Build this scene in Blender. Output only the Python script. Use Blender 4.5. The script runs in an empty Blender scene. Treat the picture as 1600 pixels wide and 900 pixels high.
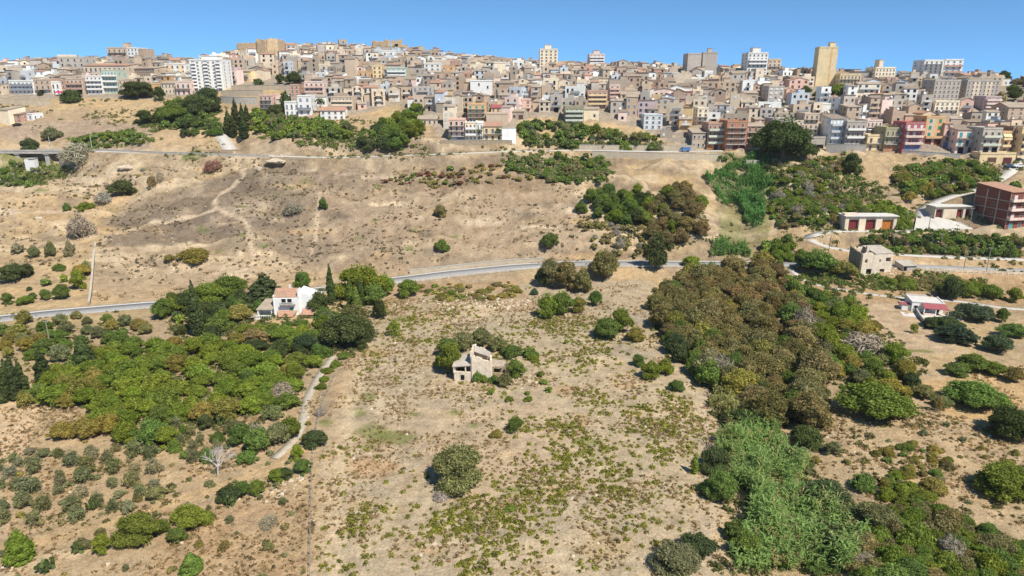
import bpy, math, random
import numpy as np
from mathutils import Vector, Matrix

# ------------------------------------------------------------------ camera, sky, sun, exposure
scene = bpy.context.scene
COL = scene.collection
F = 1067.0                      # focal length in pixels of the 1600 px wide photograph
PITCH = math.radians(16.45)
CH = 70.0                       # the drone flies 70 m above the field
cam_d = bpy.data.cameras.new('camera')
cam = bpy.data.objects.new('camera', cam_d)
COL.objects.link(cam)
cam_d.sensor_width = 36.0
cam_d.lens = 36.0 * F / 1600.0
cam_d.clip_start = 0.5
cam_d.clip_end = 20000.0
cam.location = (0, 0, CH)
cam.rotation_euler = (math.radians(90) - PITCH, 0, 0)
scene.camera = cam

SUN_DIR = Vector((0.56, -0.68, 1.14)).normalized()      # towards the sun: right of and behind the camera
SUN_EL = math.asin(SUN_DIR.z)
SUN_AZ = math.atan2(SUN_DIR.x, SUN_DIR.y)
world = bpy.data.worlds.new('World')
scene.world = world
world.use_nodes = True
wn, wl = world.node_tree.nodes, world.node_tree.links
for n in list(wn):
    wn.remove(n)
sky = wn.new('ShaderNodeTexSky')
sky.sky_type = 'NISHITA'
sky.sun_disc = False
sky.sun_elevation = SUN_EL
sky.sun_rotation = SUN_AZ
sky.altitude = 3000
sky.air_density = 0.36
sky.dust_density = 0.0
sky.ozone_density = 6.0
bg = wn.new('ShaderNodeBackground')
bg.inputs['Strength'].default_value = 0.15
wo = wn.new('ShaderNodeOutputWorld')
# the clear air over the valley keeps its blue right down to the skyline
tco = wn.new('ShaderNodeTexCoord')
lift = wn.new('ShaderNodeMapping')
lift.inputs['Scale'].default_value = (1, 1, .9)
lift.inputs['Location'].default_value = (0, 0, .10)
wl.new(tco.outputs['Generated'], lift.inputs['Vector'])
wl.new(lift.outputs[0], sky.inputs['Vector'])
tint = wn.new('ShaderNodeMix')
tint.data_type = 'RGBA'
tint.blend_type = 'MULTIPLY'
tint.inputs['Factor'].default_value = 1.0
tint.inputs[7].default_value = (1.42, 1.76, 1.46, 1)
wl.new(sky.outputs[0], tint.inputs[6])
wl.new(tint.outputs[2], bg.inputs['Color'])
wl.new(bg.outputs[0], wo.inputs['Surface'])

sun_d = bpy.data.lights.new('sun', 'SUN')
sun_d.energy = 4.2
sun_d.angle = math.radians(0.5)
sun_d.color = (1.0, 0.94, 0.84)
sun = bpy.data.objects.new('sun', sun_d)
COL.objects.link(sun)
sun.rotation_euler = SUN_DIR.to_track_quat('Z', 'Y').to_euler()
sun.location = (80, -50, 200)
scene.view_settings.view_transform = 'Standard'
scene.view_settings.look = 'None'
scene.view_settings.exposure = 0.50
scene.view_settings.gamma = 1.0
scene.cycles.max_bounces = 5
scene.cycles.diffuse_bounces = 3
scene.cycles.transmission_bounces = 2

# ------------------------------------------------------------------ numpy noise
rng = np.random.default_rng(7)
random.seed(7)
_perm = np.random.default_rng(11).random((256, 256))


def vnoise(x, y, s, ox=0.0):
    x = np.asarray(x, float) / s + 37.3 + ox
    y = np.asarray(y, float) / s + 91.7 - ox * 1.7
    xi = np.floor(x).astype(int)
    yi = np.floor(y).astype(int)
    fx, fy = x - xi, y - yi
    fx = fx * fx * (3 - 2 * fx)
    fy = fy * fy * (3 - 2 * fy)
    a = _perm[xi & 255, yi & 255]
    b = _perm[(xi + 1) & 255, yi & 255]
    c = _perm[xi & 255, (yi + 1) & 255]
    d = _perm[(xi + 1) & 255, (yi + 1) & 255]
    return (a * (1 - fx) + b * fx) * (1 - fy) + (c * (1 - fx) + d * fx) * fy


def fbm(x, y, s, o=4, ox=0.0):
    r, amp, tot = 0, 1.0, 0
    for k in range(o):
        r = r + amp * vnoise(x, y, s / 2 ** k, ox + k * 13.1)
        tot += amp
        amp *= .55
    return r / tot


def sstep(a, b, x):
    t = np.clip((x - a) / (b - a), 0, 1)
    return t * t * (3 - 2 * t)


# ------------------------------------------------------------------ view geometry of the photograph
CP, SP = math.cos(PITCH), math.sin(PITCH)


def ray(px, py):
    u, v = (px - 800.0) / F, (450.0 - py) / F
    return u, CP + v * SP, -SP + v * CP        # world direction for camera depth 1


def project(x, y, z):
    dz = z - CH
    t = y * CP - dz * SP
    t = np.where(np.abs(t) < 1e-6, 1e-6, t)
    v = (y * SP + dz * CP) / t
    return 800 + F * x / t, 450 - F * v, t


# ------------------------------------------------------------------ terrain
SKY = [(-600, 112), (-200, 112), (0, 108), (60, 104), (160, 100), (230, 104), (340, 100), (400, 86), (440, 84), (480, 80), (540, 78), (600, 84), (640, 86),
       (680, 98), (760, 104), (840, 113), (900, 112), (1000, 114), (1060, 120), (1200, 122), (1300, 121), (1400, 131),
       (1500, 133), (1600, 133), (2200, 134)]


def skyline(px):
    return float(np.interp(px, [a for a, b in SKY], [b for a, b in SKY]))


pts = []


def cpz(px, py, z):
    u, dy, dz = ray(px, py)
    t = (z - CH) / dz
    pts.append((u * t, dy * t, z))


def cpy(px, py, Y):
    u, dy, dz = ray(px, py)
    t = Y / dy
    pts.append((u * t, Y, CH + dz * t))


for px in (-500, -150, 150, 450, 750, 1050, 1350, 1700, 2100):
    for py, z in ((1150, 0), (900, 0), (740, 0.2), (620, 0.6), (540, 1.2), (480, 2.4 if px < 1000 else 2.0)):
        cpz(px, py, z + (1.2 if px > 1250 and py > 500 else 0) + (-0.8 if px < 100 and py > 600 else 0))
COLS = {
    -500: ((440, 225), (400, 243), (330, 285), (262, 322), (225, 340), (190, 375), (155, 412), (130, 455)),
    -200: ((440, 225), (400, 243), (330, 285), (262, 322), (225, 340), (190, 375), (155, 412), (130, 455)),
    0: ((440, 224), (400, 245), (350, 272), (300, 303), (262, 322), (226, 338), (190, 375), (155, 412), (130, 455)),
    200: ((440, 232), (390, 252), (350, 274), (300, 303), (250, 326), (222, 345), (185, 382), (153, 415), (125, 470)),
    400: ((440, 238), (390, 258), (350, 276), (300, 299), (250, 324), (218, 345), (180, 374), (150, 405), (125, 455)),
    600: ((435, 241), (390, 259), (350, 277), (300, 298), (250, 321), (200, 352), (160, 395), (120, 455)),
    800: ((425, 245), (390, 258), (350, 275), (300, 298), (250, 322), (225, 336), (190, 364), (150, 410), (125, 460)),
    1000: ((415, 249), (385, 260), (350, 277), (300, 300), (255, 320), (238, 328), (200, 354), (150, 410), (125, 470)),
    1200: ((410, 246), (385, 256), (350, 272), (300, 298), (260, 315), (230, 332), (190, 362), (150, 405), (130, 450)),
    1400: ((412, 243), (385, 254), (350, 268), (300, 292), (260, 308), (235, 322), (190, 352), (160, 385), (140, 425)),
    1600: ((420, 240), (385, 252), (350, 263), (300, 283), (262, 300), (225, 328), (180, 358), (150, 395), (138, 430)),
    1900: ((420, 240), (385, 252), (350, 263), (300, 283), (262, 300), (225, 328), (180, 358), (150, 395), (138, 430)),
    2200: ((420, 240), (385, 252), (350, 263), (300, 283), (262, 300), (225, 328), (180, 358), (150, 395), (138, 430)),
}
RIDGE = [(-600, 560), (0, 560), (400, 575), (600, 560), (800, 560), (1000, 560), (1200, 545), (1400, 500), (1600, 480), (2200, 480)]
for px, prof in COLS.items():
    for py, Y in prof:
        cpy(px, py, Y)
    Yr = float(np.interp(px, [a for a, b in RIDGE], [b for a, b in RIDGE]))
    cpy(px, skyline(px), Yr)
    x, y, z = pts[-1]
    pts.append((x * 1.2, Yr * 1.2, z - 14))
    pts.append((x * 1.5, Yr * 1.5, z - 55))
P = np.array(pts)
sc_ = 200.0


def _k(r2):
    return np.where(r2 > 1e-12, r2 * np.log(np.maximum(r2, 1e-12)), 0)


A = P[:, :2] / sc_
n_ = len(P)
K = _k(((A[:, None] - A[None]) ** 2).sum(-1)) + np.eye(n_) * 0.002
Q = np.c_[np.ones(n_), A]
M = np.block([[K, Q], [Q.T, np.zeros((3, 3))]])
W = np.linalg.solve(M, np.r_[P[:, 2], 0, 0, 0])


def axis(segs):
    out = [segs[0][0]]
    for a, b, s in segs:
        n = max(1, round((b - a) / s))
        out += list(a + (b - a) * (np.arange(1, n + 1) / n))
    return np.array(out)


def geo(a, b, r=1.35, s0=6):
    out, s = [a], s0
    while out[-1] < b:
        out.append(out[-1] + s)
        s *= r
    return np.array(out[1:])


xs = axis([(-470, -140, 2.0), (-140, 140, 1.0), (140, 430, 2.0)])
xs = np.r_[-geo(470, 9000)[::-1], xs, geo(430, 9000)]
ys = axis([(40, 190, 0.8), (190, 360, 1.2), (360, 620, 3.0)])
ys = np.r_[40 - (geo(40, 4000) - 40)[::-1], ys, geo(620, 12000)]
GX, GY = np.meshgrid(xs, ys)
gx, gy = GX.ravel() / sc_, GY.ravel() / sc_
Z = W[n_] + W[n_ + 1] * gx + W[n_ + 2] * gy
for i in range(n_):
    Z = Z + W[i] * _k((gx - A[i, 0]) ** 2 + (gy - A[i, 1]) ** 2)
Z = Z.reshape(GX.shape)
far = np.maximum(np.maximum(sstep(520, 900, np.abs(GX)), sstep(760, 1000, GY)), sstep(55, 10, GY))
Z = Z * (1 - far) + far * np.where(GY < 100, 0.0, -8 + 10 * fbm(GX, GY, 900, 3))
rough = sstep(225, 262, GY) * sstep(430, 330, GY)
Z += (fbm(GX, GY, 26, 5) - .5) * (0.5 + 7.0 * rough) + (fbm(GX, GY, 5, 3, 3.3) - .5) * (0.3 + 1.5 * rough)


rdg = 1 - np.abs(2 * fbm(GX * .5 + GY * .15, GY * 1.5, 22, 4, 6.6) - 1)
Z += rough * 2.6 * (rdg ** 5 - .3)


def H(x, y):
    x = np.asarray(x, float)
    y = np.asarray(y, float)
    i = np.clip(np.searchsorted(xs, x) - 1, 0, len(xs) - 2)
    j = np.clip(np.searchsorted(ys, y) - 1, 0, len(ys) - 2)
    fx = np.clip((x - xs[i]) / (xs[i + 1] - xs[i]), 0, 1)
    fy = np.clip((y - ys[j]) / (ys[j + 1] - ys[j]), 0, 1)
    return (Z[j, i] * (1 - fx) + Z[j, i + 1] * fx) * (1 - fy) + (Z[j + 1, i] * (1 - fx) + Z[j + 1, i + 1] * fx) * fy


_ts = np.r_[np.arange(60, 420, 0.5), np.arange(420, 900, 1.0)]


def place(px, py):
    """the ground point seen at a pixel of the photograph -> x, y, z, camera depth"""
    u, dy, dz = ray(px, py)
    X, Y, ZZ = u * _ts, dy * _ts, CH + dz * _ts
    d = ZZ - H(X, Y)
    k = np.argmax(d < 0)
    if d[k] >= 0:
        k = int(np.argmin(d))
        return X[k], Y[k], float(H(X[k], Y[k])), _ts[k]
    k = max(k, 1)
    f = d[k - 1] / (d[k - 1] - d[k])
    t = _ts[k - 1] + f * (_ts[k] - _ts[k - 1])
    return u * t, dy * t, float(H(u * t, dy * t)), t


def seg_dist(GXs, GYs, p, q):
    dx, dy = q[0] - p[0], q[1] - p[1]
    L = dx * dx + dy * dy + 1e-9
    f = np.clip(((GXs - p[0]) * dx + (GYs - p[1]) * dy) / L, 0, 1)
    return np.hypot(GXs - p[0] - f * dx, GYs - p[1] - f * dy), f


def window_idx(x0, x1, y0, y1):
    return (slice(*np.searchsorted(ys, (y0, y1))), slice(*np.searchsorted(xs, (x0, x1))))


def resample(pl, step):
    pl = np.array(pl, float)
    d = np.r_[0, np.cumsum(np.hypot(*(pl[1:, :2] - pl[:-1, :2]).T))]
    s = np.linspace(0, d[-1], max(2, int(d[-1] / step) + 1))
    out = np.c_[[np.interp(s, d, pl[:, k]) for k in range(pl.shape[1])]].T
    for _ in range(3):
        if len(out) > 4:
            out[1:-1] = (out[:-2] + 2 * out[1:-1] + out[2:]) / 4
    return out


def carve_gully(pix, depth, width):
    pl = resample([place(*p)[:2] for p in pix], 5)
    x0, x1, y0, y1 = pl[:, 0].min() - 40, pl[:, 0].max() + 40, pl[:, 1].min() - 40, pl[:, 1].max() + 40
    w = window_idx(x0, x1, y0, y1)
    D = np.full(GX[w].shape, 1e9)
    for a, b in zip(pl[:-1], pl[1:]):
        D = np.minimum(D, seg_dist(GX[w], GY[w], a, b)[0])
    Z[w] -= depth * np.exp(-(D / width) ** 2)


carve_gully([(1240, 1000), (1235, 860), (1200, 740), (1170, 640), (1140, 560), (1110, 470), (1120, 430)], 2.5, 11)
carve_gully([(1155, 395), (1160, 350), (1160, 300), (1150, 262)], 3.5, 12)
carve_gully([(-160, 238), (-60, 238), (20, 239), (70, 243)], 9.0, 17)
carve_gully([(60, 250), (120, 262), (190, 300)], 4.0, 12)


def make_road(pix, width, blend=6.0, smooth=14, lift=0.0):
    """levels the ground along a road and gives back its centre line"""
    raw = [place(*p) for p in pix]
    pl = resample([(a, b, c) for a, b, c, _ in raw], 2.0)
    for _ in range(smooth):
        z = pl[:, 2].copy()
        z[1:-1] = (z[:-2] + 2 * z[1:-1] + z[2:]) / 4
        pl[:, 2] = z
    pl[:, 2] += lift
    R = width / 2 + 1.0 + blend
    x0, x1, y0, y1 = pl[:, 0].min() - R, pl[:, 0].max() + R, pl[:, 1].min() - R, pl[:, 1].max() + R
    w = window_idx(x0, x1, y0, y1)
    X, Y = GX[w], GY[w]
    D = np.full(X.shape, 1e9)
    ZR = np.zeros(X.shape)
    for a, b in zip(pl[:-1], pl[1:]):
        d, f = seg_dist(X, Y, a, b)
        m = d < D
        D = np.where(m, d, D)
        ZR = np.where(m, a[2] + f * (b[2] - a[2]), ZR)
    k = 1 - sstep(width / 2 + 1.4, R, D)
    Z[w] = Z[w] * (1 - k) + (ZR - 0.12) * k
    return pl


ROADS = {}
ROADS['main'] = make_road([(-90, 512), (0, 498), (60, 491), (130, 485), (230, 477), (330, 470), (450, 459), (540, 449), (615, 438), (700, 427), (800, 417), (900, 411),
                           (1000, 411), (1100, 412), (1250, 412), (1400, 413), (1500, 417), (1600, 421), (1700, 425)], 6.4)
ROADS['upper'] = make_road([(150, 236), (230, 238), (330, 241), (420, 243), (520, 246), (600, 243), (700, 240), (800, 236), (900, 234), (1000, 236), (1100, 236), (1128, 235)], 5.5)
ROADS['garage'] = make_road([(1600, 405), (1500, 402), (1420, 398), (1340, 393), (1296, 388), (1270, 379), (1258, 369), (1275, 362), (1320, 360), (1380, 361), (1420, 361), (1450, 356)], 4.6, 4)
ROADS['lane'] = make_road([(1450, 356), (1438, 340), (1445, 322), (1480, 308), (1520, 297), (1555, 284), (1578, 268), (1585, 255), (1600, 246)], 5.5, 4)
ROADS['ramp'] = make_road([(343, 206), (350, 218), (360, 234)], 7.0, 3)
ROADS['drive'] = make_road([(520, 556), (505, 576), (490, 600), (478, 625), (473, 655), (466, 680), (445, 702), (428, 716)], 2.2, 2)
ROADS['path'] = make_road([(1232, 415), (1245, 432), (1258, 440), (1290, 448), (1330, 455), (1380, 462), (1430, 466), (1500, 470), (1560, 480), (1640, 486)], 2.2, 2)

# ------------------------------------------------------------------ materials
MATS = {}


def new_mat(name, rough=0.85, spec=0.2):
    m = bpy.data.materials.new(name)
    m.use_nodes = True
    nt = m.node_tree
    b = nt.nodes['Principled BSDF']
    b.inputs['Roughness'].default_value = rough
    b.inputs['Specular IOR Level'].default_value = spec
    MATS[name] = m
    return m, nt, b


def _noise(nt, scale, detail=4, rough=.6, vec=None):
    n = nt.nodes.new('ShaderNodeTexNoise')
    n.inputs['Scale'].default_value = scale
    n.inputs['Detail'].default_value = detail
    n.inputs['Roughness'].default_value = rough
    if vec is not None:
        nt.links.new(vec, n.inputs['Vector'])
    return n.outputs['Fac']


def _map(nt, fac, a, b, c, d):
    n = nt.nodes.new('ShaderNodeMapRange')
    n.inputs['From Min'].default_value = a
    n.inputs['From Max'].default_value = b
    n.inputs['To Min'].default_value = c
    n.inputs['To Max'].default_value = d
    nt.links.new(fac, n.inputs['Value'])
    return n.outputs['Result']


def _mix(nt, fac, a, b, mode='MIX'):
    n = nt.nodes.new('ShaderNodeMix')
    n.data_type = 'RGBA'
    n.blend_type = mode
    for s, v in ((n.inputs['Factor'], fac), (n.inputs[6], a), (n.inputs[7], b)):
        if hasattr(v, 'links'):
            nt.links.new(v, s)
        elif isinstance(v, (tuple, list)):
            s.default_value = (*v[:3], 1)
        else:
            s.default_value = v
    return n.outputs[2]


def _mul(nt, col, fac):
    n = nt.nodes.new('ShaderNodeVectorMath')
    n.operation = 'SCALE'
    nt.links.new(col, n.inputs[0])
    nt.links.new(fac, n.inputs['Scale'])
    return n.outputs[0]


def _bump(nt, b, h, strength, dist):
    n = nt.nodes.new('ShaderNodeBump')
    n.inputs['Strength'].default_value = strength
    n.inputs['Distance'].default_value = dist
    nt.links.new(h, n.inputs['Height'])
    nt.links.new(n.outputs[0], b.inputs['Normal'])


def _pos(nt):
    return nt.nodes.new('ShaderNodeNewGeometry').outputs['Position']


def _isl(nt):
    return nt.nodes.new('ShaderNodeNewGeometry').outputs['Random Per Island']


def _orand(nt):
    return nt.nodes.new('ShaderNodeObjectInfo').outputs['Random']


def ground_mat():
    m, nt, b = new_mat('dry_ground', 0.95, 0.05)
    at = nt.nodes.new('ShaderNodeVertexColor')
    at.layer_name = 'soil'
    c = at.outputs['Color']
    p = _pos(nt)
    f1 = _noise(nt, 0.35, 8, .68, p)
    f2 = _noise(nt, 2.6, 5, .7, p)
    f3 = _noise(nt, 0.09, 6, .6, p)
    c = _mul(nt, c, _map(nt, f1, .3, .7, .70, 1.28))
    c = _mul(nt, c, _map(nt, f2, .3, .7, .68, 1.30))
    c = _mix(nt, _map(nt, f3, .52, .68, 0, .4), c, _mix(nt, 1.0, c, (1.08, .96, .82), 'MULTIPLY'))
    # dry stalks and stones
    v = nt.nodes.new('ShaderNodeTexVoronoi')
    v.inputs['Scale'].default_value = 1.1
    nt.links.new(p, v.inputs['Vector'])
    c = _mix(nt, _map(nt, v.outputs['Distance'], .10, .26, .5, 0), c, _mix(nt, 1.0, c, (.5, .5, .42), 'MULTIPLY'))
    v2 = nt.nodes.new('ShaderNodeTexVoronoi')
    v2.inputs['Scale'].default_value = .63
    nt.links.new(p, v2.inputs['Vector'])
    c = _mix(nt, _map(nt, v2.outputs['Distance'], .05, .15, .5, 0), c, (.50, .45, .37))
    nt.links.new(c, b.inputs['Base Color'])
    _bump(nt, b, f1, .9, .8)
    return m


def simple(name, col, var=.25, scale=1.0, rough=.85, spec=.2, bump=0.0, stain=None, isl=0.0, orand=0.0):
    m, nt, b = new_mat(name, rough, spec)
    p = _pos(nt)
    f = _noise(nt, scale, 6, .65, p)
    rgb = nt.nodes.new('ShaderNodeRGB')
    rgb.outputs[0].default_value = (*col, 1)
    c = _mul(nt, rgb.outputs[0], _map(nt, f, .3, .7, 1 - var, 1 + var))
    if stain:
        # rain streaks: noise drawn out vertically
        mp = nt.nodes.new('ShaderNodeMapping')
        mp.inputs['Scale'].default_value = (1.1, 1.1, .16)
        nt.links.new(p, mp.inputs['Vector'])
        s = _noise(nt, 1.0, 5, .7, mp.outputs[0])
        c = _mix(nt, _map(nt, s, .52, .80, 0, stain), c, (.17, .145, .12))
    if isl:
        c = _mul(nt, c, _map(nt, _isl(nt), 0, 1, 1 - isl, 1 + isl))
    if orand:
        c = _mul(nt, c, _map(nt, _orand(nt), 0, 1, 1 - orand, 1 + orand))
    nt.links.new(c, b.inputs['Base Color'])
    if bump:
        _bump(nt, b, f, bump, .15)
    return m


def tile_mat(name, col, isl=.0):
    m, nt, b = new_mat(name, .85, .15)
    tc = _pos(nt)
    f = _noise(nt, 1.6, 6, .7, tc)
    rgb = nt.nodes.new('ShaderNodeRGB')
    rgb.outputs[0].default_value = (*col, 1)
    c = _mul(nt, rgb.outputs[0], _map(nt, f, .3, .7, .68, 1.3))
    g = _noise(nt, .25, 4, .6, tc)
    c = _mix(nt, _map(nt, g, .45, .65, 0, .55), c, (.30, .25, .18))
    if isl:
        c = _mul(nt, c, _map(nt, _isl(nt), 0, 1, 1 - isl, 1 + isl))
    w = nt.nodes.new('ShaderNodeTexWave')
    w.inputs['Scale'].default_value = 1.4
    w.inputs['Distortion'].default_value = 1.0
    nt.links.new(tc, w.inputs['Vector'])
    c = _mul(nt, c, _map(nt, w.outputs['Fac'], 0, 1, .86, 1.08))
    nt.links.new(c, b.inputs['Base Color'])
    _bump(nt, b, w.outputs['Fac'], .5, .1)
    return m


def leaf_mat(name, mixcol=None, mixamt=.5, var=.5, trans=.44, attr=None):
    """leaf colour = the object's own colour, varied leaf by leaf"""
    m, nt, b = new_mat(name, .7, .12)
    oi = nt.nodes.new('ShaderNodeObjectInfo')
    c = oi.outputs['Color']
    if attr:
        at = nt.nodes.new('ShaderNodeVertexColor')
        at.layer_name = attr
        c = at.outputs['Color']
    p = _pos(nt)
    if mixcol:
        f = _noise(nt, .55, 4, .65, p)
        c = _mix(nt, _map(nt, f, .42, .60, 0, mixamt), c, mixcol)
    r = _isl(nt)
    c = _mul(nt, c, _map(nt, r, 0, 1, 1 - var, 1 + var))
    g = _noise(nt, .9, 3, .5, p)
    c = _mul(nt, c, _map(nt, g, .3, .7, .75, 1.3))
    nt.links.new(c, b.inputs['Base Color'])
    tr = nt.nodes.new('ShaderNodeBsdfTranslucent')
    nt.links.new(_mix(nt, 1.0, c, (1.25, 1.3, .7), 'MULTIPLY'), tr.inputs['Color'])
    mx = nt.nodes.new('ShaderNodeMixShader')
    mx.inputs[0].default_value = trans
    nt.links.new(b.outputs[0], mx.inputs[1])
    nt.links.new(tr.outputs[0], mx.inputs[2])
    nt.links.new(mx.outputs[0], nt.nodes['Material Output'].inputs['Surface'])
    return m


HAZE = 0.00006
mh = bpy.data.materials.new('haze_air')
mh.use_nodes = True
for n in list(mh.node_tree.nodes):
    if n.type == 'BSDF_PRINCIPLED':
        mh.node_tree.nodes.remove(n)
pv = mh.node_tree.nodes.new('ShaderNodeVolumePrincipled')
pv.inputs['Color'].default_value = (.90, .94, 1.0, 1)
pv.inputs['Density'].default_value = HAZE
mh.node_tree.links.new(pv.outputs[0], mh.node_tree.nodes['Material Output'].inputs['Volume'])
MATS['haze_air'] = mh
ground_mat()
simple('asphalt', (.30, .295, .285), .14, .8, .9, .1)
simple('concrete_road', (.52, .49, .44), .12, .7, .9, .1)
simple('drive_concrete', (.42, .37, .29), .25, .9, .9, .1)
simple('road_paint', (.78, .77, .73), .12, 3, .8, .1)
simple('concrete', (.46, .43, .38), .16, .7, .9, .1, .3, .35)
simple('pale_wall', (.50, .42, .31), .14, .4, .9, .1, .3, .30)
simple('rubble_stone', (.36, .29, .20), .35, 1.6, .95, .1, .9, .2)
simple('ruin_plaster', (.72, .61, .47), .18, 1.0, .95, .05, .4, .30)
simple('castle_stone', (.56, .42, .26), .28, .5, .95, .1, .8, .30)
simple('brick_red', (.22, .085, .06), .25, 2.5, .9, .1, .3)
simple('brick_orange', (.46, .22, .13), .2, 2.0, .9, .1, .3, .2)
simple('white_plaster', (.80, .79, .76), .05, .6, .8, .2, .1, .06)
simple('dark_opening', (.022, .02, .018), .3, 1, .9, .1)
simple('pane', (.05, .06, .07), .3, 1, .15, .6)
simple('shutter_brown', (.13, .075, .045), .25, 1, .7, .2)
simple('shutter_green', (.03, .26, .15), .2, 1, .6, .3)
simple('shutter_teal', (.04, .33, .34), .2, 1, .6, .3)
simple('shutter_white', (.66, .66, .64), .1, 1, .6, .3)
simple('door_red', (.19, .03, .03), .25, 1.5, .6, .3)
simple('door_orange', (.48, .17, .035), .25, 1.5, .6, .3)
simple('door_blue', (.10, .20, .42), .2, 1.5, .6, .3)
simple('door_maroon', (.12, .03, .03), .2, 1.5, .6, .3)
simple('metal_grey', (.30, .31, .32), .15, 1, .5, .5)
simple('tank_blue', (.22, .34, .50), .1, 1, .5, .4)
simple('pole_wood', (.30, .27, .23), .2, 2, .9, .1)
simple('bark', (.16, .125, .09), .3, 4, .95, .05, .5)
simple('dead_wood', (.48, .44, .40), .2, 3, .95, .05)
simple('solar_panel', (.03, .045, .10), .2, 1, .2, .6)
simple('awning_white', (.82, .80, .76), .06, 1, .8, .1)
simple('canopy_red', (.34, .10, .11), .15, 1.5, .7, .2)
simple('rock', (.52, .44, .33), .25, .8, .95, .05, .8)
tile_mat('terracotta', (.50, .28, .19))
tile_mat('tile_tan', (.42, .34, .26), .25)
tile_mat('tile_brown', (.30, .23, .18), .25)
simple('roof_flat', (.42, .37, .31), .2, .5, .95, .05, 0, None, .25)
simple('roof_pale', (.60, .57, .52), .12, .5, .9, .05, 0, None, .2)
WALLS = {
    'beige': (0.58, 0.46, 0.34), 'tan': (0.49, 0.37, 0.27), 'sand': (0.67, 0.56, 0.42), 'grey': (0.48, 0.43, 0.37), 'stone': (0.42, 0.35, 0.27),
    'cream': (0.80, 0.69, 0.51), 'white': (0.80, 0.80, 0.75), 'pink': (0.68, 0.45, 0.36), 'rose': (0.75, 0.58, 0.50), 'yellow': (0.75, 0.58, 0.33),
    'ochre': (0.66, 0.41, 0.20), 'blue': (0.56, 0.60, 0.63), 'mauve': (0.57, 0.45, 0.44), 'brick': (0.50, 0.31, 0.23), 'bluegrey': (0.24, 0.27, 0.32),
    'crimson': (0.48, 0.15, 0.15), 'olive': (0.35, 0.32, 0.19), 'green': (0.55, 0.60, 0.48), 'brown': (0.29, 0.21, 0.16),
    'lemon': (0.79, 0.64, 0.38),
}
for k_, c_ in WALLS.items():
    simple('wall_' + k_, c_, .12, .5, .9, .1, .15, .38 if k_ not in ('white', 'cream') else .16, .13, .09)
leaf_mat('leaf', None, .5, .42)
leaf_mat('leaf_turning', (.085, .10, .03), .75, .40)
leaf_mat('leaf_mottled', (.15, .17, .07), .5, .38)
leaf_mat('twig', (.30, .26, .22), .5, .35, .05)
leaf_mat('leaf_far', None, .5, .40, .3, 'tint')


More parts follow.
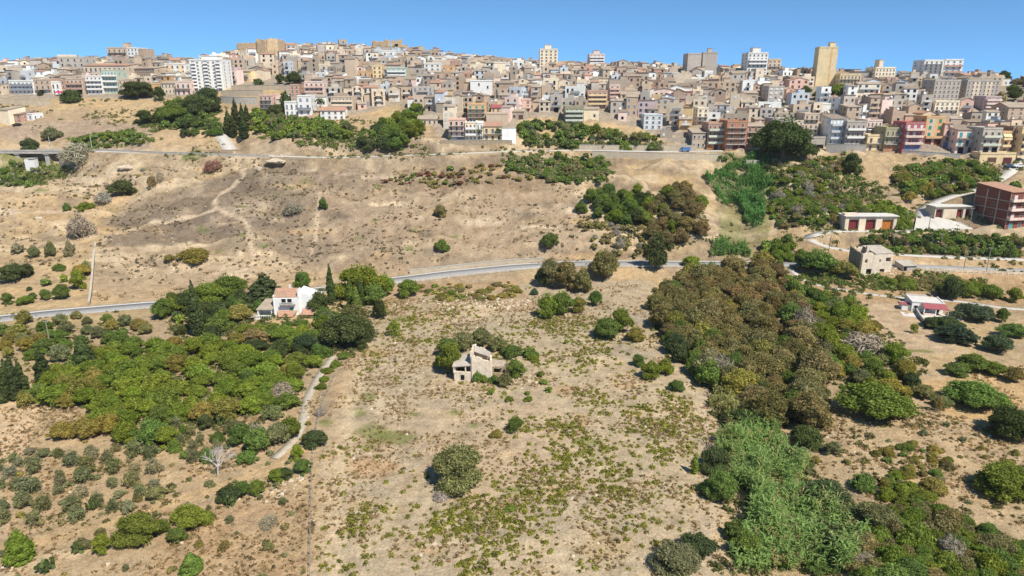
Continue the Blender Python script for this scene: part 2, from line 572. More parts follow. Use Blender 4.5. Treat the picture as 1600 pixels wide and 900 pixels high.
# ------------------------------------------------------------------ mesh helpers
class MB:
    def __init__(self):
        self.v, self.f, self.m, self.names = [], [], [], []
        self.T = None

    def mi(self, mat):
        if mat not in self.names:
            self.names.append(mat)
        return self.names.index(mat)

    def add(self, vs, fs, mat):
        o = len(self.v)
        if self.T is not None:
            vs = [self.T @ Vector(p) for p in vs]
        self.v += [tuple(p) for p in vs]
        k = self.mi(mat)
        self.f += [tuple(o + i for i in f) for f in fs]
        self.m += [k] * len(fs)

    def box(self, x0, x1, y0, y1, z0, z1, mat, top=None):
        vs = [(x0, y0, z0), (x1, y0, z0), (x1, y1, z0), (x0, y1, z0), (x0, y0, z1), (x1, y0, z1), (x1, y1, z1), (x0, y1, z1)]
        fs = [(3, 2, 1, 0), (0, 1, 5, 4), (1, 2, 6, 5), (2, 3, 7, 6), (3, 0, 4, 7)]
        self.add(vs, fs + ([(4, 5, 6, 7)] if top is None else []), mat)
        if top:
            self.add(vs[4:], [(0, 1, 2, 3)], top)

    def cyl(self, c, r, z0, z1, mat, n=8, r2=None):
        r2 = r if r2 is None else r2
        a = [2 * math.pi * k / n for k in range(n)]
        vs = [(c[0] + r * math.cos(t), c[1] + r * math.sin(t), z0) for t in a] + [(c[0] + r2 * math.cos(t), c[1] + r2 * math.sin(t), z1) for t in a]
        fs = [(k, (k + 1) % n, n + (k + 1) % n, n + k) for k in range(n)] + [tuple(range(n, 2 * n)), tuple(range(n - 1, -1, -1))]
        self.add(vs, fs, mat)

    def tube(self, pts_, rad, mat, n=6):
        pts_ = [Vector(p) for p in pts_]
        o = []
        for i, p in enumerate(pts_):
            d = (pts_[min(i + 1, len(pts_) - 1)] - pts_[max(i - 1, 0)]).normalized()
            a = d.cross(Vector((.31, .2, .93)))
            if a.length < 1e-3:
                a = d.cross(Vector((1, 0, 0)))
            a.normalize()
            b = d.cross(a)
            r = rad[i] if isinstance(rad, (list, tuple)) else rad
            o += [p + r * (math.cos(2 * math.pi * k / n) * a + math.sin(2 * math.pi * k / n) * b) for k in range(n)]
        fs = [(i * n + k, i * n + (k + 1) % n, (i + 1) * n + (k + 1) % n, (i + 1) * n + k) for i in range(len(pts_) - 1) for k in range(n)]
        fs += [tuple(range(n - 1, -1, -1)), tuple(range(len(o) - n, len(o)))]
        self.add(o, fs, mat)

    def gable(self, x0, x1, y0, y1, z, rise, mat, gmat, over=.3, along='x'):
        """pitched roof as two thick slabs, with the gable wall triangles"""
        th = .16
        if along == 'x':
            ym = (y0 + y1) / 2
            for s, ye in ((-1, y0), (1, y1)):
                sl = rise / (ym - y0)
                yo, zo = ye + s * over, z - sl * over
                vs = [(x0 - over, yo, zo), (x1 + over, yo, zo), (x1 + over, ym, z + rise), (x0 - over, ym, z + rise)]
                vs += [(a, b, c + th) for a, b, c in vs]
                self.add(vs, [(0, 1, 2, 3), (4, 5, 6, 7), (0, 1, 5, 4), (1, 2, 6, 5), (3, 0, 4, 7)], mat)
            for xx in (x0, x1):
                self.add([(xx, y0, z), (xx, y1, z), (xx, ym, z + rise)], [(0, 1, 2)], gmat)
        else:
            xm = (x0 + x1) / 2
            for s, xe in ((-1, x0), (1, x1)):
                sl = rise / (xm - x0)
                xo, zo = xe + s * over, z - sl * over
                vs = [(xo, y0 - over, zo), (xo, y1 + over, zo), (xm, y1 + over, z + rise), (xm, y0 - over, z + rise)]
                vs += [(a, b, c + th) for a, b, c in vs]
                self.add(vs, [(0, 1, 2, 3), (4, 5, 6, 7), (0, 1, 5, 4), (1, 2, 6, 5), (3, 0, 4, 7)], mat)
            for yy in (y0, y1):
                self.add([(x0, yy, z), (x1, yy, z), (xm, yy, z + rise)], [(0, 1, 2)], gmat)

    def mesh(self, name):
        me = bpy.data.meshes.new(name)
        me.from_pydata(self.v, [], self.f)
        for k in self.names:
            me.materials.append(MATS[k])
        if len(self.names) > 1:
            me.polygons.foreach_set('material_index', self.m)
        me.update()
        return me

    def build(self, name, parent=None):
        return put(name, self.mesh(name), parent)


def put(name, me, parent=None, loc=None, rz=0.0, scale=None):
    o = bpy.data.objects.new(name, me)
    COL.objects.link(o)
    if parent is not None:
        o.parent = parent
    if loc is not None:
        o.location = loc
    if rz:
        o.rotation_euler = (0, 0, rz)
    if scale is not None:
        o.scale = scale
    return o


def np_mesh(name, V, Fq, mats, mi=None):
    """mesh from numpy arrays; Fq is (n, 3) or (n, 4)"""
    me = bpy.data.meshes.new(name)
    V = np.asarray(V, np.float32)
    Fq = np.asarray(Fq, np.int32)
    n, k = Fq.shape
    me.vertices.add(len(V))
    me.vertices.foreach_set('co', V.ravel())
    me.loops.add(n * k)
    me.loops.foreach_set('vertex_index', Fq.ravel())
    me.polygons.add(n)
    me.polygons.foreach_set('loop_start', np.arange(0, n * k, k, dtype=np.int32))
    for q in mats:
        me.materials.append(MATS[q])
    if mi is not None:
        me.polygons.foreach_set('material_index', np.asarray(mi, np.int32))
    me.update(calc_edges=True)
    return me


def empty(name, loc, rz=0.0):
    o = bpy.data.objects.new(name, None)
    COL.objects.link(o)
    o.location = loc
    o.rotation_euler = (0, 0, rz)
    o.empty_display_size = .5
    return o


def tag(o, label, cat, group=None, kind=None):
    o['label'] = label
    if cat:
        o['category'] = cat
    if group:
        o['group'] = group
    if kind:
        o['kind'] = kind
    return o


AUTO = []        # (object, look, noun, where) labelled at the end


def auto(o, look, cat, group):
    AUTO.append((o, look, cat, group))


# ------------------------------------------------------------------ the ground sheet and its soils
def inpoly(px, py, poly):
    r = np.zeros(np.shape(px), bool)
    n = len(poly)
    for i in range(n):
        x0, y0 = poly[i]
        x1, y1 = poly[(i + 1) % n]
        if y0 == y1:
            continue
        c = ((y0 > py) != (y1 > py)) & (px < (x1 - x0) * (py - y0) / (y1 - y0) + x0)
        r ^= c
    return r


PX, PY, PT = project(GX, GY, Z)
vis = PT > 5
jx = (fbm(GX, GY, 12, 4, 5.0) - .5)
jy = (fbm(GX, GY, 12, 4, 9.0) - .5)
px_j = PX + jx * 5200 / np.maximum(PT, 40)
py_j = PY + jy * 2600 / np.maximum(PT, 40)
straw, soil, pale, grey_s = (.46, .345, .20), (.37, .285, .185), (.56, .455, .31), (.42, .355, .255)
green, brown, town, ochre = (.13, .165, .04), (.265, .205, .145), (.32, .28, .23), (.50, .34, .16)
base = np.zeros(GX.shape + (3,))
n1 = fbm(GX, GY, 30, 5, 1.0)[..., None]
n2 = fbm(GX, GY, 9, 4, 2.0)[..., None]
base[:] = np.array(soil) * (1 - sstep(.4, .6, n1)) + np.array(straw) * sstep(.4, .6, n1)


def paint(poly, col, amt=1.0, tex=0.0):
    m = inpoly(px_j, py_j, poly) & vis
    a = amt * m[..., None] * (1 if not tex else sstep(.5 - tex, .5 + tex * .3, n2))
    base[:] = base * (1 - a) + np.array(col) * a


def dab(px, py, rx, ry, col, amt=.9):
    d = np.sqrt(((PX - px) / rx) ** 2 + ((PY - py) / ry) ** 2) + (n2[..., 0] - .5) * 1.6
    a = (amt * (1 - sstep(.6, 1.1, d)) * vis)[..., None]
    base[:] = base * (1 - a) + np.array(col) * a


def stroke(pix, w, col, amt=.8):
    """a trodden or driven line on the ground, w metres wide"""
    pl = resample([place(*p)[:2] for p in pix], 3)
    x0, x1, y0, y1 = pl[:, 0].min() - w * 2, pl[:, 0].max() + w * 2, pl[:, 1].min() - w * 2, pl[:, 1].max() + w * 2
    wi = window_idx(x0, x1, y0, y1)
    D = np.full(GX[wi].shape, 1e9)
    for a, b in zip(pl[:-1], pl[1:]):
        D = np.minimum(D, seg_dist(GX[wi], GY[wi], a, b)[0])
    a = (amt * (1 - sstep(w * .35, w * .8, D)))[..., None]
    base[wi] = base[wi] * (1 - a) + np.array(col) * a


# hillside
hill = (sstep(232, 262, GY) * (1 - sstep(330, 350, GY)))[..., None]
er = fbm(GX, GY * 2.2, 16, 5, 4.0)[..., None]
base[:] = base * (1 - .75 * hill * sstep(.54, .66, er)) + np.array(pale) * .75 * hill * sstep(.54, .66, er)
base[:] = base * (1 - .8 * hill * sstep(.52, .38, er)) + np.array(brown) * .8 * hill * sstep(.52, .38, er)
rk = (hill[..., 0] * sstep(.86, .97, rdg))[..., None]
base[:] = base * (1 - .6 * rk) + np.array((.60, .49, .34)) * .6 * rk
rk = (hill[..., 0] * sstep(.72, .84, rdg) * sstep(.92, .84, rdg))[..., None]
base[:] = base * (1 - .5 * rk) + np.array((.23, .18, .125)) * .5 * rk
paint([(150, 350), (250, 300), (340, 275), (420, 255), (470, 290), (460, 400), (330, 375), (180, 395)], (.20, .165, .125), .75, .35)
paint([(450, 262), (900, 262), (910, 410), (450, 430)], (.31, .24, .17), .7, .4)
paint([(420, 420), (420, 260), (600, 250), (640, 330), (560, 420)], (.25, .20, .15), .55, .35)
paint([(500, 300), (620, 290), (900, 300), (930, 390), (700, 400), (520, 380)], (.46, .35, .24), .4, .3)
paint([(0, 225), (330, 225), (300, 300), (120, 400), (0, 400)], pale, .35, .3)
paint([(0, 300), (200, 300), (160, 380), (0, 400)], ochre, .35, .2)
for g in ([(100, 215), (200, 203), (240, 225), (130, 232)], [(0, 240), (80, 250), (110, 270), (50, 290), (0, 290)],
          [(285, 240), (320, 232), (310, 252), (280, 252)], [(200, 190), (330, 160), (345, 200), (240, 205)]):
    paint(g, green, .85, .4)
paint([(60, 190), (240, 188), (300, 200), (330, 235), (200, 232), (110, 212), (0, 222), (0, 200)], (.33, .26, .20), .7)
paint([(160, 160), (290, 155), (250, 195), (170, 190)], straw, .8)
paint([(235, 200), (350, 205), (350, 236), (240, 232)], straw, .7)
paint([(380, 215), (560, 220), (690, 225), (690, 250), (380, 240)], brown, .5, .3)
for k_ in range(90):
    a_, b_ = random.uniform(0, 920), random.uniform(262, 425)
    dab(a_, b_, random.uniform(10, 55), random.uniform(2.5, 8), random.choice([(.62, .51, .37), (.60, .50, .38), (.24, .19, .14), (.28, .225, .16), (.21, .17, .13), (.52, .37, .21)]), random.uniform(.35, .8))
for k_ in range(40):
    dab(random.uniform(0, 420), random.uniform(380, 440), random.uniform(10, 40), random.uniform(2, 6), random.choice([(.62, .50, .34), (.24, .19, .13)]), .7)
for k_ in range(26):
    a_, b_ = random.uniform(60, 900), random.uniform(255, 400)
    dab(a_, b_, random.uniform(5, 12), random.uniform(2, 3.5), (.17, .20, .07), .8)
paint([(1110, 235), (1200, 235), (1215, 300), (1190, 400), (1120, 400), (1125, 300)], green, .55, .4)
paint([(1120, 260), (1210, 270), (1210, 330), (1120, 330)], brown, .4, .3)
# terraces left, bank over the road
paint([(0, 395), (145, 380), (140, 480), (0, 490)], straw, .7)
for yy in (412, 446, 474):
    stroke([(0, yy), (70, yy - 3), (138, yy - 10)], 2.2, brown, .55)
paint([(145, 380), (440, 400), (600, 420), (560, 445), (300, 470), (140, 480)], (.36, .275, .19), .6, .4)
paint([(150, 395), (400, 400), (480, 410), (430, 430), (200, 430)], pale, .5, .25)
# the fallow field
fieldp = [(540, 470), (850, 440), (1015, 440), (1030, 520), (1100, 600), (1130, 760), (1110, 905), (480, 905), (505, 700), (560, 560)]
paint(fieldp, grey_s, .75)
paint([(600, 450), (800, 435), (840, 480), (700, 500), (600, 500)], (.40, .27, .16), .6, .4)
paint([(560, 640), (880, 630), (900, 700), (760, 790), (560, 720)], (.47, .36, .24), .6, .4)
paint([(720, 850), (900, 840), (980, 900), (740, 905)], pale, .5, .4)
for k_ in range(46):
    dab(random.uniform(510, 1100), random.uniform(480, 900), random.uniform(14, 60), random.uniform(5, 18),
        random.choice([straw, pale, (.46, .30, .17), (.31, .26, .205), (.35, .31, .25)]), .55)
for a_ in ((580, 675, 30, 14), (610, 683, 40, 12), (575, 620, 14, 6), (545, 625, 12, 7), (647, 646, 12, 5), (740, 665, 12, 6), (825, 672, 18, 6), (915, 690, 20, 8), (712, 646, 12, 5), (555, 645, 14, 6), (512, 660, 12, 6), (800, 765, 24, 8), (575, 700, 14, 6), (640, 500, 22, 6)):
    dab(*a_, (.20, .22, .075), .8)
stroke([(560, 560), (535, 640), (522, 720), (515, 800), (508, 905)], 3.4, (.50, .38, .24), .6)
for dx in (0, 10, 19):
    stroke([(565 + dx * .4, 560), (540 + dx * .6, 640), (528 + dx * .8, 720), (520 + dx, 800), (512 + dx, 905)], .9, pale, .6)
stroke([(1100, 620), (1115, 700), (1118, 800), (1100, 905)], 4.0, (.46, .38, .28), .5)
# left farmland
paint([(0, 640), (500, 600), (484, 905), (0, 905)], (.43, .325, .20), .8)
paint([(240, 800), (484, 780), (484, 905), (240, 905)], (.40, .27, .16), .6, .4)
paint([(0, 480), (250, 480), (200, 560), (0, 600)], (.34, .27, .155), .6, .4)
paint([(0, 605), (100, 590), (60, 650), (45, 700), (30, 730), (0, 740)], (.56, .42, .27), .95)
stroke([(-20, 862), (60, 850), (130, 830), (230, 800), (330, 765), (420, 735), (480, 700)], 2.6, (.50, .36, .20), .75)
stroke([(0, 905), (40, 880), (120, 862)], 3.0, pale, .6)
# right farmland
paint([(1270, 620), (1600, 560), (1600, 840), (1450, 770), (1260, 760)], (.45, .345, .215), .85)
paint([(1338, 468), (1425, 468), (1440, 490), (1512, 555), (1405, 560), (1385, 520)], (.47, .36, .24), .98)
paint([(1440, 600), (1600, 575), (1600, 640), (1500, 660)], (.50, .34, .17), .7)
paint([(1240, 380), (1600, 400), (1600, 440), (1440, 410), (1250, 405)], (.44, .32, .19), .8)
paint([(1240, 420), (1600, 430), (1600, 480), (1240, 470)], (.38, .26, .15), .7)
paint([(1250, 280), (1600, 290), (1600, 350), (1300, 320)], (.40, .29, .17), .5, .4)
paint([(1290, 235), (1500, 250), (1420, 300), (1300, 290)], (.44, .33, .20), .8)
for q_ in range(7):
    stroke([(1345 + q_ * 9, 474 + q_ * 12), (1432 + q_ * 10, 474 + q_ * 12)], .8, (.36, .27, .17), .55)
stroke([(1392, 548), (1452, 549)], 1.6, (.14, .17, .05), .9)
paint([(170, 345), (250, 305), (340, 285), (400, 262), (440, 300), (430, 345), (300, 375), (190, 385)], (.19, .15, .115), .6, .3)
paint([(600, 255), (900, 262), (900, 300), (640, 300)], (.27, .20, .13), .5, .3)
paint([(380, 240), (900, 250), (900, 262), (380, 256)], (.30, .24, .17), .6, .3)
# town paving, ledges
low = [(-400, 152), (240, 153), (300, 150), (352, 137), (400, 134), (445, 140), (455, 168), (560, 178), (620, 162), (650, 178), (700, 222), (806, 222), (812, 190), (830, 183), (900, 186), (1000, 198), (1045, 224),
       (1190, 235), (1205, 218), (1285, 216), (1292, 232), (1340, 234), (1420, 238), (1500, 244), (1600, 246), (2100, 240)]
TOWN = low + [(2100, 60), (-400, 60)]
paint(TOWN, town, .95)
TRACKS = [([(366, 238), (372, 248), (365, 258), (385, 272), (380, 282), (350, 296), (334, 312), (336, 326), (350, 334), (378, 340), (390, 352), (386, 378), (404, 400), (392, 418), (360, 430)], 1.0),
          ([(336, 328), (270, 345), (200, 358), (160, 375)], 1.6), ([(500, 300), (495, 360), (486, 400)], .8)]
for pl_, w_ in TRACKS:
    stroke(pl_, w_ * 1.4, (.58, .47, .34), .8)
base *= (0.9 + .2 * fbm(GX, GY, 4, 3, 8.0))[..., None] * np.array((.97, .93, .885))
base *= 1 - .08 * hill
base[~vis] = soil

ny, nx = GX.shape
idx = np.arange(nx * ny).reshape(ny, nx)
quads = np.stack([idx[:-1, :-1], idx[:-1, 1:], idx[1:, 1:], idx[1:, :-1]], -1).reshape(-1, 4)
me = np_mesh('ground', np.stack([GX, GY, Z], -1).reshape(-1, 3), quads, ['dry_ground'])
ca = me.color_attributes.new('soil', 'FLOAT_COLOR', 'POINT')
ca.data.foreach_set('color', np.concatenate([base, np.ones(base.shape[:2] + (1,))], -1).astype(np.float32).ravel())
me.polygons.foreach_set('use_smooth', np.ones(len(me.polygons), bool))
tag(put('ground', me), 'dry straw coloured ground of fields and hillside rising to the town', None, None, 'structure')


def strip(name, pl, w, mat, dz=.0, off=0.0, label=None, side=None):
    """a sheet following a centre line"""
    d = np.gradient(pl[:, :2], axis=0)
    d /= np.linalg.norm(d, axis=1)[:, None] + 1e-9
    nrm = np.c_[-d[:, 1], d[:, 0]]
    a = pl[:, :2] + nrm * (off - w / 2)
    b = pl[:, :2] + nrm * (off + w / 2)
    z = pl[:, 2] + dz
    n = len(pl)
    V = np.concatenate([np.c_[a, z], np.c_[b, z], np.c_[a, z - .3], np.c_[b, z - .3]])
    i = np.arange(n - 1)
    Fq = np.concatenate([np.c_[i, i + 1, n + i + 1, n + i], np.c_[i, i + 1, 2 * n + i + 1, 2 * n + i][:, ::-1], np.c_[n + i, n + i + 1, 3 * n + i + 1, 3 * n + i]])
    o = put(name, np_mesh(name, V, Fq, [mat]))
    return o


def S(o, label):
    return tag(o, label, None, None, 'structure')


def line_at(pl, a, b):
    """part of a centre line, by fraction"""
    n = len(pl)
    return pl[int(a * (n - 1)):int(b * (n - 1)) + 1]


S(strip('road', ROADS['main'], 6.2, 'asphalt'), 'grey two lane road crossing the picture below the hill')
pm = ROADS['main']
for off in (-2.9, 2.9):
    S(strip('road_marking', pm, .18, 'road_paint', .004, off), '' + ('near' if off < 0 else 'far') + ' white edge line of the main road')
S(strip('road_verge', pm, 1.4, 'concrete_road', -.02, 3.9), 'pale gutter on the uphill side of the main road')
S(strip('upper_road', ROADS['upper'], 5.0, 'concrete_road'), 'pale road on the terrace under the town')
S(strip('side_road', ROADS['garage'], 4.4, 'concrete_road'), 'pale road bending round to the row of red garages')
S(strip('lane', ROADS['lane'], 5.2, 'concrete_road', .012), 'pale lane climbing past the brick building to the town')
S(strip('ramp', ROADS['ramp'], 6.4, 'concrete_road', .012), 'pale concrete ramp beside the row of dark cypresses')
S(strip('driveway', ROADS['drive'], 1.9, 'drive_concrete', .012), 'narrow pale concrete drive leading up to the white villa')
S(strip('farm_track', ROADS['path'], 2.2, 'concrete_road', -.04), 'white dirt track running behind the low farmhouse')
# paved yard in front of the small garages
yv = [place(*p) for p in [(1428, 360), (1432, 340), (1456, 338), (1500, 348), (1520, 358), (1500, 362), (1460, 362)]]
zy = np.mean([v[2] for v in yv])

# ------------------------------------------------------------------ buildings
_shared = {}
BOXES = []        # picture boxes and footprints kept free for named buildings
FOOT = []
LAND = []         # landmarks that labels may refer to


def shared(key, fn):
    if key not in _shared:
        _shared[key] = fn()
    return _shared[key]


def win_mesh(w, h, fill, frame='shutter_white'):
    def f():
        b = MB()
        b.box(-w / 2, w / 2, -.07, .02, 0, h, frame)
        b.box(-w / 2 + .12, w / 2 - .12, -.10, -.07, .1, h - .1, fill)
        if fill == 'pane':
            b.box(-.03, .03, -.12, -.10, .1, h - .1, frame)
        b.box(-w / 2 - .12, w / 2 + .12, -.2, .01, -.1, 0, 'concrete')
        return b.mesh('window')
    return shared(('w', round(w, 1), round(h, 1), fill, frame), f)


def door_mesh(w, h, fill):
    def f():
        b = MB()
        b.box(-w / 2 - .15, w / 2 + .15, -.04, .02, 0, h + .15, 'concrete')
        b.box(-w / 2, w / 2, -.09, -.04, .02, h, fill)
        for k in range(1, 5):
            b.box(-w / 2 + .05, w / 2 - .05, -.115, -.09, h * k / 5 - .03, h * k / 5 + .03, fill)
        return b.mesh('garage_door')
    return shared(('d', round(w, 1), round(h, 1), fill), f)


def balcony_mesh(w, solid, mat):
    def f():
        b = MB()
        b.box(-w / 2, w / 2, -1.25, -.01, -.16, 0, 'concrete')
        if solid:
            b.box(-w / 2, w / 2, -1.25, -1.15, 0, .95, mat)
            b.box(-w / 2, -w / 2 + .1, -1.15, -.01, 0, .95, mat)
            b.box(w / 2 - .1, w / 2, -1.15, -.01, 0, .95, mat)
        else:
            b.box(-w / 2, w / 2, -1.24, -1.18, .92, 1.0, 'metal_grey')
            n = max(4, int(w / .45))
            for k in range(n + 1):
                x = -w / 2 + .03 + (w - .06) * k / n
                b.box(x - .025, x + .025, -1.23, -1.19, 0, .92, 'metal_grey')
        return b.mesh('balcony')
    return shared(('b', round(w, 1), solid, mat), f)


def tank_mesh():
    def f():
        b = MB()
        b.cyl((0, 0), .55, 0, 1.2, 'tank_blue', 10)
        b.cyl((0, 0), .2, 1.2, 1.35, 'tank_blue', 8)
        return b.mesh('water_tank')
    return shared('tank', f)


def dish_mesh():
    def f():
        b = MB()
        b.cyl((0, 0), .04, 0, 1.2, 'metal_grey', 6)
        T = b.T
        b.T = Matrix.Translation((0, -.1, 1.3)) @ Matrix.Rotation(math.radians(60), 4, 'X')
        b.cyl((0, 0), .15, 0, .18, 'awning_white', 12, .5)
        b.T = T
        return b.mesh('satellite_dish')
    return shared('dish', f)


def antenna_mesh():
    def f():
        b = MB()
        b.cyl((0, 0), .03, 0, 3.2, 'metal_grey', 5)
        for z in (2.2, 2.6, 3.0):
            b.box(-.6, .6, -.02, .02, z, z + .03, 'metal_grey')
        return b.mesh('antenna')
    return shared('ant', f)


def frame_at(px, py):
    x, y, z, t = place(px, py)
    return x, y, z, t


def bldg(px, pyb, wpx, hpx, d, wall, floors, cols, label, cat='house', name='house', yaw=0.0, roof='flat', shut='shutter_brown', bal=(), balmat=None,
         doors=(), group=None, land=None, roofmat=None, sidecols=2, french=False, extra=None, skipwin=(), frame='shutter_white', front_at=None, rise=None):
    x, y, z, t = place(px, pyb)
    if front_at:
        y += front_at
        x += front_at * x / y
        z = float(H(x, y))
        t = t * (y / (y - front_at))
    k = t / F
    w, h = wpx * k, hpx * k
    e = empty(name, (x, y, z), yaw)
    tag(e, label, cat, group)
    hb = h - (rise if rise is not None else min(w, d) * .16 if roof == 'gable' else 0)
    b = MB()
    b.box(-w / 2, w / 2, 0, d, -4, hb, 'wall_' + wall if 'wall_' + wall in MATS else wall)
    wm = b.names[0]
    if roof == 'flat':
        for q in ((-w / 2, w / 2, 0, .22), (-w / 2, w / 2, d - .22, d)):
            b.box(*q, hb + .002, hb + .75, wm)
        b.box(-w / 2, -w / 2 + .22, .22, d - .22, hb + .002, hb + .75, wm)
        b.box(w / 2 - .22, w / 2, .22, d - .22, hb + .002, hb + .75, wm)
    b.build('wall', e)
    r = MB()
    if roof == 'flat':
        r.box(-w / 2 + .22, w / 2 - .22, .22, d - .22, hb - .1, hb + .06, roofmat or 'roof_flat')
        r.box(-w / 2 - .12, w / 2 + .12, -.14, -.003, hb - .05, hb + .12, 'concrete')
    elif roof == 'gable':
        r.gable(-w / 2, w / 2, 0, d, hb, h - hb, roofmat or 'tile_tan', wm, .4)
    elif roof == 'shed':
        rs = min(1.6, d * .16)
        vs = [(-w / 2 - .3, -.4, hb - .05), (w / 2 + .3, -.4, hb - .05), (w / 2 + .3, d + .3, hb + rs), (-w / 2 - .3, d + .3, hb + rs)]
        r.add(vs + [(a, b_, c + .16) for a, b_, c in vs], [(0, 3, 2, 1), (4, 5, 6, 7), (0, 1, 5, 4), (1, 2, 6, 5), (2, 3, 7, 6), (3, 0, 4, 7)], roofmat or 'tile_tan')
        r.add([(-w / 2, 0, hb), (-w / 2, d, hb), (-w / 2, d, hb + rs)], [(0, 1, 2)], wm)
        r.add([(w / 2, 0, hb), (w / 2, d, hb), (w / 2, d, hb + rs)], [(0, 1, 2)], wm)
    r.build('roof', e)
    fh = hb / floors
    gd = {round(c[0], 3) for c in doors}
    if cols:
        cw = w / cols
        for f in range(floors):
            hasbal = f in bal
            for c in range(cols):
                if (f, c) in skipwin or (f == 0 and doors):
                    continue
                xx = -w / 2 + cw * (c + .5)
                tall = hasbal or french
                wh = min(fh * .74, 2.3) if tall else min(fh * .48, 1.5)
                zz = f * fh + (.08 if tall else fh * .3)
                put('window', win_mesh(min(1.3, cw * .45), wh, shut if (f * 7 + c * 3) % 5 else 'pane', frame), e, (xx, 0, zz))
            if hasbal:
                put('balcony', balcony_mesh(w * .92, balmat is not None, balmat or 'concrete'), e, (0, 0, f * fh))
        for sx, rz in ((-1, -math.pi / 2), (1, math.pi / 2)):
            for f in range(floors):
                for c in range(sidecols):
                    put('window', win_mesh(min(1.1, d / max(sidecols, 1) * .3), min(fh * .45, 1.3), shut, frame), e, (sx * w / 2, d * (c + .5) / sidecols, f * fh + fh * .3), rz)
    for fx, fw, mat in doors:
        put('garage_door', door_mesh(w * fw, min(fh * .8, 2.7), mat), e, (-w / 2 + w * fx, 0, 0.05))
    if extra:
        extra(e, w, d, hb, fh, wm)
    cs = math.cos(yaw), math.sin(yaw)
    FOOT.append((x - cs[1] * d / 2, y + cs[0] * d / 2, math.hypot(w, d) / 2 * .86))
    BOXES.append((px - wpx / 2, px + wpx / 2, pyb - hpx, pyb - (1 if pyb > 140 else hpx * .45), t))
    if land:
        LAND.append((land, px, pyb - hpx / 2))
    return e


def penthouse(frac=.3, hh=2.8, ww=.4):
    def f(e, w, d, hb, fh, wm):
        b = MB()
        b.box(-w / 2 + w * frac, -w / 2 + w * (frac + ww), d * .3, d * .75, hb + .062, hb + hh, wm)
        b.box(-w / 2 + w * frac - .2, -w / 2 + w * (frac + ww) + .2, d * .3 - .2, d * .75 + .2, hb + hh, hb + hh + .2, 'concrete')
        b.build('stair_head', e)
        put('antenna', antenna_mesh(), e, (w * .3, d * .5, hb))
        put('water_tank', tank_mesh(), e, (-w * .3, d * .8, hb + .06))
    return f


def strips(mat, xs_, wd=.9):
    """coloured vertical bands on the front, with small windows"""
    def f(e, w, d, hb, fh, wm):
        for q in xs_:
            b = MB()
            b.box(-w / 2 + w * q - wd / 2, -w / 2 + w * q + wd / 2, -.05, -.005, .3, hb - .3, mat)
            b.build('wall_panel', e)
    return f


def solar(e, w, d, hb, fh, wm):
    b = MB()
    for k in range(3):
        x = -w / 2 + w * (.12 + .27 * k)
        b.add([(x, 1.0, hb + .25), (x + w * .24, 1.0, hb + .25), (x + w * .24, 3.6, hb + 1.5), (x, 3.6, hb + 1.5), (x, 1.0, hb + .17), (x + w * .24, 1.0, hb + .17), (x + w * .24, 3.6, hb + 1.42), (x, 3.6, hb + 1.42)],
              [(0, 1, 2, 3), (7, 6, 5, 4), (0, 4, 5, 1), (1, 5, 6, 2), (2, 6, 7, 3), (3, 7, 4, 0)], 'solar_panel')
    b.build('solar_panel', e)


def awnings(mat, fl, spots, drop=1.0):
    def f(e, w, d, hb, fh, wm):
        for fx, fw in spots:
            b = MB()
            z = fl * fh + fh * .82
            x0, x1 = -w / 2 + w * (fx - fw / 2), -w / 2 + w * (fx + fw / 2)
            b.add([(x0, -.05, z), (x1, -.05, z), (x1, -1.2, z - drop), (x0, -1.2, z - drop), (x0, -.05, z - .05), (x1, -.05, z - .05), (x1, -1.2, z - drop - .05), (x0, -1.2, z - drop - .05)],
                  [(3, 2, 1, 0), (4, 5, 6, 7), (2, 3, 7, 6), (0, 4, 7, 3), (1, 2, 6, 5)], mat)
            b.build('awning', e)
    return f


B = bldg
# --- skyline blocks
B(186, 101, 31, 26, 13, 'beige', 4, 4, 'beige balconied apartment block on the left skyline, joined to a white one', 'apartment block', 'apartment_block', 0, bal=(1, 2, 3), extra=penthouse(.7, 4, .25), land='beige skyline block')
B(210, 102, 17, 25, 14, 'white', 5, 3, 'white windowed slab of a block on the left skyline, between two beige walls', 'apartment block', 'apartment_block', -.08, shut='pane')
B(223, 103, 9, 24, 12, 'tan', 4, 0, 'narrow blank tan block at the right end of the left skyline group', 'apartment block', 'apartment_block', -.2)
B(857, 117, 28, 37, 14, 'cream', 8, 4, 'cream eight storey tower block alone on the middle skyline', 'tower block', 'tower_block', .0, shut='shutter_brown', extra=penthouse(.3, 3.4, .35), land='cream tower block')
B(932, 113, 24, 26, 12, 'rose', 6, 4, 'pinkish balconied block with white railings right of the cream tower', 'apartment block', 'apartment_block', 0, bal=(1, 2, 3, 4, 5), balmat='white_plaster', extra=penthouse(.3, 3.2, .4), land='pinkish skyline block')
B(1083, 124, 21, 37, 13, 'grey', 8, 0, 'blank grey concrete tower, left half of a twin pair on the skyline', 'tower block', 'tower_block', .0, land='twin blank grey towers')
B(1107, 124, 22, 39, 15, 'grey', 8, 0, 'blank grey concrete tower, right half of a twin pair on the skyline', 'tower block', 'tower_block', -.18, extra=penthouse(.35, 3, .3))
B(1181, 128, 31, 42, 13, 'white', 8, 5, 'tall off-white block with a red and white top floor on the skyline', 'tower block', 'tower_block', 0, bal=(2, 5, 6), balmat='white_plaster', extra=penthouse(.3, 3.6, .4), land='tall off-white block')
B(1208, 124, 20, 29, 12, 'beige', 6, 3, 'beige balconied block right beside the tall off-white block', 'apartment block', 'apartment_block', 0, bal=(1, 2, 3, 4))
B(1288, 134, 28, 56, 9, 'lemon', 10, 0, 'tall yellow tower block, the most colourful on the skyline', 'tower block', 'tower_block', -.12, extra=lambda *a: (strips('wall_ochre', (.68,), .9)(*a), penthouse(.62, 3.2, .3)(*a)), land='tall yellow tower')
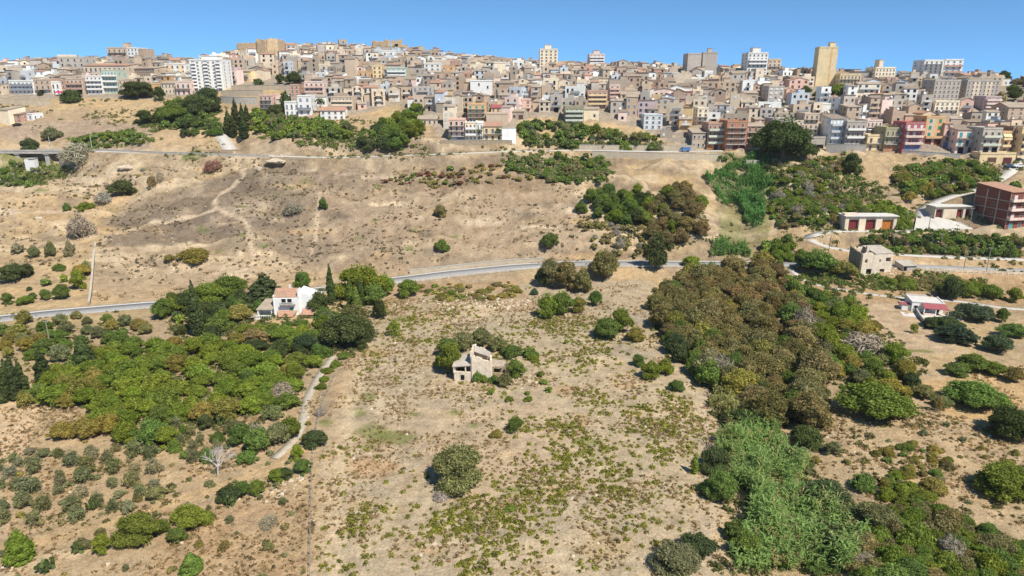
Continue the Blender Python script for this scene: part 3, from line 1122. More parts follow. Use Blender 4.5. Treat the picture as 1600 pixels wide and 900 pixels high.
B(1380, 136, 31, 28, 13, 'cream', 5, 6, 'cream palazzo with a small dark rooftop turret, right skyline', 'palazzo', 'palazzo', 0, extra=penthouse(.3, 5, .2), land='cream palazzo with turret')
B(1327, 137, 33, 19, 12, 'yellow', 3, 6, 'pale yellow three storey house right of the tall yellow tower', 'house', 'house', 0, bal=(1, 2))
B(1454, 133, 30, 36, 13, 'white', 8, 4, 'large off-white slab block on the right skyline, left half', 'apartment block', 'apartment_block', .0, shut='shutter_brown', bal=(1, 2, 3, 4, 5, 6, 7), land='right skyline slab block')
B(1485, 133, 27, 37, 13, 'white', 8, 3, 'large off-white slab block on the right skyline, right half', 'apartment block', 'apartment_block', -.1, shut='shutter_brown', bal=(2, 4, 6), balmat='wall_brick')
B(1476, 160, 40, 32, 12, 'grey', 5, 6, 'long grey five storey block under the large slab block', 'apartment block', 'apartment_block', 0, shut='shutter_brown', land='long grey block at right')
B(1532, 157, 50, 29, 12, 'grey', 5, 8, 'long grey and beige five storey block near the right edge', 'apartment block', 'apartment_block', 0, shut='shutter_brown', extra=strips('wall_sand', (.3, .7), 4))
B(1549, 174, 25, 21, 10, 'mauve', 4, 2, 'lilac house with four balconies and pale blue sides, right', 'house', 'house', 0, bal=(1, 2, 3), balmat='wall_rose')
B(1592, 192, 40, 30, 13, 'tan', 4, 3, 'tan gabled house at the right edge below the trees', 'house', 'house', 0, 'gable')
B(1478, 178, 38, 18, 10, 'cream', 3, 5, 'cream stepped house with white parapets in the right part of town', 'house', 'house', 0, bal=(1,))
B(1211, 162, 24, 25, 11, 'grey', 4, 3, 'pale grey four storey house with white patches below the beige block', 'house', 'house', 0, shut='shutter_white')
B(1295, 181, 24, 17, 10, 'white', 3, 0, 'bright white blank walled house among grey flats on the right', 'house', 'house', .05, land='bright white blank house')
B(326, 143, 50, 46, 14, 'white', 9, 6, 'tall white apartment block with three dark balcony columns, left', 'apartment block', 'apartment_block', -.02, shut='pane', roofmat='roof_flat', extra=lambda *a: (strips('wall_bluegrey', (.12, .5, .88), 1.9)(*a), penthouse(.3, 2.6, .5)(*a), [put('balcony', balcony_mesh(2.4, True, 'white_plaster'), a[0], (-a[1] / 2 + a[1] * q, 0, a[4] * f)) for q in (.12, .5, .88) for f in range(1, 9)]), land='tall white apartment block')
B(116, 120, 40, 28, 14, 'grey', 4, 4, 'wide grey block with few windows left of the long palazzo', 'apartment block', 'apartment_block', 0, shut='dark_opening', land='wide grey block')
B(168, 131, 68, 27, 14, 'sand', 3, 9, 'long sand coloured palazzo with a salmon roof, front wing', 'palazzo', 'palazzo', -.04, 'shed', roofmat='terracotta', french=True, land='long salmon roofed palazzo')
B(228, 128, 46, 20, 12, 'tan', 3, 9, 'tan rear wing of the long palazzo running off to the right', 'palazzo', 'palazzo', -.45, 'shed', roofmat='tile_tan')
B(276, 124, 32, 22, 10, 'white', 3, 4, 'white house with yellow patches left of the tall white block', 'house', 'house', 0, extra=strips('wall_yellow', (.25, .8), 3))
# --- left front row
G = 'houses of the left front row'
B(36, 147, 38, 19, 10, 'white', 3, 6, 'white house with blue-grey balconies in the left front row', 'house', 'house', 0, bal=(1, 2), shut='wall_bluegrey', balmat='wall_bluegrey', group=G, land='blue and white house')
B(69, 147, 26, 21, 10, 'tan', 3, 3, 'tan house with brown cornice right of the blue and white one', 'house', 'house', 0, bal=(1,), group=G, doors=((.4, .2, 'dark_opening'), (.75, .2, 'shutter_white')))
B(89, 147, 13, 17, 9, 'white', 2, 2, 'narrow white two storey house behind the pink market awning', 'house', 'house', 0, french=True, group=G)
B(101, 146, 9, 19, 9, 'brick', 3, 1, 'very narrow orange-brown house in the left front row', 'house', 'house', 0, group=G)
B(119, 147, 26, 22, 10, 'beige', 3, 4, 'beige house with brick red top floor in the left front row', 'house', 'house', 0, bal=(1, 2), balmat='wall_brick', group=G, doors=((.3, .25, 'shutter_white'), (.75, .3, 'dark_opening')))
B(150, 147, 25, 26, 11, 'white', 4, 4, 'off-white four storey house with long white balconies, left row', 'house', 'house', 0, bal=(1, 2, 3), balmat='white_plaster', group=G)
B(175, 146, 24, 34, 11, 'green', 4, 5, 'pale green and white house with four glazed balconies', 'house', 'house', 0, bal=(1, 2, 3), balmat='white_plaster', shut='shutter_teal', group=G, land='pale green balconied house')
B(194, 146, 13, 20, 10, 'beige', 3, 2, 'slim beige house right of the pale green one', 'house', 'house', 0, bal=(1,), group=G)
B(223, 147, 30, 15, 9, 'beige', 2, 4, 'long low beige house left of the orange wall', 'house', 'house', 0, group=G)
B(245, 146, 14, 14, 9, 'ochre', 2, 0, 'small bright orange walled house in the left row', 'house', 'house', 0, group=G, land='bright orange walled house')
B(264, 147, 22, 16, 9, 'sand', 2, 4, 'sand coloured low house right of the orange wall', 'house', 'house', 0, group=G, roof='shed')
B(288, 148, 24, 19, 10, 'rose', 2, 3, 'pinkish house with tall brown doors left of the white block', 'house', 'house', 0, french=True, bal=(1,), group=G)
# --- houses by the garden slope
B(417, 176, 21, 25, 10, 'pink', 4, 3, 'pink four storey house with dark balconies behind cypresses', 'house', 'house', -.15, bal=(1, 2, 3), land='pink four storey house')
B(436, 172, 13, 17, 10, 'green', 3, 2, 'small grey-green house joined to the pink one', 'house', 'house', -.1, 'shed', roofmat='roof_pale')
B(457, 181, 22, 20, 9, 'white', 2, 3, 'white modern house with grey windows, low left wing', 'house', 'house', 0, shut='wall_bluegrey', french=True, land='white modern house')
B(477, 181, 21, 29, 9, 'white_plaster', 3, 2, 'bright white modern house with a blue-grey balcony, taller wing', 'house', 'house', 0, bal=(1,), balmat='wall_bluegrey', shut='wall_bluegrey')
B(520, 187, 38, 19, 9, 'white', 2, 4, 'long white house with a salmon tiled gable roof in the gardens', 'house', 'house', 0, 'gable', roofmat='terracotta', land='salmon gable roof', rise=1.7)
B(535, 172, 34, 19, 11, 'beige', 3, 6, 'beige flats with long cream balconies above the salmon roof', 'house', 'house', 0, bal=(1, 2), balmat='wall_cream')
B(668, 196, 30, 14, 9, 'sand', 1, 4, 'low cream house with a long tiled roof above the bare slope', 'house', 'house', 0, 'gable', roofmat='tile_tan', rise=1.5)
# --- the isolated row in the middle
G = 'houses of the isolated middle row'
B(714, 221, 25, 32, 12, 'pink', 4, 3, 'pink house with brick side wall and three dark balconies', 'house', 'house', .0, bal=(1, 2, 3), french=True, shut='dark_opening', group=G, doors=((.3, .3, 'shutter_white'), (.72, .36, 'wall_bluegrey')), land='pink brick-sided house')
B(736, 221, 18, 28, 12, 'cream', 3, 3, 'cream house with solar panels between pink and yellow houses', 'house', 'house', 0, bal=(1, 2), balmat='white_plaster', extra=solar, group=G)
B(750, 221, 10, 27, 12, 'white', 3, 2, 'narrow white house behind the palm in the middle row', 'house', 'house', 0, bal=(1, 2), group=G)
B(770, 220, 29, 22, 10, 'yellow', 2, 3, 'yellow house with a salmon tiled roof in the middle row', 'house', 'house', 0, 'shed', roofmat='terracotta', bal=(1,), french=True, group=G, land='yellow house with the salmon roof')
B(777, 200, 34, 16, 10, 'beige', 2, 0, 'wide blank beige house wall behind the yellow house', 'house', 'house', 0, front_at=7)
B(745, 198, 29, 25, 10, 'ochre', 4, 3, 'orange-brown house with green shutters behind the middle row', 'house', 'house', 0, bal=(1, 2, 3), shut='shutter_green', front_at=8)
B(775, 182, 15, 13, 9, 'yellow', 2, 2, 'small yellow house with a red roof in mid town', 'house', 'house', 0, 'shed', roofmat='canopy_red')
B(752, 149, 34, 21, 11, 'white_plaster', 3, 0, 'big blank bright white house wall in mid town', 'house', 'house', .0, land='big blank white wall', extra=lambda e, w, d, hb, fh, wm: [put('window', win_mesh(1.1, 1.4, 'dark_opening'), e, (a, 0, b)) for a, b in ((-w * .1, hb * .7), (w * .3, hb * .5))])
B(781, 124, 18, 24, 11, 'cream', 4, 0, 'tall blank cream house wall high in mid town', 'house', 'house', .05)
B(897, 196, 30, 27, 10, 'olive', 4, 4, 'ochre-brown flats with pale green balconies above the gardens', 'apartment block', 'apartment_block', 0, bal=(1, 2, 3), balmat='wall_green', land='ochre green-balconied flats')
B(933, 170, 31, 26, 11, 'brick', 4, 4, 'brick brown flats with cream balcony bands in mid town', 'apartment block', 'apartment_block', 0, bal=(1, 2, 3), balmat='wall_yellow', land='cream banded brown flats')
B(960, 158, 17, 23, 10, 'rose', 4, 2, 'slim pale house with pink balconies right of the brown flats', 'house', 'house', 0, bal=(1, 2, 3), balmat='wall_pink')
B(1020, 202, 29, 21, 10, 'blue', 3, 3, 'pale blue house with a flat roof at the edge of the gardens', 'house', 'house', .0, land='pale blue house')
B(820, 175, 20, 18, 10, 'pink', 3, 2, 'salmon balconied house above the garden trees', 'house', 'house', 0, bal=(1,), balmat='wall_pink')
B(620, 130, 30, 22, 10, 'green', 4, 4, 'white house with pale green balconies under the crag', 'house', 'house', 0, bal=(1, 2, 3), balmat='white_plaster', shut='shutter_teal', land='pale green crag house')
B(607, 96, 20, 15, 9, 'white_plaster', 2, 2, 'white house with a curved front just under the crag ruin', 'house', 'house', 0)
B(590, 122, 15, 18, 9, 'yellow', 3, 2, 'yellow house left of the pale green balconied one', 'house', 'house', 0)
B(568, 128, 16, 15, 9, 'ochre', 2, 2, 'orange house with two tall brown windows in mid town', 'house', 'house', 0, french=True, bal=(1,))
B(676, 123, 26, 22, 10, 'white', 4, 3, 'white and pinkish tall house below the skyline gable', 'house', 'house', 0)
B(700, 121, 22, 16, 9, 'ochre', 3, 2, 'orange house with a dark balcony in upper mid town', 'house', 'house', 0, bal=(1,), balmat='wall_ochre')
B(492, 152, 30, 22, 10, 'rose', 3, 4, 'rose house with balcony bands beside the terrace trees', 'house', 'house', 0, bal=(1, 2), balmat='wall_pink')
B(462, 160, 14, 17, 9, 'brick', 3, 2, 'terracotta coloured house behind the white modern house', 'house', 'house', 0, front_at=10)
# --- the brick row
G = 'houses on the terrace right of the long wall'
B(1091, 233, 21, 25, 10, 'stone', 2, 3, 'small old stone house at the left end of the brick terrace', 'house', 'house', .0, 'shed', group=G, shut='dark_opening', land='small old stone house')
B(1096, 212, 17, 24, 9, 'cream', 4, 2, 'cream house with brown windows behind the old stone house', 'house', 'house', 0, front_at=8, bal=(1, 2))
B(1118, 234, 28, 39, 12, 'brick', 4, 4, 'brick house with orange garage doors and a green glazed balcony', 'house', 'house', 0, group=G, bal=(1, 2, 3), balmat='wall_green', doors=((.17, .24, 'door_orange'), (.5, .22, 'door_maroon'), (.82, .24, 'door_orange')), land='orange garage doors')
B(1149, 234, 32, 42, 13, 'brick_orange', 5, 2, 'tallest brick house of the terrace with two balcony bays', 'house', 'house', 0, group=G, bal=(1, 2, 3, 4), sidecols=0, doors=((.18, .14, 'wall_bluegrey'), (.48, .26, 'door_maroon'), (.82, .26, 'door_maroon')), land='tallest brick house')
B(1178, 234, 27, 40, 12, 'brick', 4, 3, 'brick house with a pale blue garage and gable, by the big tree', 'house', 'house', 0, 'gable', group=G, bal=(1, 2, 3), doors=((.25, .2, 'wall_beige'), (.65, .36, 'shutter_white')))
B(1221, 224, 34, 36, 12, 'grey', 4, 3, 'grey house with green awnings behind the big round tree', 'house', 'house', 0, bal=(1, 2, 3), extra=awnings('shutter_green', 2, ((.2, .2), (.5, .2), (.82, .2))), land='green awnings house')
B(1245, 218, 15, 27, 10, 'sand', 4, 2, 'sand house with a cream base right of the green awnings', 'house', 'house', 0, bal=(1, 2, 3), balmat='wall_rose')
B(1265, 216, 23, 36, 10, 'beige', 5, 3, 'beige five storey house with red-brown shutters, upper right', 'house', 'house', 0, bal=(2, 4))
# --- right front row
G = 'houses of the right front row'
B(1277, 233, 22, 17, 8, 'grey', 2, 0, 'open grey concrete shelter with a pale slab roof', 'shelter', 'shelter', 0, roofmat='roof_pale', doors=((.5, .8, 'dark_opening'),), group=G)
B(1306, 227, 24, 40, 11, 'white', 4, 4, 'whitish house with blue-grey balconies and a red-brown roof', 'house', 'house', 0, 'shed', roofmat='tile_brown', bal=(1, 2, 3), balmat='wall_blue', shut='shutter_white', group=G, land='red-brown roofed house')
B(1334, 228, 30, 36, 11, 'grey', 3, 4, 'pale grey house with wide balconies over a long base wall', 'house', 'house', 0, bal=(1, 2), balmat='white_plaster', group=G)
B(1363, 218, 24, 28, 11, 'rose', 3, 4, 'pale rose house with a white awning behind the yellow house', 'house', 'house', 0, bal=(1, 2), group=G, extra=awnings('awning_white', 1, ((.5, .9),), .6))
B(1365, 235, 24, 22, 8, 'yellow', 2, 2, 'low mustard yellow house with white window grilles', 'house', 'house', 0, bal=(1,), french=True, group=G, land='low mustard yellow house')
B(1391, 237, 23, 35, 11, 'olive', 3, 3, 'olive brown house with two brick red garage doors', 'house', 'house', 0, bal=(1, 2), doors=((.25, .44, 'brick_orange'), (.75, .44, 'brick_orange')), group=G)
B(1424, 236, 30, 42, 11, 'crimson', 4, 3, 'crimson house with white balconies and blue garage doors', 'house', 'house', 0, bal=(1, 2, 3), shut='shutter_white', balmat='wall_rose', doors=((.28, .32, 'door_blue'), (.74, .34, 'door_blue')), group=G, land='crimson house with blue doors')
B(1456, 226, 29, 41, 11, 'ochre', 4, 2, 'tall orange and tan house with bright green shutters', 'house', 'house', 0, shut='shutter_green', frame='shutter_green', bal=(1,), balmat='wall_ochre', doors=((.26, .36, 'door_maroon'), (.76, .36, 'door_maroon')), extra=strips('wall_beige', (.3,), 3.5), group=G, land='green shuttered orange house')
B(1477, 230, 12, 36, 10, 'pink', 4, 1, 'narrow pinkish house with a blue garage door', 'house', 'house', 0, 'shed', roofmat='terracotta', bal=(1, 2), doors=((.5, .7, 'door_blue'),), group=G)
B(1508, 240, 34, 36, 12, 'rose', 3, 3, 'pink house with teal shutters and a white awning', 'house', 'house', 0, 'shed', roofmat='tile_brown', shut='shutter_teal', frame='shutter_teal', bal=(1, 2), extra=awnings('awning_white', 1, ((.78, .4),), 1.0), doors=((.25, .25, 'dark_opening'), (.75, .3, 'door_maroon')), group=G, land='teal shuttered pink house')
B(1545, 240, 30, 37, 12, 'grey', 3, 3, 'grey-green house with glass balconies over the yellow garage', 'house', 'house', 0, bal=(1, 2), balmat='wall_green', doors=((.3, .28, 'dark_opening'), (.75, .28, 'dark_opening')), group=G)
B(1568, 240, 14, 32, 11, 'ochre', 3, 1, 'narrow orange house with a yellow sunblind', 'house', 'house', 0, bal=(1, 2), balmat='wall_yellow', group=G, extra=awnings('wall_yellow', 2, ((.5, .9),), 1.2))
B(1582, 243, 14, 42, 12, 'brown', 4, 0, 'dark brown blank house wall near the right edge', 'house', 'house', 0, group=G)
B(1599, 246, 20, 44, 12, 'yellow', 4, 2, 'pale yellow house cut by the right edge of the photo', 'house', 'house', 0, bal=(1, 2, 3), balmat='wall_yellow', group=G)
B(1557, 256, 56, 15, 6, 'yellow', 1, 0, 'yellow garage building with maroon doors below the terrace', 'garage', 'garage', 0, doors=((.35, .24, 'shutter_brown'), (.78, .24, 'door_maroon')), land='yellow garage')
# --- lower left corner of town
B(8, 194, 22, 22, 10, 'cream', 2, 0, 'plain cream house cut by the left edge beside the valley', 'house', 'house', -.3, 'shed', roofmat='tile_tan', land='cream house at the left edge')
B(24, 191, 26, 12, 9, 'brick', 2, 3, 'low salmon house beside the cream one at the left edge', 'house', 'house', -.25, 'shed', roofmat='tile_brown')
B(45, 188, 16, 9, 7, 'white', 1, 2, 'small white and blue shed right of the salmon house', 'shed', 'shed', -.2, shut='door_blue')


# --- ragged masonry
def ragged(b, p, q, h, th, mat, seed, step=1.2, rag=1.2, holes=(), slope=0.0):
    """a ruined wall: stone courses of uneven height, holes given as (from, to, low, high)"""
    r = random.Random(seed)
    p, q = Vector(p), Vector(q)
    L = (q - p).length
    d = (q - p) / L
    nrm = Vector((-d.y, d.x, 0))
    n = max(2, int(L / step))
    hh = h
    for k in range(n):
        a, c = L * k / n, L * (k + 1) / n
        hh += r.uniform(-rag, rag) * .6 + (h - hh) * .3
        keep_ = hh
        hh = hh + slope * (k + .5) / n
        segs = [(-3, hh)]
        for x0, x1, z0, z1 in holes:
            if a < x1 * L and c > x0 * L:
                segs = [(-3, z0), (z1, hh)] if z1 < hh else [(-3, z0)]
        off = r.uniform(-.05, .05)
        for z0, z1 in segs:
            A_, C_ = p + d * a, p + d * c
            vs = []
            for zz in (z0, z1):
                for pt, s in ((A_, -1), (C_, -1), (C_, 1), (A_, 1)):
                    v = pt + nrm * (s * th / 2 + off)
                    vs.append((v.x, v.y, p.z + zz + (r.uniform(-.2, .2) if zz == z1 and z1 == hh else 0)))
            b.add(vs, [(3, 2, 1, 0), (0, 1, 5, 4), (1, 2, 6, 5), (2, 3, 7, 6), (3, 0, 4, 7), (4, 5, 6, 7)], mat)
        hh = keep_


def ruin_root(px, py, yaw, name, label, cat, land=None, foot=8, box=None):
    x, y, z, t = place(px, py)
    e = empty(name, (x, y, z), yaw)
    tag(e, label, cat)
    FOOT.append((x, y + foot * .6, foot))
    if box:
        BOXES.append((*box, t))
    if land:
        LAND.append((land, px, py - 8))
    return e, t / F


e, k = ruin_root(403, 88, 0, 'castle', 'ruined tan castle on the highest hill of the left skyline', 'castle', 'ruined castle on the skyline', 20, (368, 438, 54, 76))
b = MB()
ragged(b, (-33 * k, 4, 0), (2 * k, 0, 0), 20 * k, 1.6, 'castle_stone', 1, 2.0, .5)
ragged(b, (-33 * k, 4, 0), (-33 * k, 16, 0), 19 * k, 1.6, 'castle_stone', 2, 2.0, .8)
b.build('curtain_wall', e)
b = MB()
ragged(b, (2 * k, -1, 0), (18 * k, -4, 0), 24 * k, 2, 'castle_stone', 3, 1.6, 1.8)
ragged(b, (18 * k, -4, 0), (32 * k, 0, 0), 26 * k, 2, 'castle_stone', 4, 1.6, 1.0)
ragged(b, (32 * k, 0, 0), (32 * k, 16, 0), 25 * k, 2, 'castle_stone', 5, 1.8, 1.0)
ragged(b, (2 * k, -1, 0), (2 * k, 15, 0), 25 * k, 2, 'castle_stone', 6, 1.8, .6)
b.build('keep', e)
b = MB()
b.box(22 * k, 30 * k, -6, -3, -2, 9 * k, 'castle_stone')
b.build('lower_tower', e)
e, k = ruin_root(606, 82, 0, 'crag_ruin', 'broken tan fortress walls on the rocky crag in mid skyline', 'ruin', 'crag ruin on the skyline', 16, (583, 630, 56, 76))
b = MB()
ragged(b, (-22 * k, 2, 0), (3 * k, -1, 0), 20 * k, 4, 'castle_stone', 11, 1.5, 1.5)
ragged(b, (-22 * k, 2, 0), (-20 * k, 14, 0), 19 * k, 3, 'castle_stone', 12, 1.5, 1.5)
b.build('curtain_wall', e)
b = MB()
ragged(b, (6 * k, 2, 0), (22 * k, 1, 0), 22 * k, 3, 'castle_stone', 13, 1.3, 1.8, ((.45, .62, 8 * k, 15 * k),))
ragged(b, (22 * k, 1, 0), (26 * k, 10, 0), 14 * k, 3, 'castle_stone', 14, 1.5, 2)
b.build('tower', e)
B(552, 84, 7, 15, 4, 'tan', 3, 0, 'small square bell tower left of the crag ruin', 'bell tower', 'bell_tower', 0, 'gable')
B(740, 108, 12, 15, 6, 'ochre', 2, 0, 'small ochre church front on the skyline with a bell gable', 'church', 'church', 0, 'gable', rise=2)
B(689, 113, 26, 18, 11, 'tan', 3, 2, 'tan gabled hall standing up on the mid skyline', 'house', 'house', 0, 'gable', land='skyline gabled hall', rise=3)
B(711, 112, 16, 15, 9, 'brick', 3, 3, 'dark red house with brown bands on the skyline', 'house', 'house', 0, bal=(1, 2), balmat='wall_brick')


# --- walls, viaduct
def wall_line(pix, h, th, mat, name, label, step=3.0, panels=None):
    pl = resample([place(*p)[:2] for p in pix], step)
    e = None
    b = MB()
    n = len(pl)
    d = np.gradient(pl, axis=0)
    d /= np.linalg.norm(d, axis=1)[:, None]
    nr = np.c_[-d[:, 1], d[:, 0]] * th / 2
    zg = H(pl[:, 0], pl[:, 1])
    zt = zg + h
    zt = np.convolve(np.pad(zt, 4, 'edge'), np.ones(9) / 9, 'valid')
    V = np.concatenate([np.c_[pl - nr, zg - 3], np.c_[pl + nr, zg - 3], np.c_[pl + nr, zt], np.c_[pl - nr, zt]])
    fs = []
    for i in range(n - 1):
        fs += [(i, i + 1, 3 * n + i + 1, 3 * n + i), (n + i + 1, n + i, 2 * n + i, 2 * n + i + 1), (3 * n + i, 3 * n + i + 1, 2 * n + i + 1, 2 * n + i)]
    fs += [(0, 3 * n, 2 * n, n), (n - 1, 2 * n - 1, 3 * n - 1, 4 * n - 1)]
    b.add([tuple(v) for v in V], fs, mat)
    c = MB()
    C2 = np.concatenate([np.c_[pl - nr * 1.3, zt + .003], np.c_[pl + nr * 1.3, zt + .003], np.c_[pl + nr * 1.3, zt + .18], np.c_[pl - nr * 1.3, zt + .18]])
    c.add([tuple(v) for v in C2], fs, 'concrete')
    e = empty(name, (0, 0, 0))
    x0 = Vector((*pl[n // 2], float(zg[n // 2])))
    e.location = x0
    for q, nm in ((b, 'wall_face'), (c, 'coping')):
        q.v = [tuple(Vector(v) - x0) for v in q.v]
        q.build(nm, e)
    tag(e, label, 'wall')
    return e


wall_line([(905, 234), (960, 235), (1020, 235), (1088, 235)], 2.3, .5, 'pale_wall', 'retaining_wall', 'long pale wall along the far side of the upper road')
wall_line([(925, 244), (980, 245), (1040, 246), (1090, 248), (1126, 251)], 2.6, .6, 'pale_wall', 'retaining_wall', 'long tan retaining wall holding up the upper road above the scrub', 3)
LAND.append(('long tan retaining wall', 1030, 243))
wall_line([(347, 161), (375, 163), (402, 163)], 3.6, .6, 'concrete', 'retaining_wall', 'grey lower retaining wall right of the scrubby cliff', 3)
wall_line([(346, 151), (380, 150), (412, 150)], 3.2, .6, 'pale_wall', 'retaining_wall', 'tan upper retaining wall above the grey one')
wall_line([(362, 142), (400, 141), (450, 142)], 2.8, .5, 'pale_wall', 'retaining_wall', 'straw topped terrace wall under the round trees')
wall_line([(-20, 160), (20, 163), (50, 165), (80, 165)], 3.0, .5, 'pale_wall', 'retaining_wall', 'pale wall below the left front row of houses')
wall_line([(784, 221), (795, 222), (806, 223)], 6.5, .8, 'white_plaster', 'retaining_wall', 'steep white wall at the right end of the middle row')
wall_line([(688, 224), (740, 225), (800, 226)], 1.6, .6, 'rubble_stone', 'retaining_wall', 'low rough stone wall under the middle row of houses')
wall_line([(150, 236), (240, 240), (330, 243), (420, 246)], .9, .4, 'concrete', 'parapet_wall', 'low grey parapet along the left part of the upper road')
wall_line([(140, 478), (145, 430), (150, 382)], 1.1, .5, 'rubble_stone', 'field_wall', 'dark dry stone wall at the right edge of the left orchard')
wall_line([(1290, 236), (1320, 237), (1352, 238)], 3.2, .5, 'concrete', 'retaining_wall', 'grey base wall under the pale grey house at right')
wall_line([(640, 428), (700, 421), (760, 414), (850, 407)], 1.3, .5, 'pale_wall', 'retaining_wall', 'low pale retaining wall behind the main road')
wall_line([(1410, 240), (1440, 243), (1500, 247)], 1.4, .5, 'concrete', 'retaining_wall', 'low grey wall below the crimson house')

# viaduct
up0 = ROADS['upper'][0]
xa, ya, za, ta = place(80, 240)
zd = up0[2] - .02
e = empty('viaduct', (up0[0], up0[1], zd))
tag(e, 'concrete road viaduct on square piers crossing the green valley at left', 'viaduct')
LAND.append(('concrete viaduct', 50, 232))
b = MB()
L = 75
ang = math.radians(8)
b.T = Matrix.Rotation(-ang * .3, 4, 'Z')
b.box(-L, 1, -2.8, 2.8, -1.1, .02, 'concrete', 'asphalt')
b.build('deck', e)
for s in (-1, 1):
    p_ = MB()
    p_.T = b.T
    p_.box(-L, 1, s * 2.8 - .12, s * 2.8 + .12, .03, .8, 'concrete')
    p_.build('parapet', e)
for x_ in (-24, -39, -54, -69):
    p_ = MB()
    p_.T = b.T
    p_.box(x_ - 1, x_ + 1, -2.2, 2.2, -13, -1.11, 'concrete')
    p_.box(x_ - 1.4, x_ + 1.4, -2.6, 2.6, -1.7, -1.105, 'concrete')
    p_.build('pier', e)
p_ = MB()
p_.T = b.T
p_.box(-17, 1, -2.95, -2.4, -9, -.002, 'pale_wall')
p_.box(-17.4, -17, -2.9, 2.9, -9, -1.12, 'pale_wall')
p_.build('abutment', e)
x, y, z, t = place(51, 265)
p_ = MB()
p_.box(-2.2, -.1, -1.6, 1.6, -2, 5.2, 'white_plaster')
p_.box(.1, 2.4, -1.3, 1.6, -2, 5.4, 'white_plaster')
p_.box(-2.4, 2.6, -1.7, 1.8, 5.4, 5.6, 'concrete')
o = p_.build('concrete_pier')
o.location = (x, y, z)
tag(o, 'lone whitish concrete pier standing in the green valley under the viaduct', 'pier')

# old arch under the brick terrace
x, y, z, t = place(1176, 263)
e = empty('stone_abutment', (x, y, z))
tag(e, 'pair of tan stone piers in the reeds below the brick terrace', 'stone pier')
for s in (-1.9, 1.6):
    b = MB()
    b.box(s - 1.4, s + 1.4, 0, 2, -1, 3.4, 'pale_wall')
    b.box(s - 1.5, s + 1.5, -.1, 2.1, 3.4, 3.6, 'concrete')
    b.build('pier', e)


# --- the white villa
x, y, z, t = place(452, 492)
k = t / F
e = empty('villa', (x, y, z), math.radians(2))
tag(e, 'white two storey villa with salmon tiled roofs among tall garden trees', 'villa')
LAND.append(('white villa', 452, 475))
FOOT.append((x, y + 4, 9))
wp = 'white_plaster'
b = MB()
b.box(-4.2, 3.0, 0, 7.5, -2, 5.4, wp)
b.add([(-4.2, 0, 5.4), (-1.0, 0, 5.4), (-1.0, 7.5, 5.4), (-4.2, 7.5, 5.4), (-4.2, 3.0, 7.3), (3.0, 3.0, 7.3), (3.0, 7.5, 6.4), (-4.2, 7.5, 6.4), (3.0, 0, 5.4)],
      [(0, 3, 7, 4), (3, 2, 6, 7), (8, 5, 6), (0, 4, 5, 8)], wp)
b.build('wall', e)
b = MB()
b.box(3.0, 8.6, 1.2, 8.2, -2, 4.9, wp)
b.add([(3.0, 1.2, 4.9), (8.6, 1.2, 4.9), (8.6, 8.2, 4.9), (3.0, 8.2, 4.9), (3.0, 1.2, 7.2), (3.0, 8.2, 7.0)], [(0, 1, 4), (2, 3, 5), (1, 2, 5, 4)], wp)
b.build('side_wing', e)
b = MB()
vs = [(-4.4, .1, 5.55), (2.8, .1, 5.55), (2.8, 3.3, 7.55), (-4.4, 3.3, 7.55)]
b.add(vs + [(a, c, d_ + .2) for a, c, d_ in vs], [(0, 3, 2, 1), (4, 5, 6, 7), (0, 1, 5, 4), (1, 2, 6, 5), (2, 3, 7, 6), (3, 0, 4, 7)], 'terracotta')
b.build('roof', e)
b = MB()
b.box(-4.5, -4.2, -.1, 7.6, -2, 6.3, wp)
b.box(2.95, 3.15, .0, 3.4, 5.4, 7.9, wp)
b.build('parapet', e)
for a, c, ww, hh, mat in ((-1.3, 4.0, 1.5, 1.3, 'dark_opening'), (.5, 4.0, 1.5, 1.3, 'dark_opening')):
    put('window', win_mesh(ww, hh, mat), e, (a, -.0, c))
b = MB()
b.box(-2.4, 2.2, -1.1, -.01, 3.35, 3.5, 'pole_wood')
for q in (-2.3, -.8, .7, 2.1):
    b.box(q - .04, q + .04, -1.1, -1.02, 3.5, 4.2, 'pole_wood')
b.box(-2.4, 2.2, -1.1, -1.02, 4.2, 4.28, 'pole_wood')
b.build('balcony', e)
put('door', win_mesh(1.3, 2.3, 'shutter_green'), e, (.9, 0, .1))
put('window', win_mesh(1.5, 1.7, 'metal_grey'), e, (6.2, 1.2, 2.2))
put('window', win_mesh(.9, 1.2, 'pane'), e, (-4.5, 3.5, 2.0), -math.pi / 2)
b = MB()
vs = [(-2.6, -2.6, 0.2), (1.7, -2.8, 0.2), (2.6, -.05, 1.3), (-3.4, -.05, 1.3)]
b.add(vs + [(a, c, d_ + .16) for a, c, d_ in vs], [(0, 3, 2, 1), (4, 5, 6, 7), (0, 1, 5, 4), (1, 2, 6, 5), (2, 3, 7, 6), (3, 0, 4, 7)], 'terracotta')
vs = [(4.4, -1.8, 0.4), (8.4, -1.6, 0.4), (8.7, 1.1, 1.7), (4.0, 1.1, 1.7)]
b.add(vs + [(a, c, d_ + .16) for a, c, d_ in vs], [(0, 3, 2, 1), (4, 5, 6, 7), (0, 1, 5, 4), (1, 2, 6, 5), (2, 3, 7, 6), (3, 0, 4, 7)], 'terracotta')
b.build('porch_roof', e)
b = MB()
vs = [(-9.6, -1.2, 2.0), (-4.6, -1.2, 2.0), (-4.6, 4.5, 3.8), (-8.2, 4.5, 3.8)]
b.add(vs + [(a, c, d_ + .18) for a, c, d_ in vs], [(0, 3, 2, 1), (4, 5, 6, 7), (0, 1, 5, 4), (1, 2, 6, 5), (2, 3, 7, 6), (3, 0, 4, 7)], 'tile_tan')
b.build('veranda_roof', e)
b = MB()
b.box(-9.3, -4.51, 1.5, 4.5, -2, 2.6, wp)
b.box(-9.3, -9.0, -1.0, 1.5, -2, 2.0, wp)
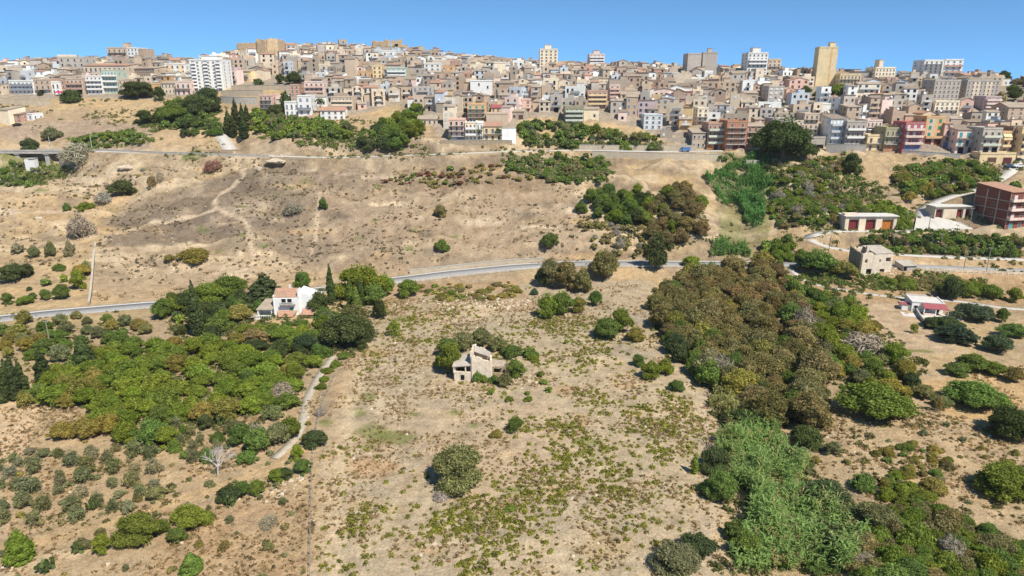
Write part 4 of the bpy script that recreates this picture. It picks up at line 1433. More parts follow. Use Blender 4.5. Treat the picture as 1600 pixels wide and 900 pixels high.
b.box(-5.2, -4.9, -1.0, -.7, -2, 2.0, wp)
b.box(-9.8, -4.0, -3.2, 1.5, -2, .05, 'roof_pale')
for q in range(9):
    b.box(-9.2 + q * .55, -9.05 + q * .55, -3.1, -2.95, .05, .8, wp)
b.box(-9.3, -4.6, -3.15, -2.9, .8, .9, wp)
b.build('veranda', e)
b = MB()
b.box(-12.4, -9.4, -3.6, .2, 0.4, .62, 'tile_tan')
for q in ((-12.3, -3.5), (-9.6, -3.5), (-12.3, 0), (-9.6, 0)):
    b.box(q[0], q[0] + .15, q[1], q[1] + .15, -2, .4, 'pole_wood')
b.build('pergola', e)
b = MB()
b.box(-1.0, -.5, 5.6, 6.1, 6.3, 8.0, wp)
b.build('chimney', e)

# --- farmhouse ruin in the field
x, y, z, t = place(738, 595)
e = empty('farmhouse_ruin', (x, y, z), math.radians(-6))
tag(e, 'roofless grey farmhouse ruin overgrown with fig bushes in mid field', 'ruin')
LAND.append(('field farmhouse ruin', 740, 575))
b = MB()
rp = 'ruin_plaster'
ragged(b, (-4.4, 0, 0), (-.3, -.1, 0), 3.4, .5, rp, 21, .5, .05, ((.1, .92, 2.35, 3.3 + .6),))
b.box(-4.65, -4.15, .25, 4.2, -1, 4.0, rp)
b.box(-4.65, -4.4, -.25, .25, 2.0, 3.6, rp)
b.box(-1.75, -1.5, -.2, .2, 2.3, 3.7, rp)
b.box(-4.4, -.3, 4.0, 4.4, -1, 4.6, rp)
b.build('low_wing', e)
for a, c, ww, hh in ((-2.3, .3, .9, 1.3), (-.75, 0, .9, 2.1)):
    d_ = MB()
    d_.box(a - ww / 2, a + ww / 2, -.36, -.27, c, c + hh, 'dark_opening')
    d_.build('doorway' if c == 0 else 'window_opening', e)
b = MB()
vs = [(-4.9, -.35, 3.5), (-.35, -.35, 4.0), (-.35, 4.4, 5.2), (-4.7, 4.4, 4.6)]
b.add(vs + [(a, c, d_ + .22) for a, c, d_ in vs], [(0, 3, 2, 1), (4, 5, 6, 7), (0, 1, 5, 4), (1, 2, 6, 5), (2, 3, 7, 6), (3, 0, 4, 7)], 'roof_flat')
b.build('roof_slab', e)
b = MB()
ragged(b, (-.1, 0, 0), (4.6, .3, 0), 6.6, .5, rp, 22, .4, .16, (), -1.5)
ragged(b, (4.6, .3, 0), (3.9, 4.8, 0), 5.2, .5, rp, 23, .5, .5)
ragged(b, (-.2, .2, 0), (-.2, 4.8, 0), 7.4, .5, rp, 24, .5, .5)
ragged(b, (-.2, 4.8, 0), (3.9, 4.8, 0), 7.8, .5, rp, 25, .5, .5, (), -1.9)
b.box(.1, 4.1, .5, 4.5, 3.6, 3.8, 'rubble_stone')
vs = [(.1, 2.6, 6.6), (4.1, 2.6, 5.3), (3.8, 4.5, 5.9), (.1, 4.5, 7.4)]
b.add(vs + [(a, c, d_ + .16) for a, c, d_ in vs], [(0, 3, 2, 1), (4, 5, 6, 7), (0, 1, 5, 4), (1, 2, 6, 5), (2, 3, 7, 6), (3, 0, 4, 7)], 'roof_flat')
b.build('tall_wing', e)
x, y, z, t = place(780, 588)
e = empty('outbuilding_ruin', (x, y, z), math.radians(-12))
tag(e, 'small collapsed stone outbuilding with a black opening right of the farmhouse ruin', 'ruin')
b = MB()
ragged(b, (-2.2, 0, 0), (2.3, .2, 0), 2.6, .5, 'rubble_stone', 31, .4, .2, ((.2, .8, .9, 2.1),))
ragged(b, (-2.2, 0, 0), (-2.2, 3, 0), 3.0, .5, 'rubble_stone', 32, .5, .3)
ragged(b, (2.3, .2, 0), (2.3, 3, 0), 2.4, .5, 'rubble_stone', 33, .5, .3)
b.box(-2.2, 2.3, 2.6, 3.0, -1, 2.6, 'rubble_stone')
b.build('wall', e)
b = MB()
vs = [(-2.5, -.2, 2.5), (.9, -.2, 2.3), (1.2, 3, 2.9), (-2.5, 3, 3.1)]
b.add(vs + [(a, c, d_ + .15) for a, c, d_ in vs], [(0, 3, 2, 1), (4, 5, 6, 7), (0, 1, 5, 4), (1, 2, 6, 5), (2, 3, 7, 6), (3, 0, 4, 7)], 'tile_tan')
b.build('roof_slab', e)

# --- old stone house by the road, right
x, y, z, t = place(1366, 428)
e = empty('stone_house_ruin', (x, y, z), math.radians(8))
tag(e, 'derelict two storey stone house with a half fallen roof beside the road', 'ruin')
LAND.append(('derelict stone house', 1366, 410))
b = MB()
st = 'ruin_plaster'
ragged(b, (-5.6, 0, 0), (-1, 0, 0), 7.6, .6, st, 41, .5, .7, ((.25, .5, 4.2, 5.6), (.55, .8, 0, 2.0)))
ragged(b, (-1, 0, 0), (6, 0, 0), 7.3, .6, st, 42, .6, .1, ((.28, .4, 4.4, 5.4), (.68, .84, 4.4, 5.9), (.45, .58, 0, 1.8)))
ragged(b, (-5.6, 0, 0), (-5.6, 7, 0), 8.0, .6, 'rubble_stone', 43, .7, .7)
ragged(b, (6, 0, 0), (6, 7, 0), 7.3, .6, st, 44, .7, .15)
ragged(b, (-5.6, 7, 0), (6, 7, 0), 8.4, .6, st, 45, .7, .5)
b.build('wall', e)
b = MB()
b.box(-5.2, 5.7, .4, 6.6, 3.6, 3.8, 'rubble_stone')
b.build('floor_slab', e)
b = MB()
vs = [(-1, -.4, 7.35), (6.3, -.4, 7.3), (6.3, 7.3, 8.5), (-1, 7.3, 8.6)]
b.add(vs + [(a, c, d_ + .2) for a, c, d_ in vs], [(0, 3, 2, 1), (4, 5, 6, 7), (0, 1, 5, 4), (1, 2, 6, 5), (2, 3, 7, 6), (3, 0, 4, 7)], 'roof_flat')
b.build('roof', e)
b = MB()
b.box(-2.3, -1.5, 2.6, 3.4, 3.8, 9.6, st)
b.build('chimney', e)
bldg(1421, 423, 22, 8, 5, 'grey', 1, 0, 'small grey shed with a flat slab roof right of the derelict stone house', 'shed', 'shed', .1, 'shed', roofmat='roof_flat', doors=((.15, .25, 'dark_opening'),))

# --- garages, brick house, farmhouse on the right


def garages(px, py, wpx, hpx, d, spots, label, yaw, land):
    x, y, z, t = place(px, py)
    k = t / F
    w, h = wpx * k, hpx * k
    e = empty('garage_block', (x, y, z), yaw)
    tag(e, label, 'garages')
    LAND.append((land, px, py - hpx / 2))
    FOOT.append((x, y + 3, 10))
    b = MB()
    b.box(-w / 2, w / 2, .9, d, -3, h, 'wall_sand')
    edges = [-w / 2] + [v for fx, fw, m in spots for v in (-w / 2 + w * (fx - fw / 2), -w / 2 + w * (fx + fw / 2))] + [w / 2]
    for i in range(0, len(edges), 2):
        b.box(edges[i], edges[i + 1], 0, .897, -3, h, 'wall_sand')
    b.build('wall', e)
    for fx, fw, m in spots:
        put('garage_door', door_mesh(w * fw - .3, h * .72, m), e, (-w / 2 + w * fx, .9, 0))
        q = MB()
        q.box(-w / 2 + w * (fx - fw / 2), -w / 2 + w * (fx + fw / 2), .05, .89, h * .8, h, 'wall_sand')
        q.build('lintel', e)
    r = MB()
    r.box(-w / 2 - .5, w / 2 + .5, -.6, d + .3, h + .003, h + .3, 'roof_pale')
    r.build('roof_slab', e)
    return e, w, h


e, w, h = garages(1359, 360, 80, 22, 6, ((.17, .2, 'door_red'), (.5, .2, 'door_red'), (.83, .22, 'door_orange')), 'pale row of three garages, two red doors and one orange', .0, 'red and orange garages')
b = MB()
b.box(-w / 2, -w / 2 + w * .26, 1.2, 4, h + .31, h + .9, 'wall_sand')
b.build('raised_parapet', e)
garages(1488, 341, 60, 18, 6, ((.13, .2, 'door_maroon'), (.68, .17, 'door_red'), (.9, .15, 'door_maroon')), 'low concrete garages with three dark red doors left of the brick house', .06, 'low concrete garages')


def brick_extra(e, w, d, hb, fh, wm):
    for q in (0.0, .33, .66, 1.0):
        b = MB()
        b.box(-w / 2 - .12, -w / 2 - .003, d * q - .2 + (.2 if q == 0 else 0), d * q + .2 - (.2 if q == 1 else 0), -3, hb, 'concrete')
        b.build('column', e)
    for f in range(1, 4):
        b = MB()
        b.box(-w / 2 - .10, -w / 2 - .002, .2, d - .2, fh * f - .12, fh * f + .12, 'concrete')
        b.build('floor_beam', e)
    for a, f in ((.45, 2), (.45, 1)):
        put('window', win_mesh(1.0, 1.0, 'dark_opening', 'concrete'), e, (-w / 2, d * a, fh * f + 1.2), -math.pi / 2)
    for f in range(4):
        for c, mat in ((.25, 'shutter_white'), (.72, 'shutter_brown')):
            put('window', win_mesh(1.5, 2.2, mat if f else ('shutter_teal' if c < .5 else 'pane')), e, (-w / 2 + w * c, 0, fh * f + .1))


e = bldg(1585, 357, 36, 57, 16, 'brick_red', 4, 0, 'unplastered red brick house of four storeys with concrete frame, right edge', 'house', 'brick_house', math.radians(12), 'shed', roofmat='terracotta', extra=brick_extra, land='red brick house')
t_ = place(1585, 357)[3] / F
for f in (1, 2, 3):
    put('balcony', balcony_mesh(36 * t_ * .98, True, 'wall_rose'), e, (0, 0, 57 * t_ / 4 * f))

x, y, z, t = place(1452, 492)
e = empty('low_farmhouse', (x, y, z), math.radians(-16))
tag(e, 'low white flat roofed farmhouse with dark red canopies on a terrace', 'farmhouse')
LAND.append(('low white farmhouse', 1452, 475))
FOOT.append((x, y + 5, 11))
b = MB()
b.box(-4.6, 4.2, 2.2, 9.5, -2, 3.2, 'wall_white', 'roof_pale')
b.box(-4.75, 4.35, 2.05, 2.3, 3.2, 3.45, 'white_plaster')
b.box(-4.75, -4.5, 2.3, 9.6, 3.2, 3.45, 'white_plaster')
b.box(4.1, 4.35, 2.3, 9.6, 3.2, 3.45, 'white_plaster')
b.build('wall', e)
b = MB()
b.box(-4.2, 2.0, 9.6, 13.0, -2, 2.9, 'wall_white', 'roof_flat')
b.build('rear_room', e)
b = MB()
vs = [(-1.9, -1.0, 2.15), (5.0, -1.0, 2.15), (4.4, 2.15, 3.0), (-2.0, 2.15, 3.0)]
b.add(vs + [(a, c, d_ + .12) for a, c, d_ in vs], [(0, 3, 2, 1), (4, 5, 6, 7), (0, 1, 5, 4), (1, 2, 6, 5), (2, 3, 7, 6), (3, 0, 4, 7)], 'canopy_red')
b.build('canopy', e)
for q in (-1.8, 1.4, 4.8):
    b = MB()
    b.box(q - .12, q + .12, -.9, -.66, -1, 2.15, 'white_plaster')
    b.build('post', e)
b = MB()
b.box(-7.6, -4.8, 2.6, 5.6, 1.9, 2.05, 'canopy_red')
b.build('side_canopy', e)
b = MB()
b.box(-7.2, -4.7, 2.8, 6.5, -2, 1.88, 'wall_white')
b.build('side_room', e)
b = MB()
b.box(-8.0, 8.5, -3.5, 12, -2.5, .06, 'roof_pale')
b.build('terrace', e)
for a in (-3.4, -.2, 2.6):
    put('window', win_mesh(1.2, 1.9 if a > 0 else 1.2, 'dark_opening'), e, (a, 2.2, .2 if a > 0 else 1.0))
b = MB()
b.box(-1.7, 1.2, -1.3, -1.1, .06, .8, 'wall_rose')
b.build('low_wall', e)
wall_line([(1420, 462), (1428, 480), (1440, 502), (1452, 512)], .9, .3, 'concrete', 'garden_wall', 'low wall along the left side of the low white farmhouse')

# paved yard by the small garages, a slab following the ground
ux = np.linspace(-1, 1, 14)
cx, cy = np.mean([v[0] for v in yv]), np.mean([v[1] for v in yv])
xs0, xs1 = min(v[0] for v in yv), max(v[0] for v in yv)
ring = [(v[0], v[1]) for v in yv]
vsx = [(cx, cy, float(H(cx, cy)) + .3)] + [(a, b_, float(H(a, b_)) + .25) for a, b_ in ring]
bb = MB()
bb.add(vsx + [(a, b_, c - 1.5) for a, b_, c in vsx[1:]], [(0, i + 1, (i + 1) % 7 + 1) for i in range(7)] + [(i + 1, i + 8, (i + 1) % 7 + 8, (i + 1) % 7 + 1) for i in range(7)], 'concrete_road')
S(bb.build('yard'), 'pale concrete yard in front of the low concrete garages')


# --- cars
def car(px, py, yaw, mat, label, name='parked_car', van=False):
    x, y, z, t = place(px, py)
    e = empty(name, (x, y, z + .12), yaw)
    tag(e, label, 'van' if van else 'car')
    b = MB()
    prof = [(-2.1, .35), (-2.15, .75), (-1.9, .95), (-1.0, 1.0), (-.45, 1.45), (1.0, 1.45), (1.7, 1.0), (2.1, .92), (2.15, .35)]
    if van:
        prof = [(-2.4, .35), (-2.4, 1.0), (-1.8, 1.2), (-1.4, 2.0), (2.4, 2.05), (2.45, .35)]
    n = len(prof)
    vs = [(a, -.85, c) for a, c in prof] + [(a, .85, c) for a, c in prof]
    b.add(vs, [tuple(range(n)), tuple(range(2 * n - 1, n - 1, -1))] + [(i, n + i, n + (i + 1) % n, (i + 1) % n) for i in range(n)], mat)
    b.build('body', e)
    b = MB()
    if not van:
        for s in (-.86, .86):
            b.box(-.75, 1.35, min(s, s * 1.005), max(s, s * 1.005), 1.03, 1.36, 'pane')
    else:
        b.box(-2.0, -1.2, -.87, .87, 1.25, 1.8, 'pane')
    b.build('window', e)

    def wheel():
        q = MB()
        q.T = Matrix.Rotation(math.pi / 2, 4, 'X')
        q.cyl((0, 0), .33, -.1, .1, 'dark_opening', 12)
        return q.mesh('wheel')
    for a in (-1.35, 1.35):
        for s in (-.8, .8):
            put('wheel', shared('wheel', wheel), e, (a, s, .3))


simple('paint_blue', (.03, .07, .16), .05, 1, .25, .5)
simple('paint_white', (.75, .75, .75), .05, 1, .3, .5)
simple('paint_black', (.02, .02, .025), .05, 1, .25, .5)
car(1577, 262, .1, 'paint_blue', 'dark blue car parked at the top of the lane')
car(1591, 262, .15, 'paint_white', 'white car parked beside the dark blue one')
car(1588, 252, 0, 'paint_black', 'black car parked in shade below the yellow garage')
car(1070, 237, .0, 'door_blue', 'small bright blue van on the upper road', 'van', True)
car(27, 197, .3, 'paint_black', 'dark car outside the salmon house at the left edge')
x, y, z, t = place(93, 150)
e = empty('market_awning', (x, y, z))
tag(e, 'magenta pink awning by the road in the left front row', 'awning')
b = MB()
b.add([(-2.4, -1, 1.9), (2.4, -1, 1.9), (2.0, 1, 2.8), (-2.0, 1, 2.8), (-2.4, -1, 1.8), (2.4, -1, 1.8), (2.0, 1, 2.7), (-2.0, 1, 2.7)], [(0, 1, 2, 3), (7, 6, 5, 4), (0, 4, 5, 1), (1, 5, 6, 2), (2, 6, 7, 3), (3, 7, 4, 0)], simple('magenta', (.5, .03, .16), .1, 1, .7) and 'magenta' if 'magenta' not in MATS else 'magenta')
b.build('cloth', e)
for q in (-2.2, 2.1):
    p_ = MB()
    p_.box(q, q + .1, -.95, -.85, 0, 1.8, 'metal_grey')
    p_.build('post', e)


# --- poles and fences
def pole(px, py, hpx, label, mat='pole_wood', arm=True, name='utility_pole'):
    x, y, z, t = place(px, py)
    h = hpx * t / F
    e = empty(name, (x, y, z))
    tag(e, label, 'pole')
    b = MB()
    b.cyl((0, 0), .16, -1, h, mat, 8, .1)
    b.build('post', e)
    if arm:
        b = MB()
        b.box(-.7, .7, -.05, .05, h - .45, h - .33, 'metal_grey')
        for q in (-.6, 0, .6):
            b.box(q - .04, q + .04, -.04, .04, h - .33, h - .15, 'white_plaster')
        b.build('crossarm', e)


for a in ((80, 546, 48, 'pale pole among the bushes below the left road'), (1541, 425, 40, 'tall pale pole on the near side of the right road'), (1506, 420, 30, 'pole behind the white fence on the right road'),
          (1394, 392, 28, 'pole in the scrub below the red garages'), (1416, 352, 22, 'thin pole right of the orange garage door'), (1450, 362, 26, 'thin pole at the edge of the paved yard'),
          (1514, 358, 34, 'tall pole in front of the low concrete garages'), (1470, 386, 22, 'pole in the belt of scrub under the yard'), (1556, 282, 24, 'pole with arms beside the top of the lane'),
          (1472, 298, 16, 'leaning pole at the bend of the lane'), (148, 262, 14, 'pole on the bare slope right of the concrete viaduct'), (23, 282, 12, 'pole in the dark bushes below the concrete viaduct'),
          (1295, 392, 22, 'thin pole by the bend of the side road'), (425, 205, 18, 'pole in the gardens below the white modern house'), (503, 248, 16, 'pole on the upper road left of the middle row')):
    pole(*a)
for a in ((79, 232, 18, 'green lamp post on the viaduct at its bare tree'), (144, 233, 20, 'green lamp post right of the viaduct over a green bank')):
    pole(*a, 'wall_green', False, 'lamp_post')
for i_, px_ in enumerate((916, 921)):
    x, y, z, t = place(px_, 414)
    b = MB()
    b.cyl((0, 0), .14, -.3, 1.3, 'paint_black', 8)
    b.cyl((0, 0), .145, .85, 1.1, 'white_plaster', 8)
    o = b.build('road_bollard')
    o.location = (x, y, z)
    tag(o, ('left' if i_ == 0 else 'right') + ' one of two dark road posts between the brown trees', 'bollard')


def fence(pix, step, h, mat, name, label, rail=True, thick=.06):
    pl = resample([place(*p)[:2] for p in pix], step)
    e = empty(name, (pl[0][0], pl[0][1], float(H(*pl[0]))))
    tag(e, label, 'fence')
    o0 = e.location.copy()

    def f():
        b = MB()
        b.box(-thick, thick, -thick, thick, -.4, h, mat)
        return b.mesh('post')
    m = shared(('fp', h, mat, thick), f)
    zz = H(pl[:, 0], pl[:, 1])
    for p, z in zip(pl, zz):
        put('post', m, e, (p[0] - o0.x, p[1] - o0.y, float(z) - o0.z))
    if rail:
        for q in (.35, .9):
            b = MB()
            b.tube([(p[0] - o0.x, p[1] - o0.y, float(z) - o0.z + h * q) for p, z in zip(pl, zz)], .02 if thick < .08 else .05, 'metal_grey' if thick < .08 else mat, 4)
            b.build('wire' if thick < .08 else 'rail', e)
    return e


fence([(484, 903), (485, 820), (487, 740), (490, 690), (500, 640), (522, 590)], 2.5, 1.2, 'pole_wood', 'wire_fence', 'wire fence on wooden posts along the left edge of the fallow field')
fence([(1438, 423), (1500, 426), (1560, 428), (1640, 431)], 2.0, 1.0, 'white_plaster', 'road_fence', 'white railing along the near side of the right road', True, .09)
fence([(620, 444), (700, 434), (800, 424), (845, 419)], 3.0, .6, 'white_plaster', 'guard_rail', 'low white guard rail along the middle of the main road', True, .08)
fence([(930, 418), (1000, 418), (1100, 419), (1190, 419)], 3.0, .6, 'white_plaster', 'guard_rail', 'low white guard rail on the main road by the brown grove', True, .08)
fence([(400, 250), (500, 252), (600, 250)], 5.0, 1.3, 'metal_grey', 'wire_fence', 'thin wire fence along the terrace left of the middle row')


def outcrop(px, py, wpx, hpx, seed, label):
    import bmesh
    x, y, z, t = place(px, py)
    r = random.Random(seed)
    bm = bmesh.new()
    bmesh.ops.create_icosphere(bm, subdivisions=3, radius=1)
    for v in bm.verts:
        n = v.co.copy()
        k = 1 + .30 * math.sin(n.x * 4 + seed) * math.cos(n.y * 5) + r.uniform(-.10, .10)
        v.co = Vector((n.x * wpx / 2, n.y * wpx * .4, n.z * hpx)) * k * (t / F)
    me = bpy.data.meshes.new('rock_outcrop')
    bm.to_mesh(me)
    bm.free()
    me.materials.append(MATS['rock'])
    tag(put('rock_outcrop', me, None, (x, y, z)), label, 'rock')


outcrop(198, 262, 24, 4, 1, 'pale grey rock mound on the bare slope right of the viaduct')
outcrop(432, 252, 30, 4, 2, 'pale rubble mound above the footpath at the terrace edge')
outcrop(60, 342, 12, 3, 3, 'small pale boulder on the eroded left slope')
outcrop(404, 264, 10, 4, 4, 'grey boulder beside the top of the footpath')

# ------------------------------------------------------------------ the rest of the town
TOWN_LOW = np.array(low)
PALW = ['beige'] * 12 + ['tan'] * 11 + ['sand'] * 8 + ['grey'] * 11 + ['stone'] * 9 + ['cream'] * 6 + ['white'] * 10 + ['pink'] * 1 + ['rose'] * 2 + ['yellow'] * 1 + ['ochre'] * 1 + ['blue'] * 3 + ['mauve'] * 1 + ['brick'] * 1 + ['brown'] * 1
WORDS = {'beige': 'beige', 'tan': 'tan', 'sand': 'sandy', 'grey': 'grey', 'stone': 'bare stone', 'cream': 'cream', 'white': 'white', 'pink': 'salmon', 'rose': 'pale rose', 'yellow': 'yellow',
         'ochre': 'orange', 'blue': 'pale blue', 'mauve': 'mauve', 'brick': 'brick red', 'brown': 'dark brown'}
R = random.Random(5)
GREENS = [([(425, 120), (470, 118), (470, 142), (425, 142)]), ([(1245, 136), (1340, 134), (1340, 160), (1300, 164), (1250, 160)]), ([(1540, 140), (1600, 128), (1640, 175), (1555, 178)]),
          ([(395, 132), (440, 128), (440, 147), (395, 147)]), ([(455, 86), (400, 86), (400, 110), (430, 108)])]


def town_allowed(px, py):
    lowy = np.interp(px, TOWN_LOW[:, 0], TOWN_LOW[:, 1])
    return py < lowy - 1.5 and py > skyline(px) - 3


cands = []
Yv = 318.0
while Yv < 585:
    pitch = 7.6 if Yv < 420 else 8.2
    X = -1.05 * Yv + R.uniform(0, 8)
    wav = R.uniform(0, 6)
    while X < 1.05 * Yv:
        w = R.uniform(4.2, 7.6) if R.random() > .13 else R.uniform(7.6, 12)
        xx = X + w / 2
        yy = Yv + 5 * math.sin(xx / 37 + wav) + R.uniform(-2.6, 2.6)
        z = float(H(xx, yy))
        px, py, t = (float(v) for v in project(xx, yy, z))
        X += w + (R.uniform(0, .5) if R.random() > .13 else R.uniform(2.5, 5))
        if not town_allowed(px, py) or any(inpoly(np.array(px), np.array(py), g) for g in GREENS):
            continue
        d = R.uniform(5.8, 7.4)
        fl = R.choices((1, 2, 3, 4), (3, 7, 5, 1.2))[0]
        h = fl * 2.4 + R.uniform(-.2, 1.4)
        if py < skyline(px) + 9:
            h = min(h, 7.5 * R.uniform(.6, 1))
        if any((xx - a) ** 2 + (yy + d / 2 - b_) ** 2 < (r_ + w * .40) ** 2 for a, b_, r_ in FOOT):
            continue
        # keep the named buildings in view
        top = project(xx, yy, z + h)[1]
        hw = w * F / t / 2
        for x0, x1, ytop, ybot, tt in BOXES:
            if tt > t and px + hw > x0 + 1 and px - hw < x1 - 1 and py > ytop:
                over = ybot - top
                if over > 0:
                    h -= over * t / F
                    top = project(xx, yy, z + h)[1]
        if h < 2.6:
            continue
        fl = max(1, int(h / 2.5))
        yaw = (vnoise(xx, yy, 60) - .5) * .9 + R.uniform(-.08, .08)
        cands.append(dict(x=xx, y=yy, z=z, px=px, py=py, t=t, w=w - .1, d=d, h=h, fl=fl, yaw=float(yaw), wall=R.choice(PALW),
                          roof=R.choices(('flat', 'gable', 'shed', 'gabley'), (6, 3, 4, 2))[0], seed=R.random()))
    Yv += pitch
print('town candidates', len(cands))


def house_parts(c, far=False):
    """wall, roof, windows and rooftop bits of one town house as separate builders"""
    r = random.Random(c['seed'])
    w, d, h, fl = c['w'], c['d'], c['h'], c['fl']
    wm = 'wall_' + c['wall']
    wallb, roofb, winb, balb, bits = MB(), MB(), MB(), MB(), []
    tile = r.choice(('tile_tan',) * 6 + ('tile_brown', 'tile_brown', 'terracotta'))
    wallb.box(-w / 2, w / 2, 0, d, -5, h, wm)
    if c['roof'] == 'flat':
        ph = r.uniform(.5, 1.0)
        wallb.box(-w / 2, w / 2, 0, .2, h + .002, h + ph, wm)
        wallb.box(-w / 2, -w / 2 + .2, .2, d, h + .002, h + ph, wm)
        wallb.box(w / 2 - .2, w / 2, .2, d, h + .002, h + ph, wm)
        roofb.box(-w / 2 + .2, w / 2 - .2, .2, d, h - .1, h + .05, r.choice(('roof_flat', 'roof_flat', 'roof_pale', 'tile_tan')))
        if r.random() < .5:
            q = r.uniform(-.3, .1) * w
            wallb.box(q, q + w * .38, d * .45, d * .95, h + .052, h + 2.5, wm)
            roofb.box(q - .15, q + w * .38 + .15, d * .45 - .15, d * .95 + .15, h + 2.5, h + 2.62, r.choice((tile, 'roof_pale')))
        if r.random() < .55:
            bits.append(('water_tank', tank_mesh(), (r.uniform(-.35, .35) * w, d * r.uniform(.2, .4), h + .05)))
    elif c['roof'] == 'shed':
        rs = d * r.uniform(.12, .22)
        s = 1 if r.random() < .65 else -1
        za, zb = (h, h + rs) if s == 1 else (h + rs, h)
        vs = [(-w / 2 - .1, -.35, za), (w / 2 + .1, -.35, za), (w / 2 + .1, d + .2, zb), (-w / 2 - .1, d + .2, zb)]
        roofb.add(vs + [(a, b_, e_ + .16) for a, b_, e_ in vs], [(0, 3, 2, 1), (4, 5, 6, 7), (0, 1, 5, 4), (1, 2, 6, 5), (2, 3, 7, 6), (3, 0, 4, 7)], tile)
        for q in (-w / 2, w / 2):
            wallb.add([(q, 0, h), (q, d, h), (q, d, zb), (q, 0, za)], [(0, 1, 2, 3)], wm)
        if s == -1:
            wallb.add([(-w / 2, 0, h), (w / 2, 0, h), (w / 2, 0, za), (-w / 2, 0, za)], [(0, 1, 2, 3)], wm)
    else:
        roofb.gable(-w / 2, w / 2, 0, d, h, min(w, d) * r.uniform(.14, .22), tile, wm, .25, 'x' if c['roof'] == 'gable' else 'y')
    if c['roof'] != 'flat' and r.random() < .4:
        q = r.uniform(-.3, .3) * w
        bits.append(('chimney', shared('chim', lambda: (lambda b: (b.box(-.3, .3, -.3, .3, 0, 1.7, 'wall_tan'), b.mesh('chimney'))[1])(MB())), (q, d * .5, h + .4)))
    if r.random() < .35:
        bits.append(('antenna', antenna_mesh(), (r.uniform(-.3, .3) * w, d * .6, h + .3)))
    if r.random() < .25:
        bits.append(('satellite_dish', dish_mesh(), (r.uniform(-.4, .4) * w, d * .15, h + .3)))
    blank = r.random() < .14
    cols = max(1, int(w / r.uniform(2.5, 3.6)))
    fill = r.choice(('shutter_brown', 'shutter_brown', 'dark_opening', 'dark_opening', 'pane', 'dark_opening', 'wall_bluegrey', 'shutter_brown', 'shutter_white'))
    bal = r.random() < .5
    if not blank:
        for f in range(fl):
            fz = h / fl * f
            hb = bal and f > 0
            for k in range(cols):
                if r.random() < .12:
                    continue
                xx = -w / 2 + w * (k + .5) / cols + r.uniform(-.2, .2)
                ww = r.uniform(.9, 1.35)
                if f == 0 and r.random() < .4:
                    ww, z0, hh = r.choice((1.2, 2.4)), .05, 2.3
                elif hb:
                    z0, hh = .05, 2.15
                else:
                    z0, hh = .95, 1.35
                if not far:
                    winb.box(xx - ww / 2 - .12, xx + ww / 2 + .12, -.05, .01, fz + z0, fz + z0 + hh + .12, 'shutter_white' if c['seed'] > .5 else 'concrete')
                winb.box(xx - ww / 2, xx + ww / 2, -.12, -.051 if not far else .01, fz + z0, fz + z0 + hh, fill if r.random() < .8 else 'pane')
            if hb:
                bw = w * r.uniform(.4, .95)
                balb.box(-bw / 2, bw / 2, -1.1, -.01, fz - .14, fz, 'concrete')
                balb.box(-bw / 2, bw / 2, -1.1, -1.03, fz + .001, fz + .9, r.choice(('metal_grey', wm, 'shutter_white', 'metal_grey')))
        if r.random() < .5:
            for s in (-1, 1):
                for f in range(fl):
                    for k in range(2):
                        if r.random() < .4:
                            yy = d * (.3 + .4 * k)
                            z0 = h / fl * f + 1
                            winb.box(s * w / 2 - .06, s * w / 2 + .06, yy - .45, yy + .45, z0, z0 + 1.2, fill)
    return wallb, roofb, winb, balb, bits


cands.sort(key=lambda c: c['t'])
near, rest = cands[:285], cands[285:]
FLW = {1: 'one storey', 2: 'two storey', 3: 'three storey', 4: 'four storey'}
RFW = {'flat': 'flat roofed', 'gable': 'tile roofed', 'gabley': 'tile roofed', 'shed': 'lean-to roofed'}
for c in near:
    e = empty('house', (c['x'], c['y'], c['z']), c['yaw'])
    wallb, roofb, winb, balb, bits = house_parts(c)
    wallb.build('wall', e)
    roofb.build('roof', e)
    if winb.v:
        o = winb.build('windows', e)
        o['kind'] = 'stuff'
    if balb.v:
        o = balb.build('balconies', e)
        o['kind'] = 'stuff'
    for nm, m, loc in bits:
        put(nm, m, e, loc)
    auto(e, '%s %s' % (WORDS[c['wall']], RFW[c['roof']]), 'house', 'town houses on the hillside')
big = MB()
for c in rest:
    big.T = None
    T = Matrix.Translation((c['x'], c['y'], c['z'])) @ Matrix.Rotation(c['yaw'], 4, 'Z')
    for bb_ in house_parts(c, True)[:4]:
        big.T = T
        # copy the small builder into the big one
        o_ = len(big.v)
        big.v += [tuple(T @ Vector(p)) for p in bb_.v]
        rem = [big.mi(n) for n in bb_.names]
        big.f += [tuple(o_ + i for i in f) for f in bb_.f]
        big.m += [rem[i] for i in bb_.m]
if big.v:
    big.T = None
    tag(big.build('far_houses'), 'dense mass of small beige and grey houses covering the upper town', 'houses', None, 'stuff')

# ------------------------------------------------------------------ foliage
def leaf_quads(pos, nrm, size, r, asp=1.5, droop=0.0):
    n = len(pos)
    nrm = nrm / (np.linalg.norm(nrm, axis=1)[:, None] + 1e-9)
    a = np.cross(nrm, r.normal(size=(n, 3)))
    a /= np.linalg.norm(a, axis=1)[:, None] + 1e-9
    b = np.cross(nrm, a)
    s = size[:, None]
    a, b = a * s * asp * .5, b * s * .5
    V = np.stack([pos - a, pos - b, pos + a, pos + b], 1).reshape(-1, 3)
    return V, np.arange(4 * n).reshape(n, 4)


_ico = None


def ico():
    global _ico
    if _ico is None:
        import bmesh
        bm = bmesh.new()
        bmesh.ops.create_icosphere(bm, subdivisions=2, radius=1)
        bm.verts.ensure_lookup_table()
        _ico = (np.array([v.co[:] for v in bm.verts]), np.array([[v.index for v in f.verts] for f in bm.faces]))
        bm.free()
    return _ico


